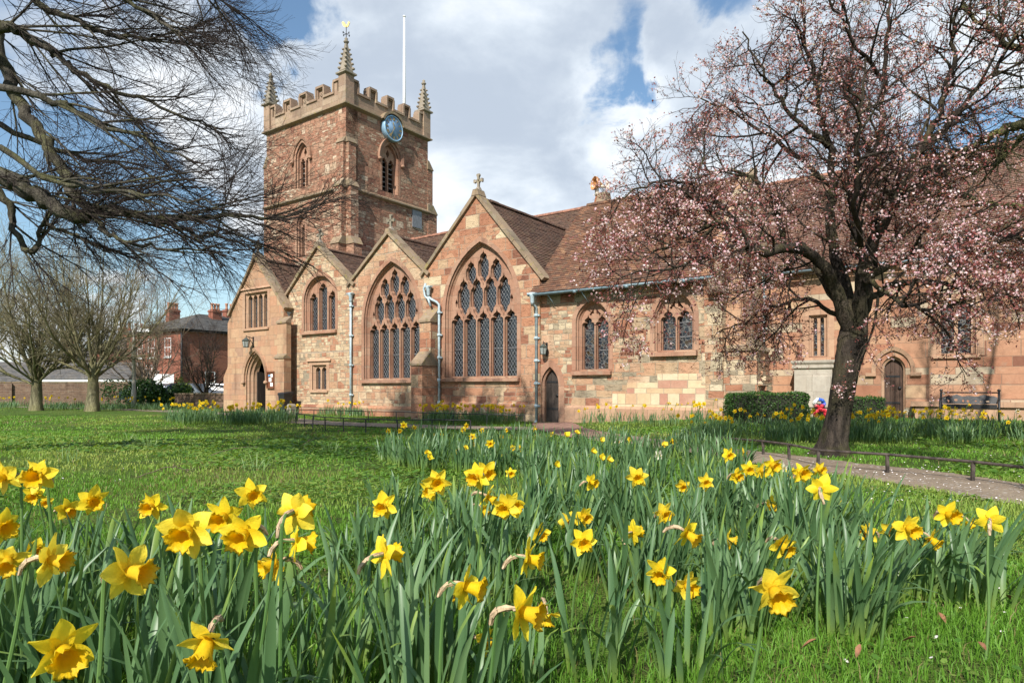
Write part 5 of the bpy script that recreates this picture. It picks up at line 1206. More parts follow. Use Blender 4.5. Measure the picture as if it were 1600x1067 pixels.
cfg_u = [None, dict(k=30, Lref=5.0, len=2.2, ang=(25, 60), r=.05, wob=.2, n=6, tip=.4, sides=5, t0=.1), dict(k=13, len=1.1, ang=(25, 60), r=.026, wob=.2, n=5, tip=.5, sides=4), dict(k=5, len=.5, ang=(25, 60), r=.014, wob=.2, n=3, tip=.5, sides=3)]
nb_ = 12
for i, (pts, r0, r1) in enumerate(bl_): limb(B, [p if isinstance(p, Vector) else pt(*p) for p in pts], r0, r1, cfg_b if i < nb_ else cfg_u, rnd, lev=1, wob=.03)
Vt, Ft = trunk_mesh([Vector(bs), T0(1.2), T0(3.0), T0(4.6), T0(6.2)], [.42, .36, .33, .27, .16], rnd)
print('beech tips', len(B.tips))
tree('beech_tree', 'bare beech tree sweeping long mossy limbs and fine twigs in from upper left', 'tree', bs, np_mesh('trunk', Vt, [Ft], M['bark_beech'], {'thick': np.full(len(Vt), .3)}, smooth=True), B.mesh('branches', M['bark_beech']), None)

# --- bare trees by the far boundary on the left
def bare_tree(name, label, px, Y, hpx, spread, seed, bark_, trunk_r, fork, k1=7, group=None, dens=1.0, fine=.010):
    rnd = random.Random(seed); B = Branches(); x = (px-CX)/F*Y; z0 = float(gz(x, Y)); H = CAMZ+(HY-hpx)/F*Y-z0; bs = (x, Y, z0); fz_ = z0+fork*H
    cfg = [None, dict(k=int(11*dens), len=.26*H, ang=(20, 48), r=trunk_r*.17, wob=.16, n=6, tip=.35, sides=5, t0=.2, up=.12), dict(k=int(6*dens), len=.14*H, ang=(22, 50), r=trunk_r*.07, wob=.2, n=5, tip=.45, sides=3, up=.08),
           dict(k=int(5*dens), len=.075*H, ang=(20, 50), r=fine, wob=.2, n=4, tip=.5, sides=3, rmin=fine*.45, up=.1)]
    lean = rnd.uniform(-.03, .03)*H
    for i in range(k1):
        a = 2*math.pi*i/k1+rnd.uniform(-.4, .4); sp = spread*(.12+.95*((i*.618) % 1)); top = H*rnd.uniform(.85, 1.0)*(1-.30*(sp/spread)**2)
        p0 = Vector((x, Y, fz_-rnd.uniform(.0, .12)*H*.5)); p2 = Vector((x+math.cos(a)*sp+lean, Y+math.sin(a)*sp, z0+top)); p1 = p0.lerp(p2, .45)+Vector((math.cos(a)*sp*.12, math.sin(a)*sp*.12, -.02*H))
        limb(B, [p0, p1, p2], trunk_r*rnd.uniform(.24, .38), trunk_r*.05, cfg, rnd, sides=6, sub=6, t0=.12, wob=.02*H*.2)
    Vt, Ft = trunk_mesh([Vector(bs)-Vector((0, 0, .1)), Vector((x, Y, z0+.5*(fz_-z0))), Vector((x, Y, fz_+.06*H))], [trunk_r*1.15, trunk_r, trunk_r*.85], rnd, flare=.3, sides=12)
    return tree(name, label, 'tree', bs, np_mesh('trunk', Vt, [Ft], M[bark_], {'thick': np.full(len(Vt), .3)}, smooth=True), B.mesh('branches', M[bark_]), None, group)
bare_tree('bare_tree', 'short bare tree with pale trunk at the left, before the brick boundary wall', 57, 33, 395, 4.4, 31, 'bark_far', .24, .20, 17)
bare_tree('bare_tree', 'bare tree with leaning fork between the short pale tree and the street lamp', 145, 32, 355, 5.6, 37, 'bark_far', .24, .20, 16)
bare_tree('bare_tree', 'faint tall bare tree far behind the boundary wall at the left edge', -30, 58, 370, 6, 41, 'bark_far', .3, .25, 12, dens=1, fine=.014)
bare_tree('bare_tree', 'bare tree far behind the slate-roofed outbuilding', 108, 62, 385, 6, 43, 'bark_far', .3, .25, 12, dens=1, fine=.014)
bare_tree('bare_tree', 'slim pinkish multi-stemmed tree right of the street lamp', 228, 42, 425, 3.8, 47, 'bark_pink', .18, .10, 13, dens=1.0, fine=.010)
bare_tree('bare_tree', 'dark twiggy bush-like tree against the brick house beside the porch', 322, 40, 515, 2.9, 53, 'bark_plum', .16, .16, 8, dens=1.0, fine=.012)
# ------------------------------------------------------------------ daffodils
M['daff_leaf'] = leafy('daffodil leaves', (.06, .13, .052), (.105, .195, .08), (.17, .275, .12), .28, .38, extra=('base', (.26, .36, .05)))
M['daff_stem'] = leafy('daffodil stem', (.09, .18, .05), (.12, .22, .06), (.14, .24, .07), .15, .45)
M['spathe'] = plain('papery dry sheath', (.46, .33, .20), .8, var=.35, scale=90)
def petal_mat(name, c0, c1, tr=.35):
    m = bpy.data.materials.new(name); m.use_nodes = True; t = NT(m.node_tree); t.n.clear()
    f = attr(t, 'tint'); obj = t.add('ShaderNodeTexCoord').outputs['Object']
    ri = t.add('ShaderNodeObjectInfo').outputs['Random']; c = t.mix(f, c0, c1); c = t.mix(t.maprange(ri, 0, 1, 0, .5, False), c, t.mix(1, c, (.93, .84, .8), 'MULTIPLY')); c = t.mix(t.math('MULTIPLY', t.maprange(ri, .5, 1, 0, .35, False), f), c, (.9, .80, .16) if c1[2] < .3 else c1); c = t.mix(t.maprange(t.noise(obj, 160, 3, .6), .3, .7, 0, .22), c, t.mix(1, c, (.86, .78, .6), 'MULTIPLY'))
    b = t.add('ShaderNodeBsdfPrincipled', i_Base_Color=c, i_Roughness=.5); b.inputs['Specular IOR Level'].default_value = .25
    tr_ = t.add('ShaderNodeBsdfTranslucent', i_Color=c); mx = t.add('ShaderNodeMixShader', i_0=tr); t.l.new(b.outputs[0], mx.inputs[1]); t.l.new(tr_.outputs[0], mx.inputs[2])
    bp = t.add('ShaderNodeBump', i_Height=t.noise(obj, 240, 3, .6)); bp.inputs['Distance'].default_value = .0012; t.l.new(bp.outputs[0], b.inputs['Normal'])
    o = t.add('ShaderNodeOutputMaterial'); t.l.new(mx.outputs[0], o.inputs[0]); return m
M['petal'] = petal_mat('yellow petals', (.90, .66, .012), (.93, .78, .05)); M['trumpet'] = petal_mat('deep yellow trumpet', (.90, .62, .01), (.92, .72, .03), .5)
M['petal_white'] = petal_mat('white petals of narcissus', (.72, .68, .52), (.80, .78, .66)); M['trumpet_pale'] = petal_mat('pale trumpet', (.85, .62, .22), (.85, .70, .36))

def petals_mesh(seed, white=False, k=7, w=5, closed=0.0):
    r_ = random.Random(seed); V, Fc, T = [], [], []
    for q in range(6):
        an = q*math.pi/3+r_.uniform(-.12, .12); inner = q % 2; L = .043*r_.uniform(.88, 1.1); wd = .0152*(1.08 if inner else .95)*r_.uniform(.9, 1.12); fw = r_.uniform(-.010, .012)+(.003 if inner else 0); tw = r_.uniform(-1.0, 1.0); cup = r_.uniform(-.25, .3); bend = r_.uniform(-.35, .5); b = len(V)
        for i in range(k):
            u = i/(k-1); pr = math.sin(min(1, .22+u*.86)*math.pi*.94)**.72 if u < .985 else .10
            c, s_ = math.cos(tw*u), math.sin(tw*u)
            for j in range(w):
                v = j/(w-1)*2-1; lat = v*wd*pr; nrm = cup*abs(v)**1.5*wd*pr-.0022*(1-abs(v))*math.sin(u*3.1)+.0016*math.sin(v*5+u*6+seed)
                rr = .006+u*L; ax = fw*u+bend*.012*u*u+.016*closed*u; rr *= (1-.6*closed)
                la, na = lat*c-nrm*s_, lat*s_+nrm*c
                V.append((ax+na-.001*inner, rr*math.cos(an)-la*math.sin(an), rr*math.sin(an)+la*math.cos(an))); T.append(min(1, .25+.75*u*r_.uniform(.8, 1)))
        Fc += [(b+i*w+j, b+i*w+j+1, b+(i+1)*w+j+1, b+(i+1)*w+j) for i in range(k-1) for j in range(w-1)]
    return np_mesh('petals', V, [np.array(Fc)], M['petal_white' if white else 'petal'], {'tint': T}, smooth=True)
def trumpet_mesh(seed, white=False, n=30):
    r_ = random.Random(seed); prof = [(-.002, .003, 0), (0, .0085, 0), (.010, .0105, 0), (.022, .0125, .0), (.029, .0150, .10), (.0335, .0185, .2), (.0355, .0215, .3), (.0335, .0195, .26), (.029, .0138, .08), (.018, .0108, 0), (.005, .008, 0), (.004, .001, 0)]
    V, T = [], []; ph = r_.random()*6; nf = r_.choice((6, 7)); sc = r_.uniform(1.0, 1.2)*(.6 if white else 1)
    for i, (x, r, fr) in enumerate(prof):
        for k in range(n):
            a = 2*math.pi*k/n; f = 1+fr*(.45*math.sin(nf*a+ph)+.35*math.sin(2*nf*a+ph*2.1)+r_.uniform(-.2, .2)); V.append(((x+fr*.010*math.sin(2*nf*a+ph))*sc, r*f*math.cos(a)*sc, r*f*math.sin(a)*sc)); T.append((.2+.7*min(1, i/6)) if i < 7 else .1)
    Fc = [(i*n+k, i*n+(k+1) % n, (i+1)*n+(k+1) % n, (i+1)*n+k) for i in range(len(prof)-1) for k in range(n)]
    return np_mesh('trumpet', V, [np.array(Fc)], M['trumpet_pale' if white else 'trumpet'], {'tint': T}, smooth=True)
def spathe_mesh(seed):
    r_ = random.Random(seed); mb = MB(); c = r_.uniform(-.010, .010)
    pts = [(-.056, c*.3, -.036), (-.052, c*.4, -.020), (-.041, c*.5, -.006), (-.026, c*.5, .001), (-.012, c*.4, .003), (-.003, c*.3, .004)]
    mb.tube(pts, [.0034, .0050, .0056, .0050, .0042, .0034], 7); V = np.array(mb.v); V += rng.normal(size=V.shape)*.0007; mb.v = [tuple(v) for v in V]
    me = bpy.data.meshes.new('spathe'); me.from_pydata(mb.v, [], mb.f); me.materials.append(M['spathe']); me.polygons.foreach_set('use_smooth', [True]*len(mb.f)); return me
PET = [petals_mesh(i) for i in range(9)]; TRU = [trumpet_mesh(i) for i in range(6)]; SPA = [spathe_mesh(i) for i in range(4)]
PETW = [petals_mesh(50+i, True) for i in range(3)]; TRUW = [trumpet_mesh(50, True)]; PETC = [petals_mesh(70+i, closed=.95) for i in range(2)]
def tube_np(pts, rad, n=6):
    mb = MB(); mb.tube(pts, rad, n, 0, False); return mb
frnd = random.Random(99)
def daffodil(px, py, diam, yaw=0, pitch=-8, label=None, white=False, bud=False, group=None, real=.099, dry=True):
    d = real*F/diam; c = at(px, py, d); ya, pa = R(yaw+frnd.uniform(-4, 4)), R(pitch); f = Vector((math.sin(ya)*math.cos(pa), -math.cos(ya)*math.cos(pa), math.sin(pa)))
    side_ = Vector((f.x, f.y, 0)).normalized() if abs(f.z) < .95 else Vector((1, 0, 0))
    bx, by = c.x-side_.x*.10+frnd.uniform(-.05, .03), c.y-side_.y*.10+frnd.uniform(-.02, .08); gb = float(gz(bx, by))
    if c.z < gb+.10: c.z = gb+.10
    base = Vector((bx, by, gb)); root = empty('daffodil', base); tag(root, label, 'daffodil', group)
    neck = c-f*.030; st = neck-side_*.022-Vector((0, 0, .030)); H = st-base
    path = [base-base-Vector((0, 0, .03)), H*.35+Vector((frnd.uniform(-.01, .01), 0, .01)), H*.75, H, H+side_*.006+Vector((0, 0, .018)), (neck-base)-f*.006+Vector((0, 0, .004)), neck-base, c-base]
    path = smooth_line(path, 4); mb = MB(); n = len(path); mb.tube(path, [.0048-.0016*min(1, i/(n*.55)) for i in range(n)], 6)
    V = np.array(mb.v); T = np.full(len(V), frnd.random()); me = np_mesh('stem', V, [np.array([q for q in mb.f if len(q) == 4])], M['daff_stem'], {'tint': T}, smooth=True); link('stem', me, root)
    Xa = f; Ya = Vector((0, 0, 1)).cross(Xa).normalized() if abs(Xa.z) < .98 else Vector((0, 1, 0)); Za = Xa.cross(Ya); m3 = Matrix((Xa, Ya, Za)).transposed()
    roll = Matrix.Rotation(frnd.uniform(0, 6.28), 3, 'X'); sc = frnd.uniform(1.04, 1.14)
    for nm, me in (('petals', frnd.choice(PETC if bud else (PETW if white else PET))), ('trumpet', None if bud else (TRUW[0] if white else frnd.choice(TRU))), ('spathe', frnd.choice(SPA) if dry else None)):
        if me is None: continue
        o = link(nm, me, root, c-base); o.rotation_euler = (m3 @ (roll if nm != 'spathe' else Matrix.Rotation(frnd.uniform(-.5, .5), 3, 'X'))).to_euler(); o.scale = (sc,)*3
    return root
Y_ = 'yellow daffodil '
FLOWERS = [
 (6, 745, 56, -10, -8, 'big open yellow daffodil cut by the left edge of the picture, upper of those'), (60, 742, 58, 12, -5, 'big open yellow daffodil on the skyline of the bunch, second from the left edge'),
 (54, 772, 34, 20, -20, 'half hidden yellow daffodil tucked below the two big blooms near the left edge'), (144, 782, 46, 40, -5, 'frilled yellow daffodil facing right, first past the two blooms at the left edge'),
 (105, 795, 36, 60, -20, 'shaded yellow daffodil behind a dry sheath, between leaves at the left'), (237, 790, 45, 0, -8, 'small yellow daffodil standing alone, facing camera, above the left leaf mass'),
 (2, 822, 54, 62, -5, 'yellow daffodil cut by the left edge, side petals only'), (13, 874, 62, 30, -25, 'drooping yellow daffodil at the left edge, its trumpet tilted down'),
 (78, 874, 74, 84, -6, 'yellow daffodil in full side view with long trumpet, near the left edge'), (54, 860, 42, 55, -5, 'yellow daffodil hidden behind the side-view bloom near the left edge'),
 (113, 882, 34, 60, -30, 'small pale yellow daffodil low behind leaves, right of the side-view bloom'), (201, 892, 88, 78, -4, 'large yellow daffodil in side view, dry brown neck arching behind it'),
 (293, 827, 82, 6, -16, 'largest open yellow daffodil of the left trio, frilled trumpet toward camera'), (350, 806, 60, 0, -12, 'open yellow daffodil behind and between the two largest of the left trio'),
 (382, 832, 72, -6, -14, 'wide yellow daffodil overlapping its neighbour, right end of the left trio'), (393, 772, 46, 30, -5, 'smaller yellow daffodil facing right above the left trio'),
 (98, 1015, 98, 48, -10, 'biggest yellow daffodil, lowest at the left, trumpet facing right'), (326, 1000, 82, 4, -42, 'low yellow daffodil nodding down over the grass, bottom left of centre'),
 (72, 935, 22, 20, -20, 'tiny yellow daffodil deep among leaves under the side-view bloom'), (460, 800, 72, 165, 5, 'large yellow daffodil seen from behind with its brown sheath down the middle'),
 (462, 846, 62, 120, -10, 'yellow daffodil turned away, directly below the bloom seen from behind'), (430, 880, 62, -45, -12, 'yellow daffodil facing left, lowest of the three stacked under the back-view bloom'),
 (600, 790, 44, -6, -8, 'yellow daffodil facing camera, leftmost at the edge of the middle drift'), (600, 867, 62, 135, 0, 'yellow daffodil turned three-quarters away in front of the middle drift'),
 (683, 753, 44, 6, -5, 'upper bloom of a yellow daffodil pair at the left of the middle drift'), (673, 764, 36, -8, -14, 'lower bloom of a yellow daffodil pair at the left of the middle drift'),
 (745, 744, 42, -22, -10, 'yellow daffodil facing left in the pair above the drooping old bloom'), (759, 738, 38, 30, -8, 'yellow daffodil facing right in the pair above the drooping old bloom'),
 (761, 775, 36, 80, -30, 'old drooping yellow daffodil in side view below the upper pair'), (754, 795, 30, 60, -40, 'half hidden yellow daffodil beneath the old drooping bloom'),
 (789, 791, 46, -8, -12, 'left bloom of a crowded yellow daffodil pair in mid drift'), (799, 789, 42, 34, -6, 'right bloom of a crowded yellow daffodil pair in mid drift'),
 (727, 915, 68, 74, -8, 'yellow daffodil with short trumpet to the right and a long dry sheath, low centre'), (758, 1000, 50, 62, -10, 'yellow daffodil behind leaf blades low in the centre foreground'),
 (708, 1060, 40, 20, 0, 'yellow daffodil only just rising into the bottom edge'), (842, 834, 36, 32, -10, 'yellow daffodil facing right just above the large side-view bloom of the centre'),
 (824, 872, 62, 70, -6, 'yellow daffodil with long narrow petals in side view, centre'), (814, 955, 86, 64, -5, 'big frilled yellow daffodil in side view low in the centre'),
 (855, 1010, 44, 6, -66, 'yellow daffodil hanging straight down from a bent stem over the grass'), (886, 814, 32, 20, -10, 'ragged yellow daffodil, left of two close together above a star-shaped one'),
 (912, 806, 32, 30, -12, 'ragged yellow daffodil, right of two close together above a star-shaped one'), (912, 846, 44, 0, -4, 'star-shaped yellow daffodil facing straight at the camera in mid drift'),
 (923, 753, 27, 42, -8, 'small frilly yellow daffodil with dry sheath, high in the middle drift'), (995, 745, 33, 0, -8, 'small yellow daffodil on a straight stem, high right in the middle drift'),
 (989, 832, 37, 122, 0, 'yellow daffodil turned away behind a leaf blade, right of the star-shaped one'), (1037, 802, 35, 12, -8, 'yellow daffodil facing camera between turned-away bloom and bent sheath'),
 (1067, 759, 25, 0, -15, 'small yellow daffodil, left of two close to the railing end'), (1102, 753, 28, 0, -6, 'small yellow daffodil, right of two close to the railing end'),
 (1073, 833, 50, 48, -26, 'yellow daffodil nodding right under a bent dry neck'), (1033, 893, 48, -20, -14, 'left bloom of the yellow pair at the right of the middle drift'),
 (1072, 914, 46, 22, -10, 'right bloom of the yellow pair at the right of the middle drift'), (1136, 843, 36, 72, -6, 'narrow side-view yellow daffodil cut by a vertical leaf'),
 (1126, 925, 30, 40, -20, 'yellow daffodil shaded behind crossing leaves beside the right-hand pair'), (1209, 921, 78, -4, -18, 'large frilled yellow daffodil low in front of the right clump'),
 (1138, 711, 24, 5, -5, 'small yellow daffodil against the path, topmost of the right clump'), (1161, 706, 14, 20, -10, 'tiny yellow daffodil beside the topmost one of the right clump'),
 (1150, 743, 26, 20, -10, 'yellow daffodil beginning the dense row below the railing'), (1170, 733, 27, -5, -8, 'second yellow daffodil in the dense row below the railing'),
 (1190, 735, 25, 10, -10, 'third yellow daffodil in the dense row below the railing'), (1206, 727, 32, 15, -5, 'tallest yellow daffodil in the dense row below the railing'),
 (1252, 738, 33, 5, -6, 'large yellow daffodil in the bunch before the plum trunk'), (1278, 733, 26, 25, -6, 'right-hand yellow daffodil in the bunch before the plum trunk'),
 (1238, 740, 20, -15, -10, 'small yellow daffodil at the left of the bunch before the plum trunk'), (1283, 763, 44, 160, 6, 'yellow daffodil seen from behind with its flat petals spread, by the path'),
 (1203, 789, 30, 34, -14, 'yellow daffodil with drooping trumpet on the right clump, under the dense row'), (1221, 850, 44, 18, -26, 'frilled yellow daffodil nodding over the right clump'),
 (1418, 824, 48, 12, -14, 'broad frilled yellow daffodil in the far right clump'), (1392, 829, 34, -20, -10, 'yellow daffodil partly behind the broad frilled one in the far right clump'),
 (1357, 832, 32, -70, -10, 'side-on yellow daffodil at the left of the far right clump'), (1480, 803, 41, 8, -8, 'yellow daffodil highest in the far right clump'),
 (1453, 841, 40, 32, -30, 'yellow daffodil nodding down in the far right clump'), (1546, 812, 46, 140, 4, 'flat yellow daffodil turned away, last on the far right clump'),
 (1514, 824, 26, 30, -50, 'wilting yellow daffodil hanging beside the last bloom of the far right clump'), (1310, 833, 22, 60, -10, 'tiny yellow daffodil inside the leaves between the two right clumps')]
for fl in FLOWERS: daffodil(*fl)
MID = [(631, 664, 14, 0), (607, 673, 11, -20), (625, 673, 10, 10), (647, 668, 10, 20), (658, 681, 10, 10), (680, 680, 9, 40), (690, 683, 9, 30), (724, 671, 12, 0), (728, 665, 11, 30), (738, 682, 14, 0), (739, 694, 12, 10), (754, 672, 10, 0), (766, 693, 18, 10), (784, 682, 10, 20), (791, 672, 9, 10),
       (716, 705, 15, 20), (789, 708, 15, 10), (800, 700, 14, 10), (814, 700, 14, 30), (835, 670, 11, 70), (984, 686, 12, 10), (1052, 690, 14, 0), (798, 739, 20, 10), (862, 678, 9, 20)]
for px, py, dm, yaw in MID: daffodil(px, py, dm*.88, yaw, -8, 'small distant yellow daffodil over the back of the middle leaf drift', group='daffodils at the back of the middle drift')
for px, py, dm, lab in ((966, 690, 13, 'white narcissus at the back of the drift, left of two white ones'), (1029, 711, 14, 'white narcissus with upright petals near the railing end'), (1017, 692, 11, 'half withered cream narcissus between two white ones'), (1224, 731, 16, 'white narcissus tucked behind the dense yellow row')):
    daffodil(px, py, dm, 10, 0, lab, white=True)
for px, py, dm in ((884, 680, 11), (901, 676, 10), (939, 688, 10), (1037, 695, 11), (926, 706, 11), (939, 716, 12), (951, 719, 12), (869, 727, 13), (671, 715, 12), (667, 708, 11), (727, 700, 10)):
    daffodil(px, py, dm*2.0, 50, 35, 'closed yellow daffodil bud pointing up at the back of the drift', bud=True, group='closed daffodil buds', dry=False)

# leaves: strap-shaped, growing in clumps
def leaf_clump(x, y, n, r, L, rnd_, lean=(0, 0), tiltmax=30, wl=.0195):
    z = gz(x, y); a = rnd_.random(n)*6.283; rr = r*np.sqrt(rnd_.random(n)); az_ = rnd_.random(n)*6.283; k = 9
    bx, by = x+np.cos(a)*rr, y+np.sin(a)*rr; az_ = np.where(rnd_.random(n) < .6, a+rnd_.normal(size=n)*.7, az_)
    th0 = np.radians(2+tiltmax*.5*rnd_.random(n)*(.3+rr/r)); kap = np.radians(np.where(rnd_.random(n) < .18, 60+50*rnd_.random(n), 4+26*rnd_.random(n))); ln = L*(.62+.5*rnd_.random(n)); w = wl*(.7+.55*rnd_.random(n))
    V = np.empty((n, k, 3, 3), np.float32); P = np.stack([bx, by, gz(bx, by)-.01], 1); tw = (rnd_.random(n)-.5)*2.2; d = np.stack([np.cos(az_), np.sin(az_)], 1)
    lx = np.array(lean)[None]*np.ones((n, 1))
    for i in range(k):
        u = i/(k-1); th = th0+kap*u**2.2
        if i: P = P+np.stack([np.sin(th)*d[:, 0]+lx[:, 0]*u, np.sin(th)*d[:, 1]+lx[:, 1]*u, np.cos(th)*(1-.25*np.hypot(*lean)*u)], 1)*(ln/(k-1))[:, None]
        sa = az_+np.pi/2+tw*u; prof = w*.5*(.62+.38*min(1, u*3))*(1-u**7*.93); s3 = np.stack([np.cos(sa)*prof, np.sin(sa)*prof, np.zeros(n)], 1); nrm = np.stack([-np.sin(sa), np.cos(sa), np.zeros(n)], 1)*(prof*.35)[:, None]
        V[:, i, 0] = P-s3; V[:, i, 1] = P+nrm; V[:, i, 2] = P+s3
    tint = np.repeat(np.clip(rnd_.normal(.5, .22, n), 0, 1), k*3); base = np.tile(np.repeat(np.clip(1-np.linspace(0, 1, k)*2.4, 0, 1)**1.3, 3), n)*.85; old = rnd_.random(n) < .14; base = np.maximum(base.reshape(n, k, 3), (old[:, None]*np.clip(np.linspace(-1.6, 1, k), 0, 1)[None])[:, :, None]).ravel()
    return V.reshape(-1, 3), tint, base
def leaf_bed(name, clumps, label):
    r_ = np.random.default_rng(abs(hash(name+label)) % 1000 if False else len(label)); Vs, T, Bs = [], [], []
    for c in clumps: v, t_, b_ = leaf_clump(c[0], c[1], c[2], c[3], c[4], r_, c[5] if len(c) > 5 else (0, 0), c[6] if len(c) > 6 else 30); Vs.append(v); T.append(t_); Bs.append(b_)
    V = np.concatenate(Vs); n = len(V)//27; q = np.arange(n)[:, None, None]*27+np.arange(8)[None, :, None]*3+np.arange(2)[None, None, :]; q = q.ravel()
    return tag(link(name, np_mesh(name, V, [np.stack([q, q+1, q+4, q+3], 1)], M['daff_leaf'], {'tint': np.concatenate(T), 'base': np.concatenate(Bs)}, smooth=True)), label, 'daffodil leaves', kind='stuff')
def poly_clumps(poly, dens, n, r, L, seed, lean=(0, 0), tilt=30, mind=.6):
    """clump centres spread over a ground polygon"""
    q = np.random.default_rng(seed); pg = [tuple(p[:2]) for p in poly]; xs_, ys_ = zip(*pg); A = (max(xs_)-min(xs_))*(max(ys_)-min(ys_)); out = []
    for _ in range(int(A*dens*4)):
        p = (q.uniform(min(xs_), max(xs_)), q.uniform(min(ys_), max(ys_)))
        if inside(p, pg) and all(math.hypot(p[0]-o[0], p[1]-o[1]) > mind/math.sqrt(dens) for o in out): out.append((p[0], p[1], int(n*q.uniform(.7, 1.3)), r*q.uniform(.8, 1.2), L*q.uniform(.88, 1.1), lean, tilt))
    return out
fg = []
fg += poly_clumps([(-3.6, 2.5), (-2.2, 2.75), (-1.45, 2.75), (-.95, 2.45), (-.62, 2.15), (-.30, 1.95), (-.05, 1.85), (-.1, 1.55), (-.5, 1.45), (-1.5, 1.5), (-2.6, 1.6)], 9, 34, .16, .48, 1, (.06, 0), 34)
fg += poly_clumps([(-.78, 3.35), (-.7, 4.0), (.1, 4.5), (.8, 4.9), (1.6, 4.6), (1.55, 3.3), (1.1, 2.55), (.4, 2.35), (-.25, 2.4), (-.6, 2.7)], 4.0, 52, .15, .405, 2, (.05, 0), 30)
fg += poly_clumps([(.2, 2.15), (.62, 2.2), (.55, 1.75), (.25, 1.75)], 8, 26, .12, .40, 3, (.03, 0), 44)
fg += poly_clumps([(.72, 2.45), (1.25, 2.6), (1.2, 2.15), (.8, 2.1)], 10, 36, .13, .42, 4, (.12, 0), 40)
fg += poly_clumps([(1.45, 2.95), (2.1, 3.1), (2.0, 2.7), (1.5, 2.6)], 11, 40, .14, .42, 5, (.26, 0), 38)
fg += poly_clumps([(1.3, 4.4), (2.2, 4.2), (1.9, 3.3), (1.2, 3.2)], 7, 36, .15, .41, 6, (.08, 0), 34)
fg += [(4.45, 5.6, 14, .1, .42), (.05, 1.95, 9, .08, .3, (.1, 0), 50), (-.2, 2.1, 12, .08, .35, (.1, 0), 50)]
leaf_bed('daffodil_leaves', fg, 'blue-green strap leaves of the foreground daffodils')
back = [(*g(px, py)[:2], int(n*1.15), r_*.85, .40) for px, py, n, r_ in ((640, 728, 70, .28), (668, 735, 50, .22), (615, 722, 46, .22), (700, 722, 50, .25), (728, 738, 46, .22), (745, 712, 55, .28), (770, 745, 34, .18), (800, 738, 60, .25), (835, 752, 55, .22), (868, 740, 60, .25), (905, 756, 46, .2), (850, 712, 60, .3), (900, 712, 60, .3), (940, 726, 60, .27), (975, 718, 60, .27), (1010, 728, 60, .26), (1045, 716, 50, .25), (1090, 728, 55, .25), (1125, 722, 50, .22), (1150, 738, 46, .2), (690, 700, 45, .28), (780, 700, 60, .3), (1075, 702, 40, .25), (655, 695, 34, .25), (985, 742, 44, .2), (930, 775, 40, .2), (1020, 762, 44, .2), (1090, 770, 44, .2), (960, 698, 40, .3), (820, 690, 36, .3))]
leaf_bed('daffodil_leaves', back, 'blue-green strap leaves of the drift behind, reaching back to the path')
def bed(px0, px1, y0, y1, n, nl, r_, L, seed, label, ground=True):
    q = np.random.default_rng(seed); out = []
    for i in range(n):
        p = g(q.uniform(px0, px1), y0+(y1-y0)*q.random()**.7); out.append((p[0], p[1], int(nl*q.uniform(.7, 1.3)), r_, L*q.uniform(.85, 1.1)))
    leaf_bed('daffodil_leaves', out, label); return out
bd_ch = bed(1075, 1700, 668, 693, 120, 30, .24, .35, 31, 'dense blue-green daffodil leaves in the long bed before the hedges and bench')
bd_wall = bed(905, 1125, 659, 666, 34, 12, .16, .40, 32, 'thin tufts of daffodil leaves along the cream chapel wall')
bd_gab = bed(668, 815, 655, 664, 40, 26, .26, .42, 33, 'daffodil leaves in the bed under the tallest gable') ; bd_gab2 = bed(505, 612, 644, 652, 26, 24, .26, .42, 34, 'daffodil leaves in the bed between the downpipe and the buttress')
bd_por = bed(266, 460, 652, 664, 60, 34, .28, .48, 35, 'tall dark daffodil leaves in the bed in front of the porch'); bd_far = bed(-60, 288, 634, 642, 90, 26, .4, .42, 36, 'daffodil leaves in the far bed below the boundary wall')
# distant flowers: one small mesh each, copied
def small_mesh(seed, white=False):
    r_ = random.Random(seed); Hs = .385*r_.uniform(.9, 1.12); ya = r_.uniform(-.9, .9)+.3; f = Vector((math.sin(ya), -math.cos(ya), -.12)).normalized(); c = Vector((0, 0, Hs)); V, Fc, mi = [], [], []
    mb = MB(); mb.tube([(-f.x*.05, -f.y*.05, -.03), (-f.x*.04, -f.y*.04, Hs*.7), (-f.x*.02, -f.y*.02, Hs*.97), tuple(c)], .004, 4, 0, False)
    a = f.cross(Vector((0, 0, 1))).normalized(); b_ = a.cross(f)
    for q in range(6):
        an = q*math.pi/3+r_.uniform(-.1, .1); o = a*math.cos(an)+b_*math.sin(an); s_ = f.cross(o); L = .046*r_.uniform(.85, 1.1); fw = f*r_.uniform(-.006, .01)
        mb.face([tuple(c), tuple(c+o*L*.55+s_*.016+fw), tuple(c+o*L+fw), tuple(c+o*L*.55-s_*.016+fw)], None, 1)
    rings = [[tuple(c+f*x+(a*math.cos(k*math.pi/4)+b_*math.sin(k*math.pi/4))*r) for k in range(8)] for x, r in ((0, .009), (.022, .012), (.032, .02), (.015, .008))]
    mb.loft(rings, True, 2); me = bpy.data.meshes.new('daffodil'); me.from_pydata(mb.v, [], mb.f); me.polygons.foreach_set('material_index', mb.m)
    at_ = me.attributes.new('tint', 'FLOAT', 'POINT'); at_.data.foreach_set('value', np.random.default_rng(seed).random(len(mb.v)))
    for k in ('daff_stem', 'petal_white' if white else 'petal', 'trumpet_pale' if white else 'trumpet'): me.materials.append(M[k])
    return me
SM = [small_mesh(i) for i in range(10)]; SMW = [small_mesh(90+i, True) for i in range(3)]
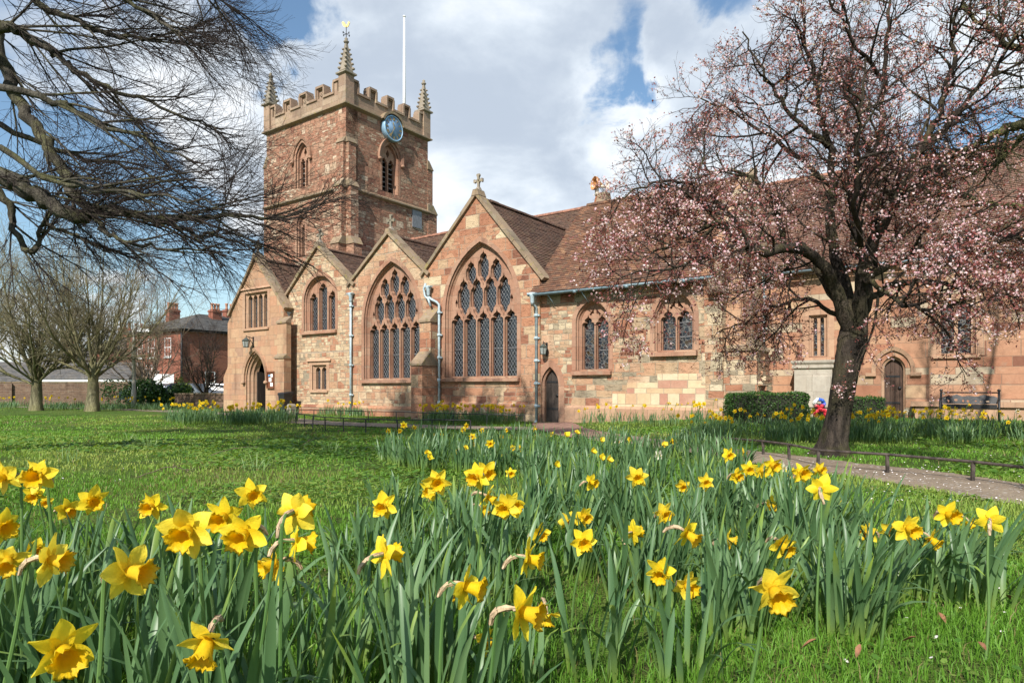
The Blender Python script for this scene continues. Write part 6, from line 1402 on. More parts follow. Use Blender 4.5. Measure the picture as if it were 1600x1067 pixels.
def far_flowers(clumps, n, label, group, seed, white=0, wlabel=None, hs=1.0, spread=.22):
    q = random.Random(seed)
    for i in range(n):
        c = q.choice(clumps); x, y = c[0]+q.gauss(0, spread), c[1]+q.gauss(0, spread*.8); w = i < white
        o = link('daffodil', q.choice(SMW if w else SM), None, (x, y, float(gz(x, y))), q.uniform(-.5, .5)); k = hs*q.uniform(.9, 1.15); o.scale = (k,)*3
        tag(o, wlabel if w else label, 'daffodil', group+(' (white)' if w else ''))
def far_mass(clumps, n, label, seed, hs, spread=.25):
    q = random.Random(seed); V, Fc, mi, T, b = [], [], [], [], 0
    for i in range(n):
        me = q.choice(SM); c = q.choice(clumps); x, y = c[0]+q.gauss(0, spread), c[1]+q.gauss(0, spread); z = float(gz(x, y)); a = q.uniform(-.5, .5); k = hs*q.uniform(.85, 1.15)
        for v in me.vertices: V.append((x+k*(v.co.x*math.cos(a)-v.co.y*math.sin(a)), y+k*(v.co.x*math.sin(a)+v.co.y*math.cos(a)), z+k*v.co.z)); T.append(.5)
        for p in me.polygons: Fc.append([j+b for j in p.vertices]); mi.append(p.material_index)
        b += len(me.vertices)
    me = np_mesh('daffodil_flowers', V, [np.array(Fc)], list(SM[0].materials), {'tint': T}, midx=mi); tag(link('daffodil_flowers', me), label, 'daffodils', kind='stuff')
far_flowers(bd_ch, 72, 'small yellow daffodil in the long bed before the hedges and bench', 'daffodils in the bed before the hedges', 1, 10, 'small white narcissus in the long bed before the hedges and bench', 1.12)
far_flowers(bd_wall, 30, 'small yellow daffodil in the thin row along the cream chapel wall', 'daffodils along the chapel wall', 2, hs=1.3, spread=.12)
far_flowers(bd_gab, 34, 'small yellow daffodil in the bed under the tallest gable', 'daffodils under the tallest gable', 3, hs=1.4); far_flowers(bd_gab2, 15, 'small yellow daffodil in the bed between the pale downpipe and the stone buttress', 'daffodils beside the buttress', 4, hs=1.4)
far_flowers(bd_por, 36, 'small yellow daffodil in the tall bed in front of the porch', 'daffodils before the porch', 5, hs=1.45); far_flowers(bd_far, 20, 'tiny yellow daffodil in the far bed below the boundary wall', 'daffodils below the boundary wall', 6, hs=1.5, spread=.5)
far_mass(bd_ch, 130, 'yellow daffodil flowers massed through the long bed before the hedges and bench', 11, 1.1); far_mass(bd_far, 30, 'yellow daffodil flowers scattered through the far bed below the boundary wall', 12, 1.45, .5); far_mass(bd_gab, 40, 'yellow daffodil flowers massed in the bed under the tallest gable', 13, 1.3); far_mass(bd_por, 40, 'yellow daffodil flowers massed in the tall bed before the porch', 14, 1.4)
# ------------------------------------------------------------------ things on and around the church (church-local builders get world placement)
rzC = math.atan2(U.y, U.x)
def cw_pos(s, t, z): v = Vector(P0)+U*s+N_*t; return (v.x, v.y, z)
# clock on the tower's east face
a = ft(609.5, Tx1); zc_ = fz(609, 203, a, Tx1); rt = empty('tower_clock', cw_pos(Tx1+.2, a, zc_), rzC); tag(rt, 'round blue clock with gold Roman numerals and hands on the church tower', 'clock')
mb = MB(); mb.lathe([(.80, -.19), (.86, -.19), (.86, .03), (.86, .10), (.80, .13), (.77, .115), (.77, .0)], (0, 0, 0), 48, axis='x'); mb.build('rim', M['dial_rim'], rt)
def cbar(mb, x, r0, r1, ang, w, off=0.0, tilt=0.0):
    """bar on the dial; angle clockwise from 12 as seen from outside, offset sideways"""
    d = Vector((math.sin(ang), math.cos(ang))); e = Vector((d.y, -d.x)); A = d*r0+e*(off-tilt*.5*(r1-r0)); B_ = d*r1+e*(off+tilt*.5*(r1-r0))
    mb.hexa([(x, *(A-e*w)), (x, *(A+e*w)), (x+.012, *(A+e*w)), (x+.012, *(A-e*w)), (x, *(B_-e*w)), (x, *(B_+e*w)), (x+.012, *(B_+e*w)), (x+.012, *(B_-e*w))])
mb = MB(); mb.lathe([(.001, .02), (.775, .02), (.775, .095), (.001, .096)], (0, 0, 0), 48, axis='x')
n0 = len(mb.f)
for k in range(60): cbar(mb, .0965, .725, .755, k*math.pi/30, .004 if k % 5 else .009)
mb.m[n0:] = [1]*(len(mb.f)-n0); mb.build('dial', [M['dial'], M['gold']], rt)
NUM = ['XII', 'I', 'II', 'III', 'IIII', 'V', 'VI', 'VII', 'VIII', 'IX', 'X', 'XI']
for h in range(12):
    mb = MB(); ang = h*math.pi/6; tx = NUM[h]; wds = {'I': .042, 'V': .085, 'X': .085}; tot = sum(wds[c] for c in tx); o = -tot/2
    for c in tx:
        m_ = o+wds[c]/2
        if c == 'I': cbar(mb, .098, .53, .70, ang, .010, m_)
        if c == 'V': cbar(mb, .098, .53, .70, ang, .010, m_-.018, -.2); cbar(mb, .0985, .53, .70, ang, .008, m_+.018, .2)
        if c == 'X': cbar(mb, .098, .53, .70, ang, .010, m_, -.36); cbar(mb, .0985, .53, .70, ang, .008, m_, .36)
        o += wds[c]
    mb.build('numeral', M['gold'], rt)
for nm, ang, L, w in (('hour_hand', R(347), .42, .035), ('minute_hand', R(210), .64, .024)):
    mb = MB(); x = .12 if nm == 'hour_hand' else .14; d = Vector((math.sin(ang), math.cos(ang))); e = Vector((d.y, -d.x))
    prof = [(-.16, .5), (0, .6), (.55, .5), (.72, 1.5), (.80, .9), (1.0, .05)]; pl = [d*(u*L)+e*w*k for u, k in prof]+[d*(u*L)-e*w*k for u, k in reversed(prof)]
    mb.plate([(p.x, p.y) for p in pl], [], lambda a_, b_, dd: (x+.01-dd, a_, b_), 0, .01); mb.build(nm, M['gold'], rt)
mb = MB()    # stone hood arched over the clock
ar = [(1.0*math.cos(q), 1.0*math.sin(q)) for q in np.linspace(R(20), R(160), 20)]; mb.loft([[(-.2, a_*r, b_*r) for a_, b_ in ar] if k in (0, 3) else [(.16, a_*r, b_*r) for a_, b_ in ar] for k, r in ((0, .93), (1, .93), (2, 1.1), (3, 1.1))]); mb.build('stone_hood', M['coping'], rt)
rt.scale = (1, .82, .82)
# weather vane on the corner pinnacle
wv_ = empty('weather_vane', cw_pos(Tx1-.16, Ty0+.16, ztip-.25), rzC); tag(wv_, 'gilded cockerel weather vane on the near corner pinnacle of the tower', 'weather vane')
mb = MB(); mb.tube([(0, 0, 0), (0, 0, 1.15)], .03, 8); mb.lathe([(0, -.06), (.06, 0), (0, .06)], (0, 0, .35), 8); mb.build('rod', M['iron'], wv_)
mb = MB(); mb.tube([(-.3, 0, .6), (.3, 0, .6)], .018, 6); mb.tube([(0, -.3, .6), (0, .3, .6)], .018, 6)
for sx, sy in ((.32, 0), (-.32, 0), (0, .32), (0, -.32)): mb.box(sx-.05, sx+.05, sy-.012, sy+.012, .53, .67)
mb.build('cardinal_arms', M['iron'], wv_)
mb = MB(); ck = [(-.30, 1.33), (-.26, 1.20), (-.12, 1.13), (.02, 1.10), (.14, 1.16), (.20, 1.28), (.23, 1.40), (.30, 1.42), (.24, 1.47), (.22, 1.55), (.15, 1.53), (.12, 1.42), (.05, 1.30), (-.06, 1.28), (-.12, 1.40), (-.22, 1.52), (-.34, 1.50), (-.36, 1.40)]
mb.plate([(x_, z_-.02) for x_, z_ in ck], [], lambda a_, b_, d: (a_*.8+b_*0, a_*.6+d, b_), 0, .05); mb.build('cockerel', M['gold'], wv_)
wv_.scale = (.64, .64, .72)
# flagpole
v = cw_pos(-15.6, 9.5, zc); fp = empty('flagpole', v, 0); tag(fp, 'tall white flagpole standing on the tower roof', 'flagpole'); Hf = CAMZ+(HY-28)/F*v[1]-zc
mb = MB(); mb.tube([(0, 0, -.4), (0, 0, Hf*.5), (0, 0, Hf)], [.10, .085, .055], 10); mb.build('pole', M['white'], fp); mb = MB(); mb.lathe([(.0, 0), (.09, .05), (.09, .1), (0, .16)], (0, 0, Hf), 10); mb.build('finial', M['white'], fp)
# lanterns
def lantern(s, t, z, sc, label, arm):
    rt = empty('wall_lantern', cw_pos(s, t, z), rzC); tag(rt, label, 'lantern'); k = sc
    mb = MB(); mb.box(-.04*k, .04*k, -.02, .0, -.25*k, .25*k); mb.tube([(0, -.01, .18*k), (0, -arm, .26*k)], .016*k, 6); mb.tube([(0, -arm, .3*k), (0, -arm, .18*k)], .014*k, 6); mb.tube([(0, -.01, -.1*k), (0, -arm*.6, .2*k)], .012*k, 6); mb.build('bracket', M['iron'], rt)
    c = (0, -arm, 0); mb = MB(); mb.lathe([(.03*k, .20*k), (.06*k, .17*k), (.17*k, .08*k), (.16*k, .065*k), (.02*k, .065*k)], c, 6, 0, False); mb.lathe([(.02*k, -.20*k), (.11*k, -.20*k), (.11*k, -.17*k), (.02*k, -.17*k)], c, 6, 0, False)
    for q in range(6):
        an = q*math.pi/3; mb.tube([(c[0]+.108*k*math.cos(an), c[1]+.108*k*math.sin(an), -.18*k), (c[0]+.145*k*math.cos(an), c[1]+.145*k*math.sin(an), .075*k)], .009*k, 4)
    mb.build('lamp_frame', M['lamp_green'], rt); mb = MB(); mb.lathe([(.098*k, -.17*k), (.135*k, .065*k)], c, 6, 0, False); mb.build('lamp_glass', M['lamp_glass'], rt)
lantern(fs(396, TP), TP, fz(394, 536, TP), 1.15, 'square glass lantern on an iron bracket above the porch door', .38)
lantern(fs(854.5, TC), TC, fz(855, 546, TC), .9, 'small dark wall lantern above the little plank door', .22)
# notice board beside the porch door
x0_, x1_, z0_, z1_ = fs(418.5, TP), fs(430, TP), fz(424, 607, TP), fz(424, 580, TP); rt = empty('notice_board', cw_pos((x0_+x1_)/2, TP, z0_), rzC); tag(rt, 'brown wooden notice board with white papers beside the porch door', 'notice board'); w, h = x1_-x0_, z1_-z0_
M['board_wood'] = plain('varnished wood', (.16, .06, .03), .45, var=.2); M['paper'] = plain('white paper', (.80, .80, .78), .7, var=.03); M['paper_blue'] = plain('blue paper', (.08, .30, .55), .7, var=.05)
mb = MB(); mb.plate([(-w/2, 0), (w/2, 0), (w/2, h), (-w/2, h)], [[(-w/2+.06, .06), (w/2-.06, .06), (w/2-.06, h-.06), (-w/2+.06, h-.06)]], lambda a_, b_, d: (a_, -.09+d, b_), 0, .085); mb.build('frame', M['board_wood'], rt)
mb = MB(); mb.box(-w/2+.05, w/2-.05, -.04, -.005, .05, h-.05); mb.build('backing', M['board_wood'], rt)
for a_, b_, c_, d_, k in ((-.02, .12, .13, .16, 'paper'), (-.10, .04, .40, .17, 'paper'), (.0, .13, .66, .14, 'paper'), (-.13, -.03, .70, .08, 'paper_blue')):
    mb = MB(); mb.box(a_*w/.4, b_*w/.4, -.047, -.041, c_*h, (c_+d_*1.3)*h); mb.build('paper_notice', M[k], rt)
# litter bin against the downpipe
v = cw_pos(fs(446, -.75), -.75, 0); rt = empty('litter_bin', (v[0], v[1], float(gz(v[0], v[1]))), rzC); tag(rt, 'black plastic bin standing by the downpipe next to the porch', 'bin'); M['bin'] = plain('black plastic', (.018, .018, .02), .45, var=.2)
rt.scale = (.82, .82, .95)
mb = MB(); mb.loft([[(sx*a_, sy*a_*1.05, z_) for sx, sy in ((-1, -1), (1, -1), (1, 1), (-1, 1))] for a_, z_ in ((.19, .03), (.255, .86), (.28, .87), (.28, .93))], True, 0, False, True, False); mb.build('body', M['bin'], rt)
mb = MB(); mb.hexa([(-.29, -.31, .93), (.29, -.31, .93), (.29, .32, .95), (-.29, .32, .95), (-.25, -.27, .98), (.25, -.27, .98), (.28, .3, 1.04), (-.28, .3, 1.04)]); mb.build('lid', M['bin'], rt); mb = MB(); mb.tube([(-.25, .36, .9), (.25, .36, .9)], .02, 6); mb.build('handle', M['bin'], rt)
for sx in (-.22, .22): mb = MB(); mb.lathe([(.001, -.03), (.1, -.03), (.1, .03), (.001, .03)], (sx, .25, .1), 14, axis='x'); mb.build('wheel', M['bin'], rt)
v = cw_pos(fs(455, -1.3), -1.3, 0); rt = empty('stone_post', (v[0], v[1], float(gz(v[0], v[1]))), rzC); tag(rt, 'short dark weathered stone post beside the black bin', 'post'); mb = MB(); mb.loft([[(sx*a_, sy*a_, z_) for sx, sy in ((-1, -.8), (1, -1), (1, 1), (-1, .9))] for a_, z_ in ((.15, -.05), (.15, .38), (.11, .46), (.03, .48))], True, 0, False, False, True); mb.build('post_body', M['pinnacle'], rt)
# horn loudspeaker on the ridge
v = cw_pos(fs(930, 7.0), 7.0, 9.3); rt = empty('roof_floodlight', v, 0); tag(rt, 'white and orange horn-shaped lamp on a rusty pole on the roof ridge', 'lamp'); rt.scale = (.78,)*3; M['rust'] = plain('rusty metal', (.30, .11, .05), .8, var=.5, scale=12, bmp=.01); M['horn_white'] = plain('chipped cream enamel', (.72, .62, .50), .5, var=.15)
mb = MB(); mb.tube([(-.1, -.2, -.45), (.02, 0, .05), (.1, .0, .3), (.1, 0, .42)], [.06, .06, .07, .07], 8); mb.build('pole', M['rust'], rt); mb = MB(); mb.tube([(.1, 0, .3), (.09, 0, .72)], .12, 10); mb.tube([(.1, 0, .85), (.62, .05, .82)], .09, 8); mb.box(.60, .78, -.05, .13, .68, 1.1); mb.build('bracket', M['horn_white'], rt)
ax = Vector((-.92, -.35, .1)).normalized(); mb = MB(); c = Vector((.18, 0, .95)); s1 = ax.cross(Vector((0, 0, 1))).normalized(); s2_ = ax.cross(s1)
mb.loft([[tuple(c+ax*l_+(s1*math.cos(q)+s2_*math.sin(q))*r) for q in np.linspace(0, 2*math.pi, 19)[:-1]] for l_, r in ((-.22, .1), (-.1, .14), (.05, .27), (.16, .36), (.30, .385), (.30, .36), (.16, .33), (.0, .15))], True, 0, True, True, True); mb.build('horn', [plain('orange white enamel', (.58, .27, .10), .35, var=.5, scale=2.2)], rt)

# war memorial, wreaths, hedges, bench in front of the chancel
s0, s1_ = fs(1241, TH-.75), fs(1300, TH-.75); v = cw_pos((s0+s1_)/2, TH-.4, 0); zg = float(gz(v[0], v[1])); rt = empty('war_memorial', (v[0], v[1], zg), rzC); tag(rt, 'pale stone memorial block with moulded cap behind the plum trunk', 'memorial'); w = (s1_-s0)/2; H = fz(1260, 563, TH-.75)-zg
mb = MB(); mb.box(-w, w, -.35, .30, -.2, H-.28); mb.box(-w*.3, w*.95, -.42, -.351, .3, H-.5); mb.build('shaft', M['memorial'], rt); mb = MB(); mb.loft([[(sx*(w+o), -.025+sy*(.325+o), z_) for sx, sy in ((-1, -1), (1, -1), (1, 1), (-1, 1))] for o, z_ in ((.0, H-.28), (.06, H-.24), (.06, H-.17), (.03, H-.15), (.09, H-.07), (.09, H))], True, 0, False, True, True); mb.build('cap', M['memorial'], rt)
mb = MB(); mb.box(-w-.15, w+.15, -.62, .3, -.2, .26); mb.build('plinth', M['memorial'], rt)
M['red'] = plain('red poppies', (.50, .02, .035), .6, var=.4, scale=40); M['blue'] = plain('blue ribbon', (.04, .12, .5), .6); M['green_dk'] = plain('dark wreath leaves', (.02, .05, .015), .8, var=.5, scale=40)
def wreath(px, py, off, r, label, kind):
    s_ = fs(px, TH-.75-off); z_ = fz(px, py, TH-.75-off); rt = empty('poppy_wreath', cw_pos(s_, TH-.75-off, z_), rzC); tag(rt, label, 'wreath'); q = random.Random(r)
    mb = MB(); ring = [(r*math.cos(a_), .16*r*math.sin(a_)*-1, r*math.sin(a_)) for a_ in np.linspace(0, 2*math.pi, 25)]; mb.tube(ring, .05, 7); mb.build('ring', M['green_dk'], rt)
    for nm, mat, lo, hi in ((('poppies', 'red', 0, 6.28),) if kind == 0 else (('poppies', 'red', 3.6, 5.9), ('white_flowers', 'white', 1.9, 3.6), ('blue_flowers', 'blue', -.4, 1.9))):
        mb = MB()
        for k in range(26 if kind == 0 else 10):
            a_ = lo+(hi-lo)*(k+.5)/(26 if kind == 0 else 10); rr = r*q.uniform(.82, 1.18); mb.lathe([(.005, -.0), (.05, -.02), (.055, -.03), (.01, -.02)], (rr*math.cos(a_), -.06-.02*q.random(), rr*math.sin(a_)), 7, axis='y')
        mb.build(nm, M[mat], rt)
wreath(1281, 630, .28, .12, 'round wreath of blue, white and red flowers beside the plum trunk', 1); wreath(1283, 648, .36, .165, 'red poppy wreath leaning below the blue and white one', 0)
M['hedge_leaf'] = leafy('box hedge leaves', (.025, .065, .013), (.05, .12, .024), (.10, .19, .04), .25, .45); M['hedge_in'] = plain('dark hedge filler', (.02, .022, .012), .95, var=.4)
def hedge(px0, px1, ytop, Y, depth, label, seed):
    x0, x1 = (px0-CX)/F*Y, (px1-CX)/F*Y; xc = (x0+x1)/2; zg = float(gz(xc, Y)); H = CAMZ+(HY-ytop)/F*Y-zg; w = (x1-x0)/2; rt = empty('hedge', (xc, Y+depth/2, zg), -.18); tag(rt, label, 'hedge'); q = np.random.default_rng(seed)
    n = int(5200*w*H*2.2); P = (q.random((n, 3))-.5)*2; face = q.integers(0, 5, n); shell = 1-.10*q.random(n)**2
    P[face == 0, 2] = shell[face == 0]; P[face == 1, 1] = -shell[face == 1]; P[face == 2, 0] = shell[face == 2]; P[face == 3, 0] = -shell[face == 3]; P[face == 4, 1] = shell[face == 4]
    lp = np.sign(P)*np.abs(P)**1; nr = (np.abs(P)**6).sum(1)**(1/6); P = P/np.maximum(nr, 1)[:, None]; bm_ = 1+.05*np.sin(P[:, [0]]*7+seed)+.04*np.sin(P[:, [1]]*5+P[:, [2]]*6)
    C = P*bm_*np.array([w, depth/2, H/2])+np.array([0, 0, H/2]); me = leaves_mesh('foliage', C, .042, M['hedge_leaf'], .6); link('foliage', me, rt)
    mb = MB(); mb.box(-w*.9, w*.9, -depth*.43, depth*.43, .02, H*.92); mb.build('dark_core', M['hedge_in'], rt)  # solid filler box, the shade between the leaves put into its dark colour
hedge(1150, 1271, 614, 15.6, 1.0, 'long clipped box hedge in front of the pale memorial', 3); hedge(1333, 1391, 621, 16.6, .9, 'short rounded box hedge before the arched brown door', 4)
# black metal bench with pierced back
s0, s1_ = fs(1470, TH-1.9), fs(1561, TH-1.9); w = (s1_-s0)/2; v = cw_pos((s0+s1_)/2, TH-1.9, 0); zg = float(gz(v[0], v[1])); rt = empty('metal_bench', (v[0], v[1], zg), rzC); tag(rt, 'black metal bench with pierced poppy-field backrest against the long wall', 'bench'); Hb = .76
mb = MB()
for k in range(5): mb.box(-w+.04, w-.04, -.36+k*.085, -.36+k*.085+.06, .43, .455)
mb.box(-w+.04, w-.04, -.38, -.36, .36, .45); mb.build('seat', M['iron'], rt)
q = random.Random(4); holes = []
xk = -w+.14
while xk < w-.2:
    zz = q.uniform(.50, .54); ww = q.uniform(.05, .11); hh = q.uniform(.04, .08); n_ = 9; holes.append([(xk+ww/2+ww*.5*math.cos(a_)*q.uniform(.6, 1), zz+hh/2+hh*.5*math.sin(a_)*q.uniform(.7, 1)) for a_ in np.linspace(0, 2*math.pi, n_+1)[:-1]]); xk += ww+q.uniform(.03, .12)
top_ = [(-w+.03, .47), (w-.03, .47), (w-.03, Hb-.12)]; xk = w-.1
while xk > -w+.1: top_.append((xk, Hb-.04-q.uniform(0, .06))); xk -= q.uniform(.06, .14)
top_.append((-w+.03, Hb-.12)); mb = MB(); mb.plate(top_, holes, lambda a_, b_, d: (a_, .06+(b_-.5)*.25+d, b_), 0, .012); mb.build('backrest', M['iron'], rt); mb = MB(); mb.tube([(-w, .14, Hb), (w, .14, Hb)], .018, 8); mb.build('top_rail', M['iron'], rt)
for sx in (-1, 1):
    mb = MB(); mb.tube([(sx*w, .02, 0), (sx*w, .05, .45), (sx*w, .16, Hb+.02)], .028, 8); mb.lathe([(0, 0), (.04, .02), (.04, .05), (0, .08)], (sx*w, .16, Hb+.02), 8); mb.build('rear_leg', M['iron'], rt); mb = MB(); mb.tube([(sx*w, -.36, 0), (sx*w, -.36, .60)], .026, 8); mb.build('front_leg', M['iron'], rt); mb = MB(); mb.tube([(sx*w, -.40, .60), (sx*w, .1, .62)], .024, 8); mb.build('armrest', M['iron'], rt)

# ------------------------------------------------------------------ beyond the churchyard, on the left
def wall_run(name, pa, pb, h, th, mat, label, cat='wall', cap='coping'):
    a_, b_ = Vector(pa), Vector(pb); d = b_-a_; L = d.length; rt = empty(name, (a_.x, a_.y, float(gz(a_.x, a_.y))-.1), math.atan2(d.y, d.x)); tag(rt, label, cat)
    mb = MB(); mb.box(0, L, 0, th, 0, h+.1); mb.build('brickwork', M[mat], rt); mb = MB(); n_ = int(L/.5)
    for i in range(n_): j = random.uniform(-.01, .012); mb.box(i*L/n_, (i+.97)*L/n_, -.03+j, th+.03+j, h+.1, h+.17+j)
    mb.build('coping', M[cap], rt); return rt
P2 = lambda px, Y: ((px-CX)/F*Y, Y)
rt = wall_run('boundary_wall', P2(-150, 41), P2(214, 45), 1.45, .3, 'brick_wall', 'long old brown brick boundary wall behind the bare trees')
mb = MB()
for k in (5.2, 12.5): mb.box(k, k+.5, -.16, -.002, 0, 1.5)
mb.build('pier', M['brick_wall'], rt)
wall_run('garden_wall', P2(272, 36.5), P2(352, 37), .78, .28, 'brick_wall', 'low brick wall between the ivy and the porch')
def leaf_mass(name, px, Y, w, d, h, n, size, seed, label, cat, mat='hedge_leaf', rzz=0.0, lump=1.0):
    x = (px-CX)/F*Y; zg = float(gz(x, Y)); q = np.random.default_rng(seed); rt = empty(name, (x, Y, zg), rzz); tag(rt, label, cat); K = 9; cs = np.stack([(q.random(K)-.5)*w*.8, (q.random(K)-.5)*d*.6, h*(.35+.4*q.random(K))], 1); rs = np.stack([w*.22*(.7+.6*q.random(K)), d*.4*np.ones(K), h*.42*(.7+.5*q.random(K))], 1)
    k = q.integers(0, K, n); v = q.normal(size=(n, 3)); v /= np.linalg.norm(v, axis=1, keepdims=True); C = cs[k]+v*rs[k]*(q.random(n)**.3)[:, None]; C[:, 2] = np.abs(C[:, 2]); link('foliage', leaves_mesh('foliage', C, size, M[mat], .7), rt)
    B = Branches(); rnd_ = random.Random(seed)
    for c in cs: B.add([(c[0]*.4, c[1]*.4, 0), tuple(c*np.array([.8, .8, .5])), tuple(c)], [.04, .03, .012], 5)
    link('stems', B.mesh('stems', M['bark_far']), rt); return rt
M['ivy_leaf'] = leafy('ivy leaves', (.015, .04, .010), (.03, .075, .018), (.07, .14, .035), .2, .35); M['bush_leaf'] = leafy('yellow green bush', (.09, .12, .03), (.16, .2, .05), (.22, .26, .07), .3)
leaf_mass('ivy_hedge', 255, 38.5, 3.1, 1.2, 1.35, 5200, .13, 8, 'glossy dark ivy hedge beside the low brick wall', 'hedge', 'ivy_leaf'); leaf_mass('bush', 196, 40, 3.2, 1.4, 1.5, 2600, .12, 9, 'dark thin shrub at the foot of the second bare tree', 'bush', 'ivy_leaf')
leaf_mass('bush', 287, 43, 1.3, 1.0, 1.75, 1300, .12, 10, 'light yellow-green bush behind the ivy hedge', 'bush', 'bush_leaf')
# street lamp
v = P2(209, 37.5); zg = 0; Hl = CAMZ+(HY-515)/F*37.5; rt = empty('street_lamp', (v[0], v[1], zg)); tag(rt, 'pale grey street lamp with a short curved arm among the bare trees', 'street lamp'); M['lamp_post'] = plain('pale grey concrete', (.44, .41, .34), .8, var=.2)
mb = MB(); mb.tube([(0, 0, 0), (0, 0, 1.0), (0, 0, 1.05), (0, 0, Hl*.62), (0, 0, Hl*.62+.02), (0, 0, Hl-.25), (-.05, 0, Hl-.1), (.15, 0, Hl+.2), (.4, 0, Hl+.22)], [.13, .13, .10, .095, .13, .05, .045, .045, .045], 10); mb.build('post', M['lamp_post'], rt); mb = MB(); mb.hexa([(.25, -.13, Hl-.12), (.95, -.13, Hl-.16), (.95, .13, Hl-.16), (.25, .13, Hl-.12), (.28, -.1, Hl+.1), (.9, -.08, Hl+.02), (.9, .08, Hl+.02), (.28, .1, Hl+.1)]); mb.build('lamp_head', M['white'], rt)
# houses
M['pane'] = plain('dark window glass', (.03, .035, .045), .08, var=.3, scale=1); M['white_wall'] = plain('white render', (.68, .66, .60), .85, var=.08, scale=2); M['terracotta'] = plain('terracotta pot', (.42, .20, .12), .8, var=.25)
def house_window(parent, fmap, a0, a1, z0, z1, bars=1):
    mb = MB(); t = .07; mb.plate([(a0, z0), (a1, z0), (a1, z1), (a0, z1)], [[(a0+t, z0+t), (a1-t, z0+t), (a1-t, z1-t), (a0+t, z1-t)]], fmap, -.04, .08); zm = (z0+z1)/2; mb.plate([(a0+t, zm-.03), (a1-t, zm-.03), (a1-t, zm+.03), (a0+t, zm+.03)], [], fmap, -.02, .05)
    am = (a0+a1)/2; mb.plate([(am-.02, z0+t), (am+.02, z0+t), (am+.02, zm-.03), (am-.02, zm-.03)], [], fmap, -.012, .04); mb.plate([(am-.02, zm+.03), (am+.02, zm+.03), (am+.02, z1-t), (am-.02, z1-t)], [], fmap, -.012, .04)
    o = mb.build('window', M['white'], parent); mb = MB(); mb.tess([(a0+t, z0+t), (a1-t, z0+t), (a1-t, z1-t), (a0+t, z1-t)], [], fmap, .02); mb.build('pane', M['pane'], o); mb = MB(); mb.hexa([fmap(a0-.08, z0-.12, -.1), fmap(a1+.08, z0-.12, -.1), fmap(a1+.08, z0-.12, .05), fmap(a0-.08, z0-.12, .05), fmap(a0-.08, z0-.01, -.1), fmap(a1+.08, z0-.01, -.1), fmap(a1+.08, z0-.005, .05), fmap(a0-.08, z0-.005, .05)]); mb.build('sill', M['white'], o)
def chimney(parent, x, y, z0, z1, w=.9, d=.55, pots=3, mat='brick_house'):
    mb = MB(); mb.box(x-w/2, x+w/2, y-d/2, y+d/2, z0, z1); mb.box(x-w/2-.06, x+w/2+.06, y-d/2-.06, y+d/2+.06, z1-.22, z1-.08); o = mb.build('chimney', M[mat], parent)
    for i in range(pots):
        mb = MB(); mb.lathe([(.13, 0), (.15, .08), (.11, .14), (.12, .5), (.16, .56), (.15, .64), (.11, .64)], (x+(i-(pots-1)/2)*w/pots, y, z1), 10); mb.build('chimney_pot', M['terracotta'], o)
def house(name, label, corner, yaw, Lx, Ly, h, roof_h, mat, wins_x=(), wins_y=(), chims=(), hip=True, over=.35, roofmat='slate', hx=None):
    """corner = nearest corner; local +x runs along the right-hand face, +y along the left-hand face (both away from the viewer)"""
    rt = empty(name, (corner[0], corner[1], 0), yaw); tag(rt, label, 'house' if 'out' not in name else 'outbuilding')
    mb = MB(); mb.box(0, Lx, 0, Ly, -.2, h); mb.build('wall', M[mat], rt); mb = MB(); a_, b_, c_, d_ = -over, Lx+over, -over, Ly+over; z = h+.02; zr = h+roof_h; ins = (min(Lx, Ly)/2+over) if hip else -.0
    if Lx >= Ly: r0, r1 = (a_+ins, Ly/2, zr), (b_-ins, Ly/2, zr)
    else: r0, r1 = (Lx/2, c_+ins, zr), (Lx/2, d_-ins, zr)
    if Lx >= Ly:
        tiled_roof(mb, (a_, c_, z), (b_, c_, z), r0, r1, .22, seg=.8); tiled_roof(mb, (b_, d_, z), (a_, d_, z), r1, r0, .22, seg=.8); tiled_roof(mb, (a_, d_, z), (a_, c_, z), r0, r0, .22, seg=.8); tiled_roof(mb, (b_, c_, z), (b_, d_, z), r1, r1, .22, seg=.8)
    else:
        tiled_roof(mb, (a_, d_, z), (a_, c_, z), r1, r0, .22, seg=.8); tiled_roof(mb, (b_, c_, z), (b_, d_, z), r0, r1, .22, seg=.8); tiled_roof(mb, (a_, c_, z), (b_, c_, z), r0, r0, .22, seg=.8); tiled_roof(mb, (b_, d_, z), (a_, d_, z), r1, r1, .22, seg=.8)
    mb.build('roof', M[roofmat], rt); mb = MB(); mb.box(-over+.02, Lx+over-.02, -over+.02, Ly+over-.02, h-.16, h+.0); mb.build('eaves', M['dark'] if mat != 'white_wall' else M['white'], rt)
    for w_ in wins_x: house_window(rt, lambda a, b, d: (a, d, b), *w_)
    for w_ in wins_y: house_window(rt, lambda a, b, d: (d, Ly-a if False else a, b), *w_)
    for c in chims: chimney(rt, *c)
    return rt
Yh = 58; cx_ = P2(284, Yh)
hs_ = house('brick_house', 'large red brick house with hipped slate roof and chimneys behind the porch', cx_, R(58), 15, 9, 6.3, 2.0, 'brick_house', wins_x=((2.2, 3.2, .6, 2.6),), wins_y=((4.2, 5.3, 3.9, 5.6), (6.2, 7.1, 3.9, 5.6), (4.6, 5.7, 1.4, 3.2), (7.2, 8.1, 1.0, 2.9), (1.6, 2.6, 3.9, 5.6)), chims=((3.0, 6.4, 6.6, 8.7, 1.1, .6, 4), (8, 4.5, 7.4, 9.0, 1.5, .7, 3), (5.5, 3.4, 7.4, 8.7, 1.0, .7, 3)))
mb = MB(); mb.tube([(-.06, -.06, 0), (-.06, -.06, 6.3)], .09, 8); mb.build('downpipe', M['iron'], hs_)
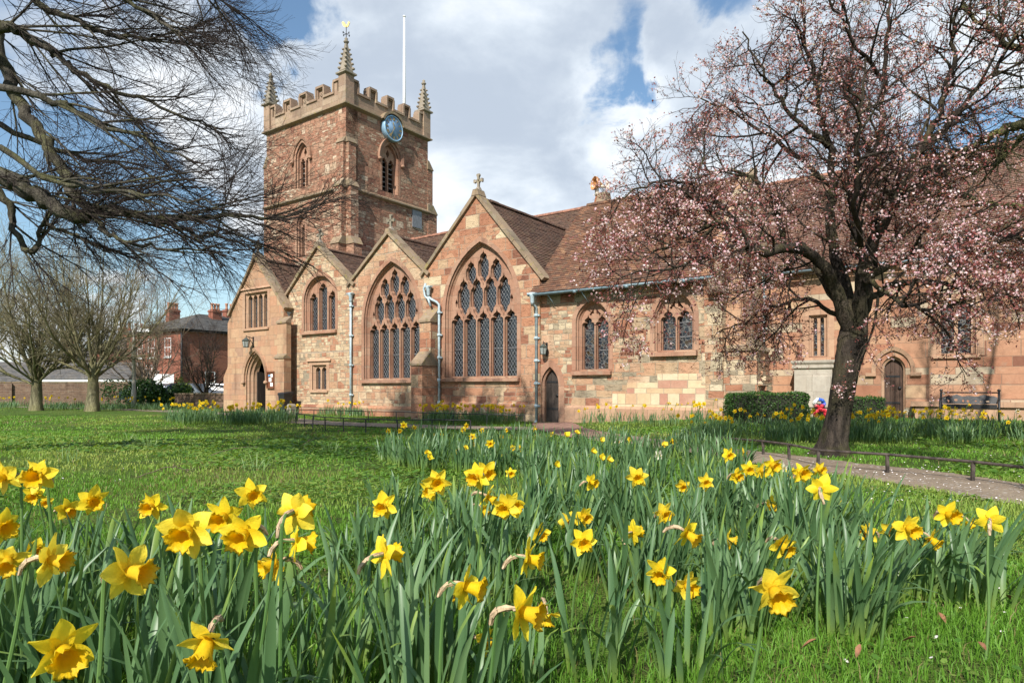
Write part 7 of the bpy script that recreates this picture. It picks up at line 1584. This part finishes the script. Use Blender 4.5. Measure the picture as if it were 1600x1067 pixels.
mb = MB(); mb.box(-.9, -.002, 3.6, 5.3, 0, 2.6); mb.box(-1.0, -.002, 3.5, 5.4, 2.6, 2.72); mb.build('porch_bay', M['white_wall'], hs_)
house('brick_house', 'brick terrace with white windows behind the slate-roofed outbuilding', P2(140, 66), R(20), 6, 12, 5.0, 1.6, 'brick_house', wins_x=((.8, 1.8, 1.4, 3.0), (3.4, 4.4, 1.4, 3.0)), wins_y=((1.5, 2.6, 2.2, 3.9), (5, 6.1, 2.2, 3.9), (8.5, 9.6, 2.2, 3.9)), chims=((2, 6, 5.6, 7.6, 1.2, .7, 3), (4, 2, 5.6, 7.2, 1.0, .7, 2)))
house('brick_house', 'orange brick house at the far left edge', P2(45, 72), R(25), 8, 16, 4.2, 1.8, 'brick_orange', wins_y=((2, 3.2, .9, 2.6), (5.6, 6.8, .9, 2.6), (9, 10.2, .9, 2.6)), chims=((3, 5, 4.8, 7.2, 1.2, .7, 3),))
ob = house('outbuilding', 'low white outbuilding with a mossy slate roof behind the brick wall', P2(198, 49.5), R(96), 3.6, 12.5, 1.75, 1.35, 'white_wall', hip=False, over=.25, wins_y=((1.2, 2.1, 1.5, 1.72), (5.4, 6.6, 1.5, 1.72)))
house('outbuilding', 'grey low shed roof at the left edge behind the brick wall', P2(46, 48), R(96), 3.4, 9, 1.55, .9, 'white_wall', hip=False, over=.25)
# white board
v = P2(256, 49); rt = empty('sign_board', (v[0], v[1], 0)); tag(rt, 'blank white board on posts before the red brick house', 'sign'); mb = MB(); mb.box(-.75, .75, -.03, .03, 1.45, 2.15); mb.build('panel', M['white'], rt)
for sx in (-.6, .6): mb = MB(); mb.box(sx-.04, sx+.04, .031, .1, 0, 2.1); mb.build('post', M['lamp_post'], rt)
# parked cars, mostly hidden behind the ivy and the low wall
M['tyre'] = plain('tyre', (.02, .02, .02), .8); M['car_glass'] = plain('car glass', (.02, .025, .03), .05, var=.2); M['chrome'] = plain('rim alloy', (.4, .4, .42), .3, .8); M['tail'] = plain('red lamp', (.4, .02, .02), .3)
def car(px, Y, yaw, col, label):
    m = bpy.data.materials.get('car paint '+label) or plain('car paint '+label, col, .25, .2, var=.04); v = P2(px, Y); rt = empty('parked_car', (v[0], v[1], 0), yaw); tag(rt, label, 'car', 'cars parked behind the low wall')
    prof = [(-2.1, .35), (2.1, .35), (2.15, .62), (2.05, .82), (1.15, .92), (.55, 1.40), (-.95, 1.44), (-1.75, .98), (-2.1, .92)]
    mb = MB(); rings = []
    for k, (y, sc, zz) in enumerate(((-.86, .95, .0), (-.84, 1, 0), (0, 1, .02), (.84, 1, 0), (.86, .95, 0))): rings.append([(x_*sc, y*(.80 if z_ > 1.2 else 1), z_+zz*(z_ > .9)) for x_, z_ in prof])
    mb.loft(rings, True, 0, False, True, True); mb.build('body', m, rt)
    for sy in (-1, 1):
        mb = MB(); f_ = [(-1.45, .98), (.98, .96), (.52, 1.33), (-.9, 1.37)]; pts = [(x_, sy*(.875 if z_ < 1.1 else .715), z_) for x_, z_ in f_]; mb.face(pts if sy > 0 else pts[::-1]); mb.build('side_window', M['car_glass'], rt)
        for sx in (-1.3, 1.32):
            mb = MB(); mb.lathe([(.02, -.1), (.3, -.1), (.32, -.06), (.32, .06), (.3, .1), (.02, .1)], (sx, sy*.8, .32), 18, axis='y'); w_ = mb.build('wheel', M['tyre'], rt); mb = MB(); mb.lathe([(.01, -.01), (.19, -.01), (.19, .01), (.01, .01)], (sx, sy*.915, .32), 12, axis='y'); mb.build('rim', M['chrome'], w_)
    mb = MB(); mb.face([(1.13, -.72, .955), (1.13, .72, .955), (.57, .62, 1.41), (.57, -.62, 1.41)]); mb.build('windscreen', M['car_glass'], rt); mb = MB(); mb.face([(-1.70, .70, 1.025), (-1.70, -.70, 1.025), (-.98, -.62, 1.465), (-.98, .62, 1.465)]); mb.build('rear_window', M['car_glass'], rt)
    for sy in (-.6, .6): mb = MB(); mb.box(2.06, 2.16, sy-.18, sy+.18, .62, .76); mb.build('headlight', M['chrome'], rt); mb = MB(); mb.box(-2.14, -2.06, sy-.16, sy+.16, .72, .9); mb.build('tail_light', M['tail'], rt)
car(246, 45, R(8), (.03, .04, .07), 'dark blue parked car behind the ivy hedge'); car(298, 44, R(-12), (.20, .23, .26), 'grey-blue parked car just right of the ivy hedge'); car(350, 46, R(5), (.12, .12, .13), 'dark grey parked car half hidden by the porch')
# dead leaves on the lawn in front
M['dead_leaf'] = plain('dead leaf', (.22, .10, .05), .8, var=.4, scale=30)
for i, (px, py, lab) in enumerate(((1409, 1025, 'upright brown dead leaf on the grass, right foreground'), (1338, 1053, 'curled brown dead leaf in the lowest grass, right foreground'), (1252, 1036, 'brown dead leaf at the foot of the right daffodil clump'), (1478, 995, 'pale brown dead leaf near the far right clump'), (1541, 1040, 'faint brown dead leaf toward the lower right corner'), (1578, 956, 'thin brown dead leaf near the right edge'))):
    p = g(px, py); q = random.Random(i); mb = MB(); pts = []
    ol = [(0, 0), (.25, .16), (.55, .2), (.85, .1), (1, 0), (.85, -.1), (.55, -.2), (.25, -.16)]; s_ = .045; a_ = q.uniform(0, 6.28); up_ = q.uniform(.2, .8)
    rows = [[(u*s_, v_*s_*k, .05+u*s_*up_+abs(v_*k)*s_*.9) for u, v_ in ((.0, .02), (.25, .16), (.55, .2), (.85, .1), (1, .01))] for k in (-1, 0, 1)]; mb.loft(rows, False, 0, True); o = mb.build('dead_leaf', M['dead_leaf'], None, (p[0], p[1], p[2]), a_); tag(o, lab, 'leaf')

# fallen twigs and coarse pale grass tufts on the left lawn
q = random.Random(12)
for i, (px, py, lab) in enumerate(((330, 715, 'long curved reddish fallen twig on the left lawn'), (215, 752, 'thin brown fallen twig on the lawn above the small lone daffodil'), (470, 700, 'short grey fallen twig on the lawn left of the middle drift'))):
    p = Vector(g(px, py)); mb = MB(); a_ = q.uniform(-.5, .5); L_ = .75-.15*i; pts = [Vector((L_*u*math.cos(a_+u), L_*u*math.sin(a_+u)*.6, .03+.10*math.sin(u*3.0)+q.uniform(-.01, .01))) for u in np.linspace(0, 1, 8)]
    mb.tube(pts, [.005*(1-.6*k/7) for k in range(8)], 5)
    for k in (2, 4, 5): e = pts[k]; mb.tube([e, e+Vector((q.uniform(.02, .12), q.uniform(-.12, .12), q.uniform(.0, .05))), e+Vector((q.uniform(.1, .2), q.uniform(-.2, .2), .02))], [.003, .0024, .0012], 4)
    tag(mb.build('fallen_twig', M['bark_pink'], None, p), lab, 'twig')
M['tuft'] = leafy('pale coarse grass', (.14, .26, .07), (.22, .34, .12), (.34, .44, .2), .3)
for i, (px, py, n_, lab) in enumerate(((105, 722, 26, 'pale coarse grass tuft on the left lawn, furthest left'), (235, 700, 22, 'pale coarse grass tuft among three on the lawn, nearest the tree shadow'), (400, 735, 30, 'flattened pale grass tuft left of the middle drift'), (515, 707, 26, 'pale grass tuft closest to the middle daffodil drift'), (205, 690, 20, 'dark-ringed coarse tuft in the lawn shade'))):
    p = g(px, py); r_ = np.random.default_rng(i); v, t_, b_ = leaf_clump(p[0], p[1], n_, .12, .22, r_, (0, 0), 95, .008); kk = len(v)//27; qd = (np.arange(kk)[:, None, None]*27+np.arange(8)[None, :, None]*3+np.arange(2)[None, None, :]).ravel()
    v = v-np.array(p); o = link('grass_tuft', np_mesh('grass_tuft', v, [np.stack([qd, qd+1, qd+4, qd+3], 1)], M['tuft'], {'tint': t_}, smooth=True), None, p); tag(o, lab, 'grass tuft')
